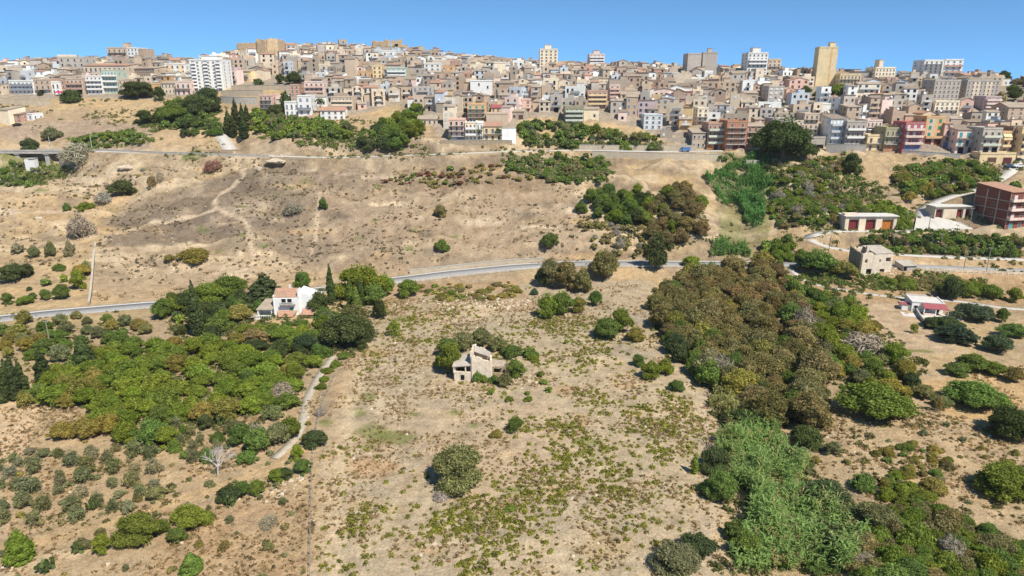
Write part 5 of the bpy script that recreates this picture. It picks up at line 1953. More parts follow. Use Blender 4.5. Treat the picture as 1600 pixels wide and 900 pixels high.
def lobed(seed, lobes, n, leaf, mat, name, core=.80, low=-.45, asp=1.5, fluff=.25):
    """a crown out of overlapping lobes: (x, y, z, rxy, rz) each, covered in leaf faces round a leafy core"""
    r = np.random.default_rng(seed)
    Lb = np.array(lobes, float)
    area = Lb[:, 3] ** 2
    pick = r.choice(len(Lb), size=n * 3, p=area / area.sum())
    d = r.normal(size=(n * 3, 3))
    d /= np.linalg.norm(d, axis=1)[:, None]
    keep = d[:, 2] > low
    d, pick = d[keep], pick[keep]
    rad = Lb[pick][:, [3, 3, 4]]
    lump = 1 + .12 * np.sin(d[:, :1] * 7 + pick[:, None]) * np.cos(d[:, 1:2] * 6 + pick[:, None] * 2)
    pos = Lb[pick, :3] + rad * d * lump * (.84 + fluff * r.random((len(d), 1)) ** 1.5)
    ins = np.zeros(len(pos), bool)
    for k in range(len(Lb)):
        q = (((pos - Lb[k, :3]) / Lb[k, [3, 3, 4]]) ** 2).sum(1)
        ins |= (q < .62) & (pick != k)
    pos, d = pos[~ins][:n], d[~ins][:n]
    V, Fq = leaf_quads(pos, d + .9 * r.normal(size=d.shape), leaf * (.6 + .8 * r.random(len(pos))), r, asp)
    iv, jf = ico()
    vs, fs = [V], [Fq]
    o = len(V)
    for k in range(len(Lb) if core > 0 else 1):
        w = iv * (1 + .16 * r.normal(size=(len(iv), 1))) * Lb[k, [3, 3, 4]] * core + Lb[k, :3]
        vs.append(w)
        f = np.c_[jf, jf[:, 2]] + o
        fs.append(f)
        o += len(w)
    V = np.concatenate(vs)
    q4 = fs[0]
    tri = np.concatenate(fs[1:])[:, :3]
    me = bpy.data.meshes.new(name)
    nq, nt = len(q4), len(tri)
    me.vertices.add(len(V))
    me.vertices.foreach_set('co', V.astype(np.float32).ravel())
    me.loops.add(nq * 4 + nt * 3)
    me.loops.foreach_set('vertex_index', np.concatenate([q4.ravel(), tri.ravel()]).astype(np.int32))
    me.polygons.add(nq + nt)
    me.polygons.foreach_set('loop_start', np.concatenate([np.arange(nq) * 4, nq * 4 + np.arange(nt) * 3]).astype(np.int32))
    me.materials.append(MATS[mat])
    me.update(calc_edges=True)
    return me


def dome_lobes(seed, n, h, base=.25, spread=.62, r0=.30, r1=.46, flat=.8):
    r = random.Random(seed)
    out = [(0, 0, base * h + (h - base * h) * .52, .52, (h - base * h) * .48)]
    for k in range(n):
        a = 2 * math.pi * (k * .618 + r.uniform(-.06, .06))
        q = spread * math.sqrt((k + .6) / n) * r.uniform(.82, 1.22)
        rr = r.uniform(r0, r1)
        top = h * (1 - .42 * q * q) - rr * flat
        lo = base * h + rr * flat * .7
        z = lo + (top - lo) * (r.uniform(.1, 1) if q > .45 else r.uniform(.65, 1.05))
        out.append((q * math.cos(a), q * math.sin(a), z, rr, rr * flat))
    for k in range(5):
        a, q = r.uniform(0, 6.28), r.uniform(.45, .95)
        rr = r.uniform(.12, .2)
        out.append((q * math.cos(a), q * math.sin(a), h * r.uniform(max(base, .15), 1.02 - .45 * q), rr, rr * 1.1))
    return out


def trunk_mesh(seed, h, rad, name='trunk', limbs=4, mat='bark', spread=.5):
    r = random.Random(seed)
    b = MB()
    top = (r.uniform(-.06, .06), r.uniform(-.06, .06), h * .55)
    b.tube([(0, 0, -.3), (r.uniform(-.03, .03), r.uniform(-.03, .03), h * .25), top], [rad * 1.3, rad, rad * .7], mat, 7)
    for k in range(limbs):
        a = 2 * math.pi * k / limbs + r.uniform(-.4, .4)
        z0 = h * r.uniform(.28, .5)
        b.tube([(0, 0, z0), (spread * .5 * math.cos(a), spread * .5 * math.sin(a), z0 + h * .15), (spread * math.cos(a), spread * math.sin(a), z0 + h * r.uniform(.25, .38))], [rad * .6, rad * .42, rad * .2], mat, 5)
    return b.mesh(name)


def rev_crown(seed, prof, n, leaf, mat, name, nh=14):
    """slim crown from a radius profile [(z, r)]"""
    z = [p[0] for p in prof]
    rr = [p[1] for p in prof]
    r = random.Random(seed)
    lobes = []
    for k in range(nh):
        zz = z[0] + (z[-1] - z[0]) * (k + .5) / nh
        q = float(np.interp(zz, z, rr))
        for j in range(2):
            a = r.uniform(0, 6.28)
            lobes.append((q * .22 * math.cos(a), q * .22 * math.sin(a), zz, q * .85, (z[-1] - z[0]) / nh * 1.15))
    return lobed(seed, lobes, n, leaf, mat, name, .85, -.9, 1.6, .2)


def cedar_crown(seed, h, n, leaf, mat):
    r = random.Random(seed)
    lobes = []
    for k in range(11):
        f = k / 10
        z = h * (.12 + .85 * f)
        R_ = 1.05 * (1 - f) ** .8 + .08
        m = max(3, int(9 * (1 - f)) + 2)
        for j in range(m):
            a = 6.283 * j / m + k * 1.1 + r.uniform(-.2, .2)
            q = R_ * r.uniform(.55, .80)
            lobes.append((q * math.cos(a), q * math.sin(a), z + r.uniform(-.05, .05), R_ * .26 + .06, h * .035 + .02))
        lobes.append((0, 0, z, R_ * .42, h * .06))
    return lobed(seed, lobes, n, leaf, mat, 'crown', .85, -.8, 2.0, .5)


CR = {}
for mt in ('leaf', 'leaf_turning', 'leaf_mottled'):
    CR['broad', mt] = [lobed(10 + i, dome_lobes(20 + i, 13, 1.75, .03, .68, .24, .42), 4200, .075, mt, 'crown', .66, -.6, 1.6, .42) for i in range(4)]
    CR['low', mt] = [lobed(40 + i, dome_lobes(50 + i, 11, 1.15, .0, .72, .22, .40), 2800, .078, mt, 'shrub', .66, -.5, 1.6, .42) for i in range(4)]
CR['olive', 'leaf'] = [lobed(60 + i, dome_lobes(70 + i, 14, 1.7, .06, .70, .20, .36), 3400, .07, 'leaf', 'crown', .66, -.6, 2.2, .5) for i in range(4)]
CR['wispy', 'leaf'] = [lobed(80 + i, dome_lobes(90 + i, 9, 1.5, .08, .7, .16, .28), 1300, .08, 'leaf', 'crown', .45, -.7, 2.2, .7) for i in range(3)]
CR['large', 'leaf'] = [lobed(100 + i, dome_lobes(110 + i, 22, 1.6, .06, .70, .22, .38), 7500, .055, 'leaf', 'crown', .68, -.6, 1.8, .5) for i in range(2)]
CR['large', 'leaf_turning'] = [lobed(105 + i, dome_lobes(115 + i, 22, 1.6, .10, .70, .22, .38), 6500, .06, 'leaf_turning', 'crown', .68, -.6, 1.8, .5) for i in range(2)]
CR['cypress', 'leaf'] = [rev_crown(120 + i, [(.2, .35), (1.2, .95), (4, 1.0), (6.5, .62), (8.6, .12)], 2600, .22, 'leaf', 'crown') for i in range(2)]
CR['cedar', 'leaf'] = [cedar_crown(130 + i, 2.1, 3600, .10, 'leaf') for i in range(2)]
CR['pine', 'leaf'] = [rev_crown(140, [(.1, .75), (.6, 1.0), (1.5, .75), (2.3, .2)], 2200, .13, 'leaf', 'crown', 8)]
CR['twigs', 'twig'] = [lobed(150 + i, dome_lobes(155 + i, 8, 1.2, .0, .66), 2000, .05, 'twig', 'dead_shrub', .0, -.5, 9.0, .9) for i in range(2)]
KH = {'broad': 1.75, 'low': 1.15, 'olive': 1.7, 'wispy': 1.5, 'large': 1.6, 'cypress': 8.6, 'cedar': 2.1, 'pine': 2.3, 'twigs': 1.2}
TR = {'broad': trunk_mesh(1, 1.5, .075), 'olive': trunk_mesh(2, 1.4, .09, limbs=5), 'wispy': trunk_mesh(3, 1.3, .05, limbs=5, spread=.6), 'large': trunk_mesh(4, 1.3, .07, limbs=6), 'cypress': trunk_mesh(5, 4, .14, limbs=0), 'cedar': trunk_mesh(6, 2.4, .06, limbs=0), 'pine': trunk_mesh(7, 2, .07, limbs=0)}
NAMES = {'broad': 'tree', 'olive': 'olive_tree', 'wispy': 'thin_tree', 'large': 'large_tree', 'cypress': 'cypress', 'cedar': 'cedar', 'pine': 'pine', 'low': 'shrub', 'twigs': 'dead_shrub'}
COLR = {
    'bright': ((0.250, 0.311, 0.047), 'bright green'), 'citrus': ((0.219, 0.273, 0.047), 'leafy green'), 'mid': ((0.174, 0.244, 0.057), 'mid green'), 'dark': ((0.104, 0.135, 0.048), 'dark green'),
    'bluish': ((0.095, 0.130, 0.070), 'blue-green'), 'olive': ((0.256, 0.264, 0.124), 'grey-green'), 'grey': ((0.327, 0.305, 0.191), 'silvery'), 'brown': ((0.314, 0.264, 0.116), 'brownish'), 'rust': ((0.304, 0.215, 0.098), 'rusty brown'),
    'yellow': ((0.329, 0.289, 0.080), 'yellow-green'), 'straw': ((0.380, 0.286, 0.149), 'straw coloured'), 'bare': ((0.343, 0.306, 0.220), 'grey leafless'), 'reddish': ((0.274, 0.118, 0.073), 'dark reddish'),
}
LEAFM = {'brown': 'leaf_mottled', 'rust': 'leaf_mottled', 'reddish': 'leaf_mottled'}
CATS = {'tree': 'tree', 'orchard_tree': 'fruit tree', 'grove_tree': 'tree', 'olive_tree': 'olive tree', 'thin_tree': 'tree', 'large_tree': 'tree', 'cypress': 'cypress', 'cedar': 'conifer', 'pine': 'pine tree', 'shrub': 'shrub', 'dead_shrub': 'shrub'}
WORD = {'tree': 'round tree', 'orchard_tree': 'orchard tree', 'grove_tree': 'grove tree', 'olive_tree': 'olive tree', 'thin_tree': 'sparse tree', 'large_tree': 'spreading tree', 'cypress': 'cypress', 'cedar': 'conifer', 'pine': 'young pine', 'shrub': 'shrub', 'dead_shrub': 'dead shrub'}
vr = random.Random(77)
PLANTS = []
REC = []
TAGNAME = [None]


def plant(kind, x, y, wm, hm, col, label=None, land=None):
    z = float(H(x, y))
    px, py, t = (float(v) for v in project(x, y, z + hm / 2))
    PLANTS.append((x, y, wm / 2))
    if land:
        LAND.append((land, px, py))
    REC.append((wm * F / t, kind, x, y, z, wm, hm, col, label, TAGNAME[0]))


def realize(rec):
    size, kind, x, y, z, wm, hm, col, label, nm = rec
    (c, word) = COLR[col]
    mt = 'twig' if kind == 'twigs' else LEAFM.get(col, 'leaf')
    if (kind, mt) not in CR:
        mt = 'leaf_turning' if mt == 'leaf_mottled' and (kind, 'leaf_turning') in CR else 'leaf'
    m = vr.choice(CR[kind, mt])
    s = wm / 2
    sz = hm / KH[kind]
    f = vr.uniform(.82, 1.2)
    cc = (c[0] * f * vr.uniform(.92, 1.12), c[1] * f, c[2] * f * vr.uniform(.85, 1.15), 1)
    nm = nm or NAMES[kind]
    rz = vr.uniform(0, 6.28)
    if kind in ('low', 'twigs'):
        o = put(nm, m, None, (x, y, z - .12 * sz), rz, (s * vr.uniform(.85, 1.1), s * vr.uniform(.8, 1.25), sz))
        o.color = cc
    else:
        o = empty(nm, (x, y, z), rz)
        cr = put('crown', m, o, (0, 0, -.04 * sz), 0, (s * vr.uniform(.85, 1.1), s * vr.uniform(.82, 1.2), sz))
        cr.color = cc
        put('trunk', TR[kind], o, (0, 0, 0), 0, (s, s, sz))
    cat, wd = CATS.get(nm, 'tree'), WORD.get(nm, 'tree')
    if label:
        tag(o, label, cat)
    else:
        sw = '' if nm in ('large_tree',) else ('small ' if wm < 2.6 else 'big ' if wm > 6.5 else '')
        auto(o, (sw + (word if kind != 'twigs' else 'grey leafless' if col == 'bare' else 'dark reddish')).strip(), (cat, wd), {'tree': 'trees of the valley', 'olive_tree': 'olive trees', 'shrub': 'shrubs scattered over the slopes', 'dead_shrub': 'leafless shrubs', 'cypress': 'cypresses', 'orchard_tree': 'trees of the bright green orchard',
                                                 'grove_tree': 'trees of the brown grove', 'thin_tree': 'sparse small trees', 'large_tree': 'large spreading trees', 'cedar': 'dark conifers', 'pine': 'young pines'}[nm])


def tr(kind, px, pyb, wpx, hpx, col, label=None, land=None):
    x, y, z, t = place(px, pyb)
    y += wpx * .30 * t / F
    wm = wpx * t / F
    sa = (CH - z) / t
    hm = max(.42 * wm, (hpx * t / F - .80 * wm * sa) / max(.5, math.sqrt(max(0, 1 - sa * sa))))
    return plant(kind, x, y, wm, hm * 1.05, col, label, land)


# single trees and shrubs that can be picked out one by one
tr('large', 712, 768, 90, 88, 'olive', 'big round grey-green olive tree standing alone in the fallow field', 'lone olive tree')
tr('wispy', 615, 528, 28, 30, 'bright', 'small light green tree at the left side of the fallow field', 'small lone tree')
tr('large', 1231, 262, 92, 66, 'dark', 'giant dark green tree in front of the right front row of houses', 'giant tree')
tr('broad', 1332, 280, 32, 34, 'dark', 'dark round tree alone on the bare slope below the yellow house', 'dark bare slope tree')
tr('large', 1383, 665, 108, 84, 'citrus', 'very large spreading green tree in the right dry meadow', 'right meadow spreading tree')
tr('large', 1540, 645, 84, 62, 'mid', 'large grey-green tree above the meadow at the right', 'grey-green meadow tree')
tr('large', 1592, 692, 72, 66, 'dark', 'large dark tree cut by the right edge of the photo')
tr('large', 1590, 785, 96, 74, 'citrus', 'wide leafy tree at the right edge above the lower hedge')
tr('broad', 186, 309, 36, 28, 'dark', 'dark green bush with reddish right half on the left bare slope', 'dark bush on the left slope')
tr('twigs', 331, 272, 28, 16, 'reddish', 'low reddish dead bush right of the winding footpath top')
tr('broad', 687, 343, 27, 22, 'brown', 'round brownish bush in the middle of the bare hillside', 'round brown hillside bush')
tr('low', 690, 398, 24, 22, 'mid', 'round green bush on the lower bare hillside above the main road')
tr('broad', 505, 331, 14, 20, 'mid', 'slim little green tree alone on the bare hillside')
tr('broad', 860, 401, 26, 27, 'mid', 'rounded green tree just above the road in the middle', 'green tree above the road')
tr('twigs', 457, 340, 24, 16, 'bare', 'grey leafless bush on the bare hillside right of the footpath')
tr('low', 262, 412, 22, 14, 'yellow', 'yellowish bush on the cut slope left of the footpath')
tr('low', 297, 414, 46, 24, 'yellow', 'wide brown and green bush on the cut slope above the road', 'wide bush on the cut slope')
tr('twigs', 122, 378, 34, 34, 'bare', 'tall leafless bush above the left orchard wall', 'leafless orchard bush')
tr('wispy', 237, 298, 16, 20, 'brown', 'thin brown tree on the slope right of the dark bush')
tr('twigs', 249, 286, 12, 16, 'bare', 'small dark leafless bush beside the thin brown tree')
tr('low', 103, 330, 12, 14, 'mid', 'small green bush on the eroded left slope')
tr('low', 128, 330, 30, 14, 'bright', 'flat bright green bush on the eroded left slope')
tr('twigs', 160, 322, 24, 16, 'bare', 'grey leafless bush left of the dark bush')
tr('low', 76, 222, 28, 20, 'olive', 'round grey-green bush behind the concrete viaduct')
tr('twigs', 118, 268, 46, 28, 'bare', 'wide grey leafless thicket right of the lone concrete pier')
tr('broad', 45, 246, 26, 22, 'dark', 'dark tree under the concrete viaduct deck')
tr('low', 108, 162, 34, 18, 'dark', 'dark green bush below the left front row, near its middle')
tr('large', 208, 157, 54, 22, 'dark', 'wide dark green tree below the orange walled house')
tr('broad', 247, 159, 22, 20, 'dark', 'very dark round tree right of the wide dark one below the town')
tr('broad', 223, 196, 34, 20, 'dark', 'dark round bush on the straw slope at left')
tr('low', 62, 150, 8, 7, 'dark', 'tiny round bush on the wall under the left front row')
for i_, (a, b_, w_, h_) in enumerate(((357, 212, 13, 36), (369, 208, 14, 46), (379, 205, 11, 38), (386, 200, 12, 32), (364, 217, 15, 34), (380, 219, 16, 30))):
    tr('cypress', a, b_, w_, h_, 'dark')
LAND.append(('ramp cypresses', 370, 198))
tr('large', 302, 190, 60, 34, 'dark')
tr('large', 270, 196, 52, 30, 'mid')
tr('large', 322, 168, 40, 26, 'dark')
# villa garden
tr('cypress', 307, 527, 19, 84, 'dark', 'tall slim cypress left of the white villa garden', 'tall cypress left of the villa')
tr('cypress', 517, 477, 14, 62, 'dark', 'slim cypress right behind the white villa', 'slim cypress behind the villa')
tr('cypress', 547, 487, 12, 54, 'mid')
tr('cypress', 557, 492, 14, 42, 'mid')
tr('cypress', 563, 480, 12, 46, 'dark')
tr('cedar', 408, 482, 66, 62, 'dark', 'dark layered conifer just behind the left of the white villa', 'dark conifer behind the villa')
tr('broad', 470, 462, 36, 40, 'mid', 'round green tree directly behind the white villa roof')
tr('large', 560, 470, 76, 64, 'bright', 'largest bright green domed tree right of the white villa', 'bright green domed tree')
tr('large', 541, 548, 76, 68, 'dark', 'broad dark tree at the right end of the villa garden', 'dark villa garden tree')
tr('broad', 598, 466, 34, 40, 'bright')
tr('broad', 583, 478, 40, 38, 'mid')
tr('broad', 495, 492, 34, 40, 'dark')
for a in ((400, 520, 26, 14, 'citrus'), (425, 516, 22, 12, 'bright'), (448, 512, 20, 9, 'mid'), (470, 510, 20, 10, 'mid'), (412, 530, 30, 16, 'mid'), (462, 532, 30, 18, 'citrus'), (488, 530, 30, 20, 'mid')):
    tr('low', *a)
tr('low', 503, 500, 30, 26, 'mid')
tr('broad', 636, 466, 34, 32, 'citrus', 'round green bush on the near side of the road right of the villa')
tr('broad', 592, 500, 24, 34, 'dark')
tr('large', 350, 470, 60, 46, 'mid')
tr('large', 318, 480, 54, 44, 'citrus')
tr('broad', 285, 490, 46, 40, 'dark')
tr('broad', 262, 495, 38, 34, 'bright')
tr('broad', 250, 500, 34, 36, 'mid')
tr('broad', 370, 505, 46, 34, 'yellow')
tr('broad', 338, 520, 46, 34, 'mid')
tr('broad', 380, 525, 34, 22, 'bright')
tr('olive', 395, 538, 44, 26, 'brown')
tr('large', 440, 538, 52, 32, 'citrus', 'leafy bush dotted with white flowers in front of the white villa')
tr('low', 470, 520, 24, 16, 'bright')
tr('broad', 503, 522, 36, 34, 'citrus')
tr('broad', 475, 555, 40, 38, 'bluish')
tr('broad', 436, 560, 36, 34, 'dark')
tr('low', 505, 560, 28, 24, 'mid')
tr('broad', 395, 552, 38, 24, 'dark')
for a in ((536, 562, 20, 16), (524, 575, 20, 16), (510, 585, 20, 14), (506, 598, 18, 14), (500, 610, 20, 12)):
    tr('low', *a, 'citrus')
tr('large', 550, 522, 50, 50, 'brown', 'brown tinged tree in the right part of the villa garden')
# group in the middle by the road
for a in ((862, 452, 40, 50, 'brown'), (885, 455, 42, 50, 'brown'), (848, 450, 26, 34, 'dark'), (912, 460, 34, 44, 'brown'), (947, 442, 46, 50, 'brown'), (938, 430, 24, 34, 'citrus'), (855, 500, 36, 46, 'citrus'), (880, 494, 36, 42, 'mid'),
          (905, 490, 32, 30, 'yellow'), (931, 480, 24, 28, 'mid'), (950, 532, 42, 40, 'mid'), (972, 522, 34, 44, 'citrus'), (995, 536, 34, 30, 'yellow'), (1026, 430, 46, 60, 'dark'), (1082, 420, 30, 22, 'bright'),
          (1020, 594, 34, 34, 'citrus'), (1042, 588, 30, 32, 'bright'), (998, 574, 22, 24, 'mid'), (1058, 614, 26, 24, 'mid')):
    tr('broad', *a)
LAND.append(('brownish roadside clump', 890, 440))
tr('cypress', 1086, 742, 12, 34, 'citrus', 'small upright bright green bush at the right edge of the fallow field')
tr('low', 835, 462, 16, 14, 'bluish')
# ruin greenery
for a in ((703, 588, 40, 56, 'citrus'), (698, 560, 34, 36, 'mid'), (722, 550, 36, 36, 'olive'), (752, 545, 40, 38, 'olive'), (778, 552, 36, 30, 'olive'), (800, 560, 32, 26, 'mid'), (806, 592, 34, 34, 'mid'), (790, 606, 32, 28, 'olive'),
          (772, 600, 22, 18, 'mid'), (756, 598, 16, 16, 'citrus'), (746, 598, 18, 22, 'mid'), (690, 575, 28, 28, 'citrus'), (828, 560, 26, 22, 'mid')):
    tr('olive' if a[4] == 'olive' else 'low' if a[3] < 30 else 'broad', *a)
for a in ((768, 618, 12, 14), (795, 628, 16, 12), (824, 618, 10, 9), (834, 566, 20, 16), (845, 590, 12, 12), (850, 602, 14, 12), (858, 614, 14, 12), (826, 628, 16, 12), (805, 670, 20, 24), (884, 538, 7, 9), (797, 800, 18, 14)):
    tr('low', *a, 'citrus')
tr('wispy', 805, 680, 26, 30, 'mid')
tr('low', 775, 684, 22, 14, 'yellow')
# bottom left trees
tr('pine', 24, 886, 42, 60, 'bright', 'bright green young pine in the bottom left corner', 'bottom left young pine')
tr('large', 206, 856, 74, 70, 'citrus', 'large leafy green tree in the lower left field', 'lower left leafy tree')
tr('large', 292, 830, 58, 50, 'citrus', 'dense bright tree right of the large leafy one, lower left')
for a in ((272, 852, 36, 34, 'mid'), (252, 836, 26, 30, 'citrus'), (154, 870, 32, 40, 'bright'), (126, 862, 24, 26, 'olive'), (240, 785, 30, 30, 'olive')):
    tr('broad', *a)
tr('pine', 296, 902, 34, 42, 'mid', 'feathery green young tree at the bottom edge, left part')
for a in ((354, 786, 40, 34, 'dark'), (374, 778, 36, 32, 'mid'), (396, 776, 36, 34, 'citrus'), (430, 756, 36, 30, 'citrus'), (444, 752, 28, 26, 'dark'), (488, 702, 38, 36, 'dark'), (470, 742, 32, 30, 'mid'), (463, 722, 22, 30, 'bright'),
          (318, 672, 28, 28, 'dark')):
    tr('broad', *a)
LAND.append(('drive end bushes', 410, 765))
for a in ((372, 700, 44, 44, 'mid'), (398, 712, 48, 50, 'mid'), (430, 700, 50, 48, 'olive'), (452, 690, 36, 44, 'citrus'), (382, 728, 36, 30, 'mid'), (420, 660, 44, 26, 'olive'), (360, 680, 30, 30, 'olive')):
    tr('olive', *a)
for a in ((438, 628, 40, 34), (395, 690, 30, 30), (500, 650, 20, 16), (320, 640, 30, 22), (418, 826, 30, 18), (688, 782, 22, 16)):
    tr('twigs', *a, 'bare')
for a in ((12, 622, 20, 60), (22, 628, 22, 72), (34, 622, 18, 58), (4, 632, 20, 62), (65, 600, 20, 56)):
    tr('cypress', *a, 'dark')
LAND.append(('left edge cypresses', 18, 590))
tr('pine', 128, 580, 36, 54, 'dark', 'very dark pointed conifer left of the green orchard', 'dark pointed conifer')
tr('broad', 110, 584, 30, 26, 'mid')
tr('olive', 118, 628, 42, 42, 'yellow')
tr('wispy', 34, 640, 26, 30, 'yellow')
for a in ((90, 690, 46, 40), (125, 690, 44, 44), (160, 682, 48, 42), (100, 640, 34, 30), (142, 620, 36, 32)):
    tr('olive', *a, 'yellow')
for a in ((15, 443, 44, 34, 'dark'), (38, 436, 26, 24, 'dark'), (50, 404, 20, 22, 'olive'), (78, 402, 16, 26, 'olive'), (107, 402, 16, 26, 'grey'), (24, 399, 18, 18, 'grey'), (93, 470, 26, 28, 'mid'), (119, 455, 26, 34, 'bright'), (124, 432, 30, 20, 'yellow'),
          (68, 470, 20, 20, 'mid'), (36, 478, 26, 18, 'bright'), (8, 478, 22, 22, 'mid'), (70, 448, 18, 14, 'mid'), (48, 470, 14, 14, 'dark'), (90, 425, 16, 14, 'mid'), (134, 425, 14, 18, 'olive'), (98, 442, 12, 14, 'bright'), (44, 455, 9, 8, 'dark')):
    tr('broad' if a[2] > 17 else 'low', *a)
LAND.append(('terraced left orchard', 70, 430))
# right side
for a in ((1285, 432, 70, 28, 'mid'), (1262, 425, 34, 22, 'dark'), (1322, 437, 48, 24, 'yellow'), (1450, 492, 0, 0, '')):
    if a[2]:
        tr('broad', *a)
tr('wispy', 1430, 522, 16, 18, 'bright', 'tiny bright green tree alone in the bare plot by the low farmhouse')
for a in ((1490, 470, 44, 42, 'dark'), (1465, 515, 36, 24, 'dark'), (1505, 540, 60, 38, 'bluish'), (1530, 505, 56, 32, 'bluish'), (1490, 520, 44, 32, 'dark'), (1570, 555, 56, 34, 'bluish'), (1530, 585, 56, 30, 'mid'), (1590, 530, 40, 30, 'mid'), (1560, 590, 40, 30, 'citrus'),
          (1500, 590, 40, 24, 'mid'), (1450, 625, 40, 24, 'olive'), (1478, 640, 36, 26, 'olive')):
    tr('olive' if a[4] in ('olive', 'bluish') else 'broad', *a)
for a in ((1555, 470, 34, 28, 'mid'), (1520, 468, 26, 24, 'bright'), (1590, 475, 30, 28, 'citrus'), (1570, 505, 24, 26, 'mid'), (1545, 495, 24, 20, 'olive'), (1590, 600, 30, 30, 'rust')):
    tr('broad', *a)
tr('olive', 1305, 712, 24, 26, 'olive')
tr('low', 1405, 752, 26, 22, 'bright')
tr('wispy', 1385, 770, 24, 26, 'yellow')
tr('wispy', 1468, 645, 18, 26, 'brown')
tr('olive', 1466, 775, 46, 30, 'yellow')
tr('broad', 1265, 700, 50, 44, 'dark', 'dense dark green bush where the brown grove meets the meadow')
tr('broad', 1095, 880, 70, 60, 'dark')
tr('large', 1062, 905, 84, 62, 'olive', 'large grey-green tree at the bottom edge left of the reeds', 'bottom edge grey-green tree')
tr('large', 1128, 790, 56, 66, 'mid', 'dark green tree on the left bank of the reed bed', 'dark reed bed tree')
for a in ((1178, 770, 30, 34), (1196, 838, 34, 36), (1150, 850, 40, 44), (1225, 720, 26, 26), (1262, 850, 34, 30), (1210, 890, 40, 34), (1290, 900, 40, 34)):
    tr('broad', *a, 'mid')
tr('large', 1120, 745, 56, 56, 'dark')
tr('large', 1165, 680, 54, 50, 'dark')
tr('large', 1170, 880, 60, 60, 'mid')
tr('large', 1300, 810, 96, 56, 'dark', 'wide dark flat topped tree right of the reed bed', 'wide dark tree right of the reeds')
tr('large', 1378, 840, 70, 66, 'olive', 'pale grey-green rounded tree at the lower right thicket')
tr('large', 1310, 860, 70, 50, 'dark')
tr('cedar', 1245, 730, 60, 34, 'dark')
tr('broad', 1110, 600, 54, 60, 'grey')
tr('twigs', 1128, 604, 46, 50, 'bare')
tr('broad', 1090, 590, 36, 40, 'mid')
tr('twigs', 1258, 520, 34, 40, 'bare')
tr('twigs', 1355, 560, 60, 44, 'bare')
# town trees
for a in ((400, 84, 9, 7, 'mid'), (410, 88, 20, 12, 'dark'), (368, 79, 7, 8, 'mid'), (620, 80, 14, 16, 'dark'), (650, 82, 12, 11, 'dark'), (437, 132, 16, 14, 'dark'), (457, 133, 26, 18, 'dark'), (402, 134, 18, 9, 'dark'), (518, 97, 14, 8, 'mid'),
          (1315, 160, 40, 26, 'citrus'), (1260, 156, 26, 18, 'dark'), (1285, 158, 24, 16, 'dark'), (1512, 128, 20, 10, 'dark'), (1540, 128, 26, 13, 'dark'), (1570, 133, 24, 20, 'dark'), (1592, 136, 22, 12, 'brown'), (1590, 160, 26, 20, 'dark'), (1565, 170, 18, 22, 'brown'),
          (1395, 130, 18, 9, 'bright'), (1450, 132, 22, 10, 'mid'), (1492, 132, 22, 12, 'mid'), (1350, 133, 10, 10, 'mid'), (887, 112, 8, 6, 'dark'), (900, 113, 12, 5, 'mid'), (446, 178, 17, 30, 'dark'), (430, 182, 26, 16, 'dark'), (532, 157, 8, 9, 'dark'), (755, 100, 10, 6, 'mid'),
          (1120, 214, 22, 12, 'dark'), (1330, 130, 12, 8, 'mid'), (1585, 148, 20, 14, 'mid'), (1385, 146, 18, 16, 'brown'), (1360, 150, 14, 14, 'dark')):
    tr('broad', *a)

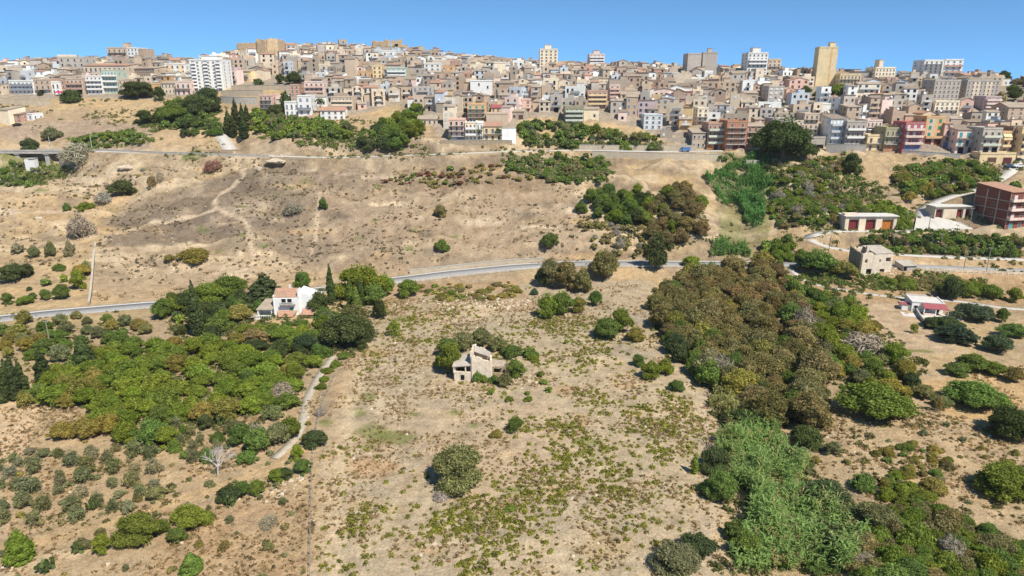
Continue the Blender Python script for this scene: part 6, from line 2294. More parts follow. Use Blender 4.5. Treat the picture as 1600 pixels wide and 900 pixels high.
# belts and groves: (outline in the picture, [(kind, colour, share)], crown width in metres, height / width, spacing, most)
BELTS = [
    ('orchard', [(40, 590), (130, 560), (200, 535), (330, 528), (440, 560), (498, 562), (500, 605), (455, 632), (390, 645), (345, 650), (290, 655), (262, 690), (210, 692), (150, 655), (60, 615)],
     [('broad', 'citrus', 5), ('broad', 'bright', 7), ('broad', 'yellow', 1), ('broad', 'mid', 1)], (4.6, 7.2), .62, .60, 95),
    ('roadside', [(0, 490), (120, 490), (240, 490), (240, 560), (120, 560), (0, 560)], [('olive', 'olive', 3), ('broad', 'mid', 3), ('olive', 'yellow', 2)], (3.4, 6), .7, .85, 34),
    ('villa shade', [(250, 470), (330, 440), (400, 470), (540, 480), (580, 440), (570, 540), (500, 560), (400, 550), (280, 535)], [('broad', 'mid', 4), ('broad', 'dark', 3), ('broad', 'citrus', 3), ('broad', 'yellow', 1)], (3.4, 5.5), .8, .8, 30),
    ('olive grove', [(0, 720), (60, 700), (150, 700), (235, 690), (262, 740), (200, 800), (60, 810), (0, 830)], [('olive', 'olive', 2), ('olive', 'grey', 1), ('wispy', 'olive', 6), ('wispy', 'grey', 2)], (2.0, 4.6), .80, .98, 42),
    ('olive scrub', [(260, 655), (345, 680), (330, 720), (270, 710)], [('wispy', 'olive', 3), ('low', 'mid', 2)], (1.8, 3), .9, 1.0, 14),
    ('grove', [(1025, 465), (1060, 430), (1110, 412), (1200, 404), (1240, 428), (1250, 470), (1275, 560), (1298, 630), (1275, 675), (1220, 660), (1160, 620), (1115, 560), (1070, 545), (1030, 515)],
     [('broad', 'brown', 9), ('broad', 'rust', 2), ('large', 'brown', 2), ('broad', 'yellow', 1), ('broad', 'mid', 2)], (5, 9.5), .80, .50, 130),
    ('grove green edge', [(1040, 490), (1110, 520), (1180, 580), (1240, 590), (1200, 640), (1130, 600), (1050, 550)], [('broad', 'mid', 3), ('broad', 'dark', 2)], (5, 8), .85, .7, 16),
    ('upper grove left', [(902, 325), (930, 298), (985, 292), (1020, 300), (1010, 340), (960, 345)], [('broad', 'mid', 4), ('broad', 'dark', 2), ('broad', 'bright', 1)], (5, 8), .8, .55, 26),
    ('upper grove right', [(1010, 300), (1080, 288), (1112, 335), (1105, 378), (1045, 378), (985, 345)], [('broad', 'rust', 5), ('broad', 'brown', 4), ('broad', 'citrus', 1)], (5, 8), .8, .55, 32),
    ('creek wood', [(1225, 440), (1290, 440), (1335, 470), (1390, 540), (1440, 585), (1430, 615), (1320, 600), (1290, 560), (1262, 470)], [('broad', 'mid', 3), ('broad', 'citrus', 4), ('broad', 'dark', 1), ('broad', 'bright', 3), ('broad', 'yellow', 2), ('olive', 'olive', 3)], (3.5, 7), .75, .70, 54),
    ('lower right thicket', [(1390, 790), (1450, 790), (1600, 855), (1600, 905), (1330, 905), (1340, 860)], [('broad', 'mid', 3), ('low', 'brown', 4), ('twigs', 'bare', 1), ('low', 'citrus', 3)], (3, 6), .6, .48, 70),
    ('hedge right', [(1330, 748), (1420, 755), (1500, 800), (1600, 862), (1560, 862), (1470, 822), (1400, 790)], [('low', 'citrus', 3), ('low', 'mid', 2)], (3, 5), .55, .62, 18),
    ('right meadow scrub', [(1370, 700), (1440, 690), (1500, 720), (1470, 760), (1400, 740)], [('low', 'brown', 2), ('low', 'yellow', 3), ('low', 'mid', 2)], (1.2, 2.8), .55, 1.1, 26),
    ('right bank', [(1205, 275), (1290, 245), (1330, 250), (1300, 300), (1400, 335), (1415, 355), (1320, 335), (1250, 360), (1205, 345)], [('low', 'citrus', 3), ('low', 'brown', 3), ('low', 'mid', 3), ('twigs', 'bare', 1)], (3, 5.5), .6, .5, 120),
    ('right wood', [(1395, 285), (1405, 262), (1480, 250), (1555, 262), (1550, 288), (1460, 306), (1420, 305)], [('broad', 'citrus', 4), ('broad', 'mid', 4), ('broad', 'brown', 2), ('low', 'yellow', 1)], (4, 6), .7, .45, 80),
    ('garage hedge', [(1325, 330), (1380, 315), (1425, 330), (1420, 355), (1330, 338)], [('low', 'bright', 4), ('low', 'citrus', 3)], (3, 5), .7, .45, 34),
    ('yard belt', [(1345, 372), (1420, 362), (1510, 368), (1600, 375), (1600, 398), (1480, 392), (1360, 390)], [('broad', 'mid', 3), ('broad', 'dark', 2), ('low', 'brown', 2), ('low', 'citrus', 2)], (3, 5), .75, .48, 80),
    ('lane belt', [(1555, 300), (1600, 280), (1600, 300), (1598, 310)], [('broad', 'mid', 1)], (4, 5), .8, .7, 5),
    ('left bank right', [(1180, 375), (1230, 370), (1255, 400), (1200, 402)], [('broad', 'citrus', 3), ('broad', 'mid', 2)], (4, 6), .8, .65, 12),
    ('below road right', [(1380, 435), (1440, 430), (1540, 440), (1540, 455), (1420, 450)], [('low', 'citrus', 3), ('low', 'brown', 3)], (2.5, 4.5), .6, .5, 44),
    ('above town garden', [(812, 196), (850, 188), (940, 200), (1030, 215), (1030, 230), (900, 226), (820, 226)], [('broad', 'mid', 4), ('low', 'olive', 4), ('broad', 'dark', 2), ('low', 'citrus', 2)], (3, 6), .75, .48, 90),
    ('middle slope', [(780, 245), (870, 240), (940, 245), (955, 280), (880, 285), (800, 262)], [('low', 'mid', 4), ('low', 'olive', 3), ('low', 'brown', 2), ('broad', 'mid', 2)], (2.8, 5.5), .65, .48, 90),
    ('wooded slope', [(565, 222), (600, 190), (655, 168), (665, 190), (625, 225), (590, 232)], [('broad', 'mid', 3), ('broad', 'citrus', 4), ('broad', 'dark', 3)], (5, 8), .8, .42, 44),
    ('gardens', [(395, 172), (440, 182), (540, 190), (550, 210), (430, 212), (392, 200)], [('broad', 'mid', 3), ('broad', 'citrus', 3), ('broad', 'bright', 1), ('olive', 'olive', 2)], (3.6, 6), .7, .45, 80),
    ('valley wood', [(235, 188), (260, 162), (330, 150), (340, 175), (320, 195), (250, 200)], [('broad', 'dark', 4), ('broad', 'mid', 3)], (5, 8), .7, .45, 40),
    ('valley slope', [(285, 208), (345, 192), (350, 205), (300, 210)], [('broad', 'dark', 2), ('low', 'mid', 2)], (4, 6), .7, .7, 8),
    ('creek upper', [(1120, 240), (1190, 245), (1200, 262), (1130, 262)], [('low', 'mid', 2), ('low', 'bluish', 2)], (3, 5), .7, .8, 10),
    ('hill scrub', [(600, 282), (640, 270), (700, 262), (780, 255), (900, 262), (890, 275), (780, 282), (680, 292)], [('low', 'yellow', 2), ('low', 'brown', 3), ('low', 'mid', 1), ('low', 'reddish', 1)], (1.4, 3.6), .5, .6, 90),
    ('slope foot', [(905, 345), (1000, 345), (1040, 385), (1000, 400), (930, 390)], [('low', 'brown', 4), ('twigs', 'bare', 1), ('low', 'yellow', 1)], (2, 3.8), .6, .6, 50),
    ('road bank', [(650, 445), (800, 440), (815, 462), (720, 472), (650, 462)], [('low', 'yellow', 3), ('low', 'brown', 2), ('low', 'citrus', 1)], (1.6, 4.0), .4, .6, 50),
    ('meadow bushes right', [(1240, 700), (1600, 640), (1600, 800), (1440, 770), (1260, 750)], [('low', 'yellow', 3), ('low', 'olive', 2), ('low', 'brown', 2), ('wispy', 'yellow', 1)], (.9, 2.4), .6, 2.2, 40),
    ('meadow bushes left', [(0, 700), (484, 660), (484, 905), (0, 905)], [('low', 'yellow', 2), ('low', 'olive', 3), ('low', 'brown', 2), ('wispy', 'olive', 1)], (.8, 2.0), .6, 2.4, 60),
    ('green bank', [(105, 218), (205, 203), (240, 222), (140, 232)], [('low', 'mid', 3), ('low', 'citrus', 2)], (3, 5), .5, .5, 30),
    ('left valley', [(0, 250), (50, 250), (100, 268), (60, 290), (0, 292)], [('low', 'mid', 3), ('low', 'dark', 2), ('low', 'olive', 2)], (3, 5), .6, .8, 16),
    ('left slope', [(60, 285), (200, 250), (250, 262), (130, 310)], [('low', 'olive', 2), ('low', 'yellow', 2), ('twigs', 'bare', 2)], (1, 2.4), .6, 2.0, 22),
]


VILLA_Y = place(452, 492)[1]
RPIX = []
for k_ in ('lane', 'garage', 'drive', 'path', 'upper', 'main'):
    q_ = ROADS[k_]
    a_, b_, c_ = project(q_[:, 0], q_[:, 1], q_[:, 2])
    m_ = (a_ > 1245) | (k_ not in ('main',))
    if k_ == 'upper':
        m_ = (a_ > 160) & (a_ < 760)
    RPIX.append(np.c_[a_, b_, c_][m_])
RPIX = np.concatenate(RPIX)


def hides_road(px, py, t, wpx, hpx):
    m = (np.abs(RPIX[:, 0] - px) < wpx * .42 + 1.5) & (np.abs(RPIX[:, 1] - py) < hpx * .5 + 1.5) & (RPIX[:, 2] > t - 4)
    return bool(m.any())


def scatter(poly, mix, wr, hw, gap, most, seed):
    r = random.Random(seed)
    poly_w = [place(*p) for p in poly]
    keep_out = [(380, 520, 436, 512)]
    x0, x1 = min(p[0] for p in poly_w), max(p[0] for p in poly_w)
    y0, y1 = min(p[1] for p in poly_w) - 6, max(p[1] for p in poly_w) + 12
    done, tries = 0, 0
    bag = [(k, c) for k, c, n in mix for _ in range(n)]
    mine = []
    while done < most and tries < most * 60:
        tries += 1
        x, y = r.uniform(x0, x1), r.uniform(y0, y1)
        wm = r.uniform(*wr)
        hm = wm * hw * r.uniform(.88, 1.15)
        z = float(H(x, y))
        px, py, t = (float(v) for v in project(x, y, z + hm * .5))
        if not inpoly(np.array(px), np.array(py), poly):
            continue
        if hides_road(px, py, t, wm * F / t, hm * F / t):
            continue
        if 392 < px < 492 and 436 < py < 512 and y < VILLA_Y + 3:
            continue
        if any((x - a) ** 2 + (y - b) ** 2 < ((q + wm / 2) * gap) ** 2 for a, b, q in mine):
            continue
        if any((x - a) ** 2 + (y - b) ** 2 < (q * .55 + wm * .2) ** 2 for a, b, q in PLANTS):
            continue
        if any((x - a) ** 2 + (y - b) ** 2 < (q * .8 + wm / 2) ** 2 for a, b, q in FOOT if q < 14):
            continue
        k, c = r.choice(bag)
        plant(k, x, y, wm, hm, c)
        mine.append((x, y, wm / 2))
        done += 1
    return done


tot = {}
for i_, (nm_, poly, mix, wr, hw, gap, most) in enumerate(BELTS):
    TAGNAME[0] = 'orchard_tree' if nm_ == 'orchard' else 'grove_tree' if nm_ in ('grove', 'grove green edge', 'upper grove left', 'upper grove right') else None
    tot[nm_] = scatter(poly, mix, wr, hw, gap, most, 900 + i_)
LAND += [('bright green orchard', 300, 600), ('brown grove', 1150, 520), ('upper brown grove', 1010, 320), ('wood along the creek', 1340, 520), ('lower right thicket', 1460, 850), ('dark lane wood', 1480, 275),
         ('town garden slope', 930, 210), ('middle slope scrub', 870, 262), ('wooded spur', 615, 205), ('white house gardens', 470, 200), ('dark valley wood', 290, 175), ('lower left olives', 120, 750),
         ('left roadside trees', 120, 520), ('giant tree bank', 1290, 300), ('yard scrub belt', 1480, 380), ('bright garage hedge', 1390, 335), ('right meadow hedge', 1480, 810),
         ('hillside scrub', 740, 275), ('bank under the main road', 730, 455), ('green creek reeds', 1160, 300), ('reed bed', 1200, 780), ('bare plot', 1420, 510)]
TAGNAME[0] = None
print(tot, 'plants', len(PLANTS))

# palms
def palm(px, py, wpx, hpx, label):
    x, y, z, t = place(px, py)
    h, w = hpx * t / F, wpx * t / F / 2
    e = empty('palm', (x, y, z))
    tag(e, label, 'palm tree')
    b = MB()
    b.tube([(0, 0, -.5), (.1, 0, h * .4), (0, .1, h - w * .5)], [.35, .26, .24], 'bark', 8)
    b.build('trunk', e)
    r = random.Random(px)
    for k in range(22):
        a = 6.283 * k / 22 + r.uniform(-.1, .1)
        up = r.uniform(-.5, .75)
        q = MB()
        p0 = Vector((0, .1, h - w * .5))
        prev = None
        for s in range(6):
            f = s / 5
            c = p0 + Vector((math.cos(a) * w * f, math.sin(a) * w * f, w * (up * f - 1.0 * f * f)))
            sd = Vector((-math.sin(a), math.cos(a), 0)) * (.34 * w * math.sin(math.pi * min(1, f * .85 + .15)) * .5)
            cur = (c - sd + Vector((0, 0, -.12 * w)), c, c + sd + Vector((0, 0, -.12 * w)))
            if prev:
                q.add([prev[0], prev[1], cur[1], cur[0]], [(0, 1, 2, 3)], 'leaf')
                q.add([prev[1], prev[2], cur[2], cur[1]], [(0, 1, 2, 3)], 'leaf')
            prev = cur
        o = q.build('frond', e)
        o.color = (.10, .13, .05, 1)


palm(501, 178, 16, 27, 'tall palm right of the white modern house')
palm(472, 180, 9, 14, 'small palm in front of the white modern house')
palm(749, 222, 10, 22, 'palm in front of the narrow white middle row house')
palm(514, 513, 34, 34, 'low spreading palm in the white villa garden')
palm(702, 222, 8, 12, 'little bright palm in front of the pink middle row house')
tr('broad', 779, 222, 17, 14, 'dark', 'dark clipped round tree in front of the yellow middle row house')


REC.sort(key=lambda q: -q[0])
used, spare = {}, []
for rec in REC:
    nm = rec[9] or NAMES[rec[1]]
    if rec[8] or used.get(nm, 0) < 285:
        used[nm] = used.get(nm, 0) + 1
        realize(rec)
    else:
        spare.append(rec)
print('plants as things', used, 'joined', len(spare))
if spare:
    FV = [lobed(300 + i, dome_lobes(310 + i, 6, 1.35, .0, .66), 300, .24, 'leaf_far', 'shrub', .72, -.4, 1.5, .4) for i in range(3)]
    FA = []
    for m in FV:
        v = np.zeros(len(m.vertices) * 3, np.float32)
        m.vertices.foreach_get('co', v)
        FA.append((v.reshape(-1, 3), [tuple(p.vertices) for p in m.polygons]))
    Vs, Fs, Cs, o = [], [], [], 0
    for rec in spare:
        size, kind, x, y, z, wm, hm, col = rec[:8]
        v, f = vr.choice(FA)
        a, s = vr.uniform(0, 6.28), wm / 2
        w = np.c_[(v[:, 0] * math.cos(a) - v[:, 1] * math.sin(a)) * s + x, (v[:, 0] * math.sin(a) + v[:, 1] * math.cos(a)) * s + y, v[:, 2] * hm / 1.35 + z - .1]
        Vs.append(w)
        Fs += [tuple(o + i for i in q) for q in f]
        o += len(w)
        k = vr.uniform(.8, 1.2)
        Cs.append(np.tile(np.array([*(q * k for q in COLR[col][0]), 1.0]), (len(w), 1)))
    me = bpy.data.meshes.new('bushes')
    me.from_pydata(np.concatenate(Vs).tolist(), [], Fs)
    me.materials.append(MATS['leaf_far'])
    ca = me.color_attributes.new('tint', 'FLOAT_COLOR', 'POINT')
    ca.data.foreach_set('color', np.concatenate(Cs).astype(np.float32).ravel())
    tag(put('bushes', me), 'small far bushes and low trees crowding the slopes under the town', 'bushes', None, 'stuff')


# dead tree
def dead_tree(px, py, wpx, hpx, label):
    x, y, z, t = place(px, py)
    s = hpx * t / F
    e = empty('dead_tree', (x, y, z))
    tag(e, label, 'tree')
    r = random.Random(3)
    b, tw = MB(), MB()

    def grow(p, d, L, rad, n):
        q = p + d * L
        m = (p + q) / 2 + Vector((r.uniform(-1, 1), r.uniform(-1, 1), r.uniform(-.5, 1))) * L * .08
        (b if n > 2 else tw).tube([p, m, q], [rad, rad * .85, rad * .68], 'dead_wood', 5 if n > 2 else 3)
        if n == 0:
            return
        for k in range(3 if n < 5 else 5):
            nd = (d + Vector((r.uniform(-1, 1), r.uniform(-1, 1), r.uniform(-.35, .5))) * .85).normalized()
            grow(q, nd, L * r.uniform(.6, .82), rad * .62, n - 1)
    grow(Vector((0, 0, -.2)), Vector((.05, 0, 1)).normalized(), s * .24, .2, 5)
    b.build('trunk', e)
    tw.build('twigs', e)['kind'] = 'stuff'
    LAND.append(('pale dead tree', px, py - hpx / 2))


dead_tree(341, 742, 60, 62, 'pale grey dead tree with bare spreading branches, lower left')


# ------------------------------------------------------------------ ground cover nobody could count
def sample(polys, dens, seed, gate=None):
    r = np.random.default_rng(seed)
    out = []
    for poly in polys:
        w = [place(*p) for p in poly]
        x0, x1, y0, y1 = min(p[0] for p in w), max(p[0] for p in w), min(p[1] for p in w), max(p[1] for p in w)
        n = int((x1 - x0) * (y1 - y0) * dens)
        X, Y = r.uniform(x0, x1, n), r.uniform(y0, y1, n)
        Zs = H(X, Y)
        px, py, t = project(X, Y, Zs)
        m = inpoly(px + (fbm(X, Y, 9, 4, 12.0) - .5) * 12000 / t, py + (fbm(X, Y, 9, 4, 15.0) - .5) * 5000 / t, poly)
        if gate is not None:
            m &= gate(X, Y, px, py, r)
        out.append(np.c_[X, Y, Zs][m])
    return np.concatenate(out)


def tuft(seed, n, leaf, flat=.7, asp=1.6):
    r = np.random.default_rng(seed)
    d = r.normal(size=(n, 3))
    d[:, 2] = np.abs(d[:, 2])
    d /= np.linalg.norm(d, axis=1)[:, None]
    pos = d * (.45 + .55 * r.random((n, 1))) * np.array([1, 1, flat * 1.3])
    return leaf_quads(pos, d + .5 * r.normal(size=d.shape), leaf * (.6 + .8 * r.random(n)), r, asp)


def mass(name, label, cat, P3, size, tufts, mat, col, seed, sink=.1):
    r = np.random.default_rng(seed)
    n = len(P3)
    s = size[0] + (size[1] - size[0]) * r.random(n) ** 1.8
    a = r.random(n) * 6.283
    which = r.integers(0, len(tufts), n)
    Vs, Fs, o = [], [], 0
    for k, (tv, tf) in enumerate(tufts):
        m = which == k
        if not m.any():
            continue
        c, sn = np.cos(a[m])[:, None], np.sin(a[m])[:, None]
        x = (tv[None, :, 0] * c - tv[None, :, 1] * sn) * s[m][:, None] + P3[m, 0:1]
        y = (tv[None, :, 0] * sn + tv[None, :, 1] * c) * s[m][:, None] + P3[m, 1:2]
        z = tv[None, :, 2] * s[m][:, None] * (.75 + .5 * r.random((m.sum(), 1))) + P3[m, 2:3] - sink * s[m][:, None]
        V = np.stack([x, y, z], -1).reshape(-1, 3)
        Fq = (tf[None] + (np.arange(m.sum()) * len(tv))[:, None, None]).reshape(-1, tf.shape[1]) + o
        Vs.append(V)
        Fs.append(Fq)
        o += len(V)
    me = np_mesh(name, np.concatenate(Vs), np.concatenate(Fs), [mat])
    ob = put(name, me)
    ob.color = (*col, 1)
    tag(ob, label, cat, None, 'stuff')
    return ob


TF = [tuft(200 + i, 26, .42) for i in range(4)]


def blob_w(px, py, L):
    w = np.zeros_like(px)
    for a, b, rx, ry, k in L:
        w = np.maximum(w, k * np.exp(-(((px - a) / rx) ** 2 + ((py - b) / ry) ** 2)))
    return w


WB = [(650, 860, 100, 55, 1.3), (570, 830, 60, 60, 1.0), (740, 830, 80, 55, 1.1), (860, 780, 80, 40, .8), (880, 700, 90, 45, .75), (1000, 760, 70, 40, .9), (1020, 690, 70, 60, .6), (1000, 620, 90, 45, .6), (900, 560, 80, 30, .5), (650, 500, 90, 30, .4),
      (640, 550, 60, 30, .6), (580, 760, 50, 40, .45), (980, 820, 70, 40, .35), (850, 860, 70, 40, .35), (560, 720, 50, 30, .25), (760, 560, 60, 50, .3), (870, 510, 60, 16, .7), (700, 490, 60, 16, .3)]


def wgate(X, Y, px, py, r):
    w = blob_w(px, py, WB)
    nz = fbm(X, Y, 7, 4, 2.2)
    return r.random(len(X)) < np.clip(w * (.12 + 1.15 * sstep(.42, .62, nz)), 0, 1)


FIELD = [(530, 470), (850, 445), (1015, 480), (1030, 540), (1100, 620), (1118, 760), (1100, 903), (490, 903), (515, 720), (545, 600)]
mass('field_weeds', 'hundreds of small yellow-green weeds dotted over the fallow field', 'weeds', sample([FIELD], 2.3, 1, wgate), (.26, .80), TF, 'leaf', (.27, .265, .05), 2)
mass('field_weeds', 'darker olive green weeds scattered between the bright ones in the fallow field', 'weeds', sample([FIELD], .55, 3, wgate), (.25, .60), TF, 'leaf', (.15, .145, .045), 4)
# dry grass tufts on every slope
DT = [tuft(230 + i, 9, .55, 1.0, 3.0) for i in range(3)]
WIDE = [[(0, 905), (0, 640), (500, 600), (484, 905)], [(1120, 620), (1600, 560), (1600, 905), (1250, 905)], [(540, 470), (1015, 440), (1120, 620), (1120, 905), (485, 905)]]
ng = lambda X, Y, px, py, r: r.random(len(X)) < sstep(.40, .66, fbm(X, Y, 8, 4, 6.0))
mass('dry_grass', 'short dry straw coloured grass on the lower fields', 'dry grass', sample(WIDE, 1.5, 5, ng), (.18, .5), DT, 'leaf', (.37, .27, .15), 6)
mass('dry_scrub', 'brownish dead weeds sprinkled over the lower fields', 'dry scrub', sample(WIDE[:2], .22, 7, ng), (.2, .55), TF, 'leaf', (.18, .135, .075), 8)
HILLP = [[(0, 245), (300, 245), (700, 262), (900, 290), (1000, 400), (620, 425), (300, 465), (150, 470), (0, 400)]]
mass('dry_scrub', 'dark low dead tufts scattered over the bare hillside', 'dry scrub', sample(HILLP, .26, 9, lambda X, Y, px, py, r: r.random(len(X)) < sstep(.46, .62, fbm(X, Y, 14, 4, 3.0))), (.25, .9), TF, 'leaf', (.19, .155, .10), 10)
mass('dry_grass', 'pale straw grass over the bare hillside', 'dry grass', sample(HILLP, .16, 11, ng), (.3, .8), DT, 'leaf', (.36, .28, .17), 12)
UPP = [[(0, 160), (240, 155), (400, 165), (560, 185), (700, 225), (900, 232), (900, 262), (380, 245), (0, 245)], [(1130, 240), (1600, 250), (1600, 470), (1240, 470), (1120, 380)]]
mass('slope_scrub', 'mixed green and brown low scrub on the slopes below the town', 'scrub', sample(UPP, .17, 13, lambda X, Y, px, py, r: r.random(len(X)) < sstep(.48, .60, fbm(X, Y, 16, 4, 7.0))), (.5, 1.4), TF, 'leaf', (.20, .20, .085), 14)
GRN = [[(100, 215), (205, 203), (240, 222), (140, 232)], [(10, 245), (80, 250), (120, 268), (50, 292), (0, 285)], [(400, 195), (560, 200), (690, 232), (560, 236), (400, 216)], [(820, 205), (1035, 222), (1035, 232), (820, 232)],
       [(780, 240), (950, 240), (960, 285), (800, 270)], [(1205, 245), (1330, 240), (1420, 352), (1260, 362), (1205, 340)], [(1340, 362), (1600, 370), (1600, 400), (1360, 395)], [(1390, 258), (1560, 255), (1560, 300), (1400, 305)],
       [(1250, 420), (1540, 430), (1540, 455), (1260, 450)], [(280, 250), (322, 232), (312, 255)], [(210, 190), (335, 160), (345, 205), (230, 208)]]
mass('green_scrub', 'thick low green brambles and grass in the moist hollows below the town', 'scrub', sample(GRN, .62, 15, lambda X, Y, px, py, r: r.random(len(X)) < sstep(.30, .46, fbm(X, Y, 10, 4, 4.0))), (.6, 1.9), TF, 'leaf', (.16, .20, .055), 16)
UND = [[(1018, 455), (1200, 405), (1262, 470), (1308, 640), (1240, 690), (1150, 640), (1100, 580), (1020, 530)], [(1225, 440), (1335, 460), (1440, 590), (1430, 640), (1300, 600)], [(1330, 905), (1340, 790), (1450, 790), (1600, 860), (1600, 905)],
       [(250, 470), (580, 450), (575, 545), (500, 560), (280, 535)], [(60, 590), (330, 535), (500, 575), (455, 635), (262, 695), (150, 660)], [(905, 340), (1080, 290), (1112, 378), (1000, 395)], [(1100, 580), (1160, 600), (1250, 700), (1340, 850), (1340, 905), (1110, 905), (1130, 760)]]
mass('undergrowth', 'dark mixed undergrowth beneath the groves and along the creek', 'undergrowth', sample(UND, .45, 17), (.5, 1.3), TF, 'leaf', (.15, .165, .06), 18)
LOWL = [[(0, 490), (250, 480), (240, 600), (0, 600)], [(0, 690), (260, 690), (480, 640), (484, 860), (300, 830), (0, 840)], [(1280, 640), (1600, 600), (1600, 850), (1450, 780), (1290, 760)]]
mass('meadow_weeds', 'olive green weeds and seedlings in the dry meadows left and right', 'weeds', sample(LOWL, .5, 19, lambda X, Y, px, py, r: r.random(len(X)) < sstep(.50, .66, fbm(X, Y, 9, 4, 8.0))), (.3, .9), TF, 'leaf', (.17, .165, .065), 20)


# stones
def rocktpl(seed):
    r = np.random.default_rng(seed)
    v = np.array([(-1, -1, 0), (1, -1, 0), (1, 1, 0), (-1, 1, 0), (-.6, -.6, .8), (.6, -.6, .8), (.6, .6, .8), (-.6, .6, .8)], float)
    v += r.uniform(-.3, .3, v.shape)
    f = np.array([(0, 1, 5, 4), (1, 2, 6, 5), (2, 3, 7, 6), (3, 0, 4, 7), (4, 5, 6, 7)])
    return v, f


RK = [rocktpl(i) for i in range(5)]
UPG = [[(430, 175), (560, 185), (690, 205), (690, 225), (560, 236), (400, 220)]]
mass('stones', 'pale stones strewn over the fields and the eroded hillside', 'stones', np.concatenate([sample(HILLP, .04, 21, ng), sample(WIDE, .04, 22, ng)]), (.08, .38), RK, 'rock', (.5, .45, .37), 23, .2)
mass('stones', 'rubble and pale stone blocks around the old stone houses and dead hedges', 'stones', sample([[(700, 590), (830, 590), (830, 610), (700, 605)], [(1335, 415), (1420, 418), (1400, 430), (1340, 430)], [(0, 870), (60, 860), (60, 903), (0, 903)], [(360, 790), (480, 735), (484, 745), (370, 800)], [(520, 225), (440, 250), (400, 240)], [(170, 250), (215, 248), (215, 262), (180, 262)], [(680, 450), (840, 470), (820, 486), (690, 480)]], .6, 24), (.12, .5), RK, 'rock', (.5, .45, .37), 25, .2)


# reeds
def reeds(name, label, polys, dens, hr, col, seed, leafw=.09):
    r = np.random.default_rng(seed)
    P3 = sample(polys, dens, seed, lambda X, Y, px, py, rr: rr.random(len(X)) < .25 + .75 * sstep(.40, .55, fbm(X, Y, 6, 3, 1.0)))
    n = len(P3)
    lump = fbm(P3[:, 0], P3[:, 1], 5, 3, 9.0)
    h = (hr[0] + (hr[1] - hr[0]) * np.clip((lump - .3) / .4, 0, 1)) * (.8 + .35 * r.random(n))
    lean = r.normal(size=(n, 2)) * .10
    Vs, Fs, o = [], [], 0
    for k in range(9):
        f0 = .30 + .72 * k / 9
        a = r.random(n) * 6.283
        L = h * (.20 + .10 * r.random(n)) * (1.25 - .35 * f0)
        base_ = P3 + np.c_[lean * (h * f0 ** 1.5)[:, None], h * f0]
        d = np.c_[np.cos(a), np.sin(a)]
        w = np.c_[-np.sin(a), np.cos(a), np.zeros(n)] * leafw * (1 + .5 * r.random((n, 1)))
        mid = base_ + np.c_[d * (L * .45)[:, None], L * .42]
        tip = base_ + np.c_[d * (L * 1.0)[:, None], L * (.15 + .3 * r.random(n))]
        V = np.stack([base_ - w * .5, base_ + w * .5, mid + w, mid - w, tip + w * .1, tip - w * .1], 1).reshape(-1, 3)
        i = np.arange(n)[:, None] * 6
        Fs.append(np.concatenate([i + np.array([[0, 1, 2, 3]]), i + np.array([[3, 2, 4, 5]])]) + o)
        Vs.append(V)
        o += len(V)
    top = P3 + np.c_[lean * h[:, None], h * 1.02]
    w = np.tile(np.array([[.03, 0, 0]]), (n, 1))
    V = np.stack([P3 - w, P3 + w, top + w * .6, top - w * .6], 1).reshape(-1, 3)
    Fs.append(np.arange(4 * n).reshape(n, 4) + o)
    Vs.append(V)
    ob = put(name, np_mesh(name, np.concatenate(Vs), np.concatenate(Fs), ['leaf']))
    ob.color = (*col, 1)
    tag(ob, label, 'reeds', None, 'stuff')


reeds('reeds', 'tall pale green giant reeds filling the creek bed in the foreground', [[(1130, 690), (1180, 655), (1235, 680), (1245, 760), (1270, 800), (1335, 850), (1345, 905), (1150, 905), (1170, 800)]], 3.2, (2.6, 5.2), (.25, .36, .115), 31, .085)
reeds('dry_reeds', 'dry straw coloured canes standing among the foreground reeds', [[(1150, 700), (1200, 672), (1240, 690), (1250, 760), (1280, 800), (1345, 850), (1350, 905), (1160, 905), (1190, 800)]], .55, (2.6, 5.0), (.42, .36, .17), 35, .07)
reeds('reeds', 'yellowish tall reeds in a strip left of the brown grove', [[(1105, 600), (1135, 598), (1150, 690), (1190, 760), (1170, 790), (1125, 700)]], 2.6, (2.4, 4.6), (.31, .31, .12), 32, .085)
reeds('reeds', 'bright green reeds in the gully below the brick terrace', [[(1100, 282), (1140, 258), (1125, 240), (1200, 246), (1204, 290), (1198, 350), (1165, 362), (1158, 325), (1120, 318)]], 3.2, (2.0, 4.0), (.14, .29, .085), 33, .13)
reeds('reeds', 'round patch of bright green reeds just above the main road', [[(1112, 385), (1140, 378), (1165, 388), (1170, 402), (1112, 404)]], 3.2, (2.2, 3.8), (.17, .29, .09), 34, .13)


# prickly pears and agaves
def prickly(px, py, wpx, label):
    x, y, z, t = place(px, py)
    s = wpx * t / F / 2
    e = empty('prickly_pear', (x, y, z))
    tag(e, label, 'cactus')
    r = random.Random(int(px))
    b = MB()
    for k in range(34):
        a, q = r.uniform(0, 6.28), s * math.sqrt(r.random()) * .8
        zz = r.uniform(.1, 1.2) * s
        rot = Matrix.Translation((q * math.cos(a), q * math.sin(a), zz)) @ Matrix.Rotation(r.uniform(0, 6.28), 4, 'Z') @ Matrix.Rotation(r.uniform(-.5, .5), 4, 'X')
        n = 8
        R0 = s * .20
        vs = [rot @ Vector((R0 * math.cos(2 * math.pi * i / n), sd * R0 * .14, R0 * 1.3 * math.sin(2 * math.pi * i / n))) for sd in (-1, 1) for i in range(n)]
        b.add(vs, [tuple(range(n)), tuple(range(2 * n - 1, n - 1, -1))] + [(i, (i + 1) % n, n + (i + 1) % n, n + i) for i in range(n)], 'leaf')
    o = b.build('pads', e)
    o['kind'] = 'stuff'
    o.color = (.14, .19, .06, 1)


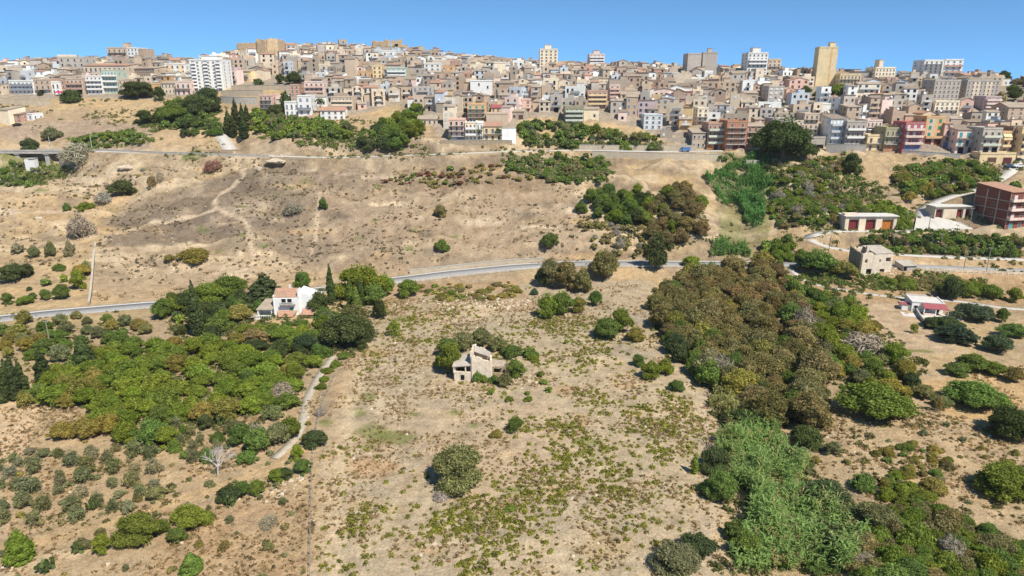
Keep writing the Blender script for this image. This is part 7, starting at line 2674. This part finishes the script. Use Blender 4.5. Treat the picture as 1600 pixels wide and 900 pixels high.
for a in ((125, 862, 26, 'prickly pear clump left of the large leafy lower left tree'), (145, 795, 24, 'prickly pear clump alone in the middle of the lower left olives'), (350, 662, 26, 'prickly pear clump below the right end of the orchard'),
          (72, 893, 30, 'prickly pear clump right of the corner pine'), (410, 640, 18, 'small prickly pear under the orchard edge'), (360, 790, 22, 'prickly pear clump among the bushes by the drive end'),
          (440, 525, 26, 'prickly pear clump below the villa terrace')):
    prickly(*a)

# ------------------------------------------------------------------ labels: where each thing stands
bpy.context.view_layer.update()
ORD = ['nearest', 'second nearest', 'third nearest', 'fourth nearest', 'fifth nearest', 'sixth nearest', 'seventh nearest', 'eighth nearest', 'ninth nearest', 'tenth nearest', 'eleventh nearest', 'twelfth nearest',
       'thirteenth nearest', 'fourteenth nearest', 'fifteenth nearest', 'sixteenth nearest', 'seventeenth nearest', 'eighteenth nearest', 'nineteenth nearest', 'twentieth nearest']
for n_ in ('twenty-first', 'twenty-second', 'twenty-third', 'twenty-fourth', 'twenty-fifth', 'twenty-sixth', 'twenty-seventh', 'twenty-eighth', 'twenty-ninth', 'thirtieth'):
    ORD.append(n_ + ' nearest')
groups = {}
for o, look, cat, grp in AUTO:
    x, y, z = o.location
    px, py, t = (float(v) for v in project(x, y, z + 2))
    word = cat if isinstance(cat, str) else cat[1]
    c = cat if isinstance(cat, str) else cat[0]
    ld = min(LAND, key=lambda l: (l[1] - px) ** 2 + ((l[2] - py) * 1.6) ** 2)
    dx, dy = px - ld[1], (py - ld[2]) * 1.6
    side = ('right of' if dx > 0 else 'left of') if abs(dx) > abs(dy) else ('below' if dy > 0 else 'above')
    groups.setdefault((look, word, side, ld[0]), []).append((math.hypot(dx, dy), o, c, grp))
for (look, word, side, land), L in groups.items():
    L.sort(key=lambda q: q[0])
    for i, (dd, o, c, grp) in enumerate(L):
        if len(L) == 1:
            lab = f'{look} {word} {side} the {land}'
        else:
            lab = f'{look} {word} {side} the {land}, {ORD[min(i, 29)]}'
        tag(o, lab, c, grp)

# thin summer haze over the far town
if HAZE > 0:
    hz = MB()
    hz.box(-700, 700, -60, 720, -14, 135, 'haze_air')
    tag(hz.build('haze'), 'faint pale summer haze in the air over the valley', None, None, 'stuff')
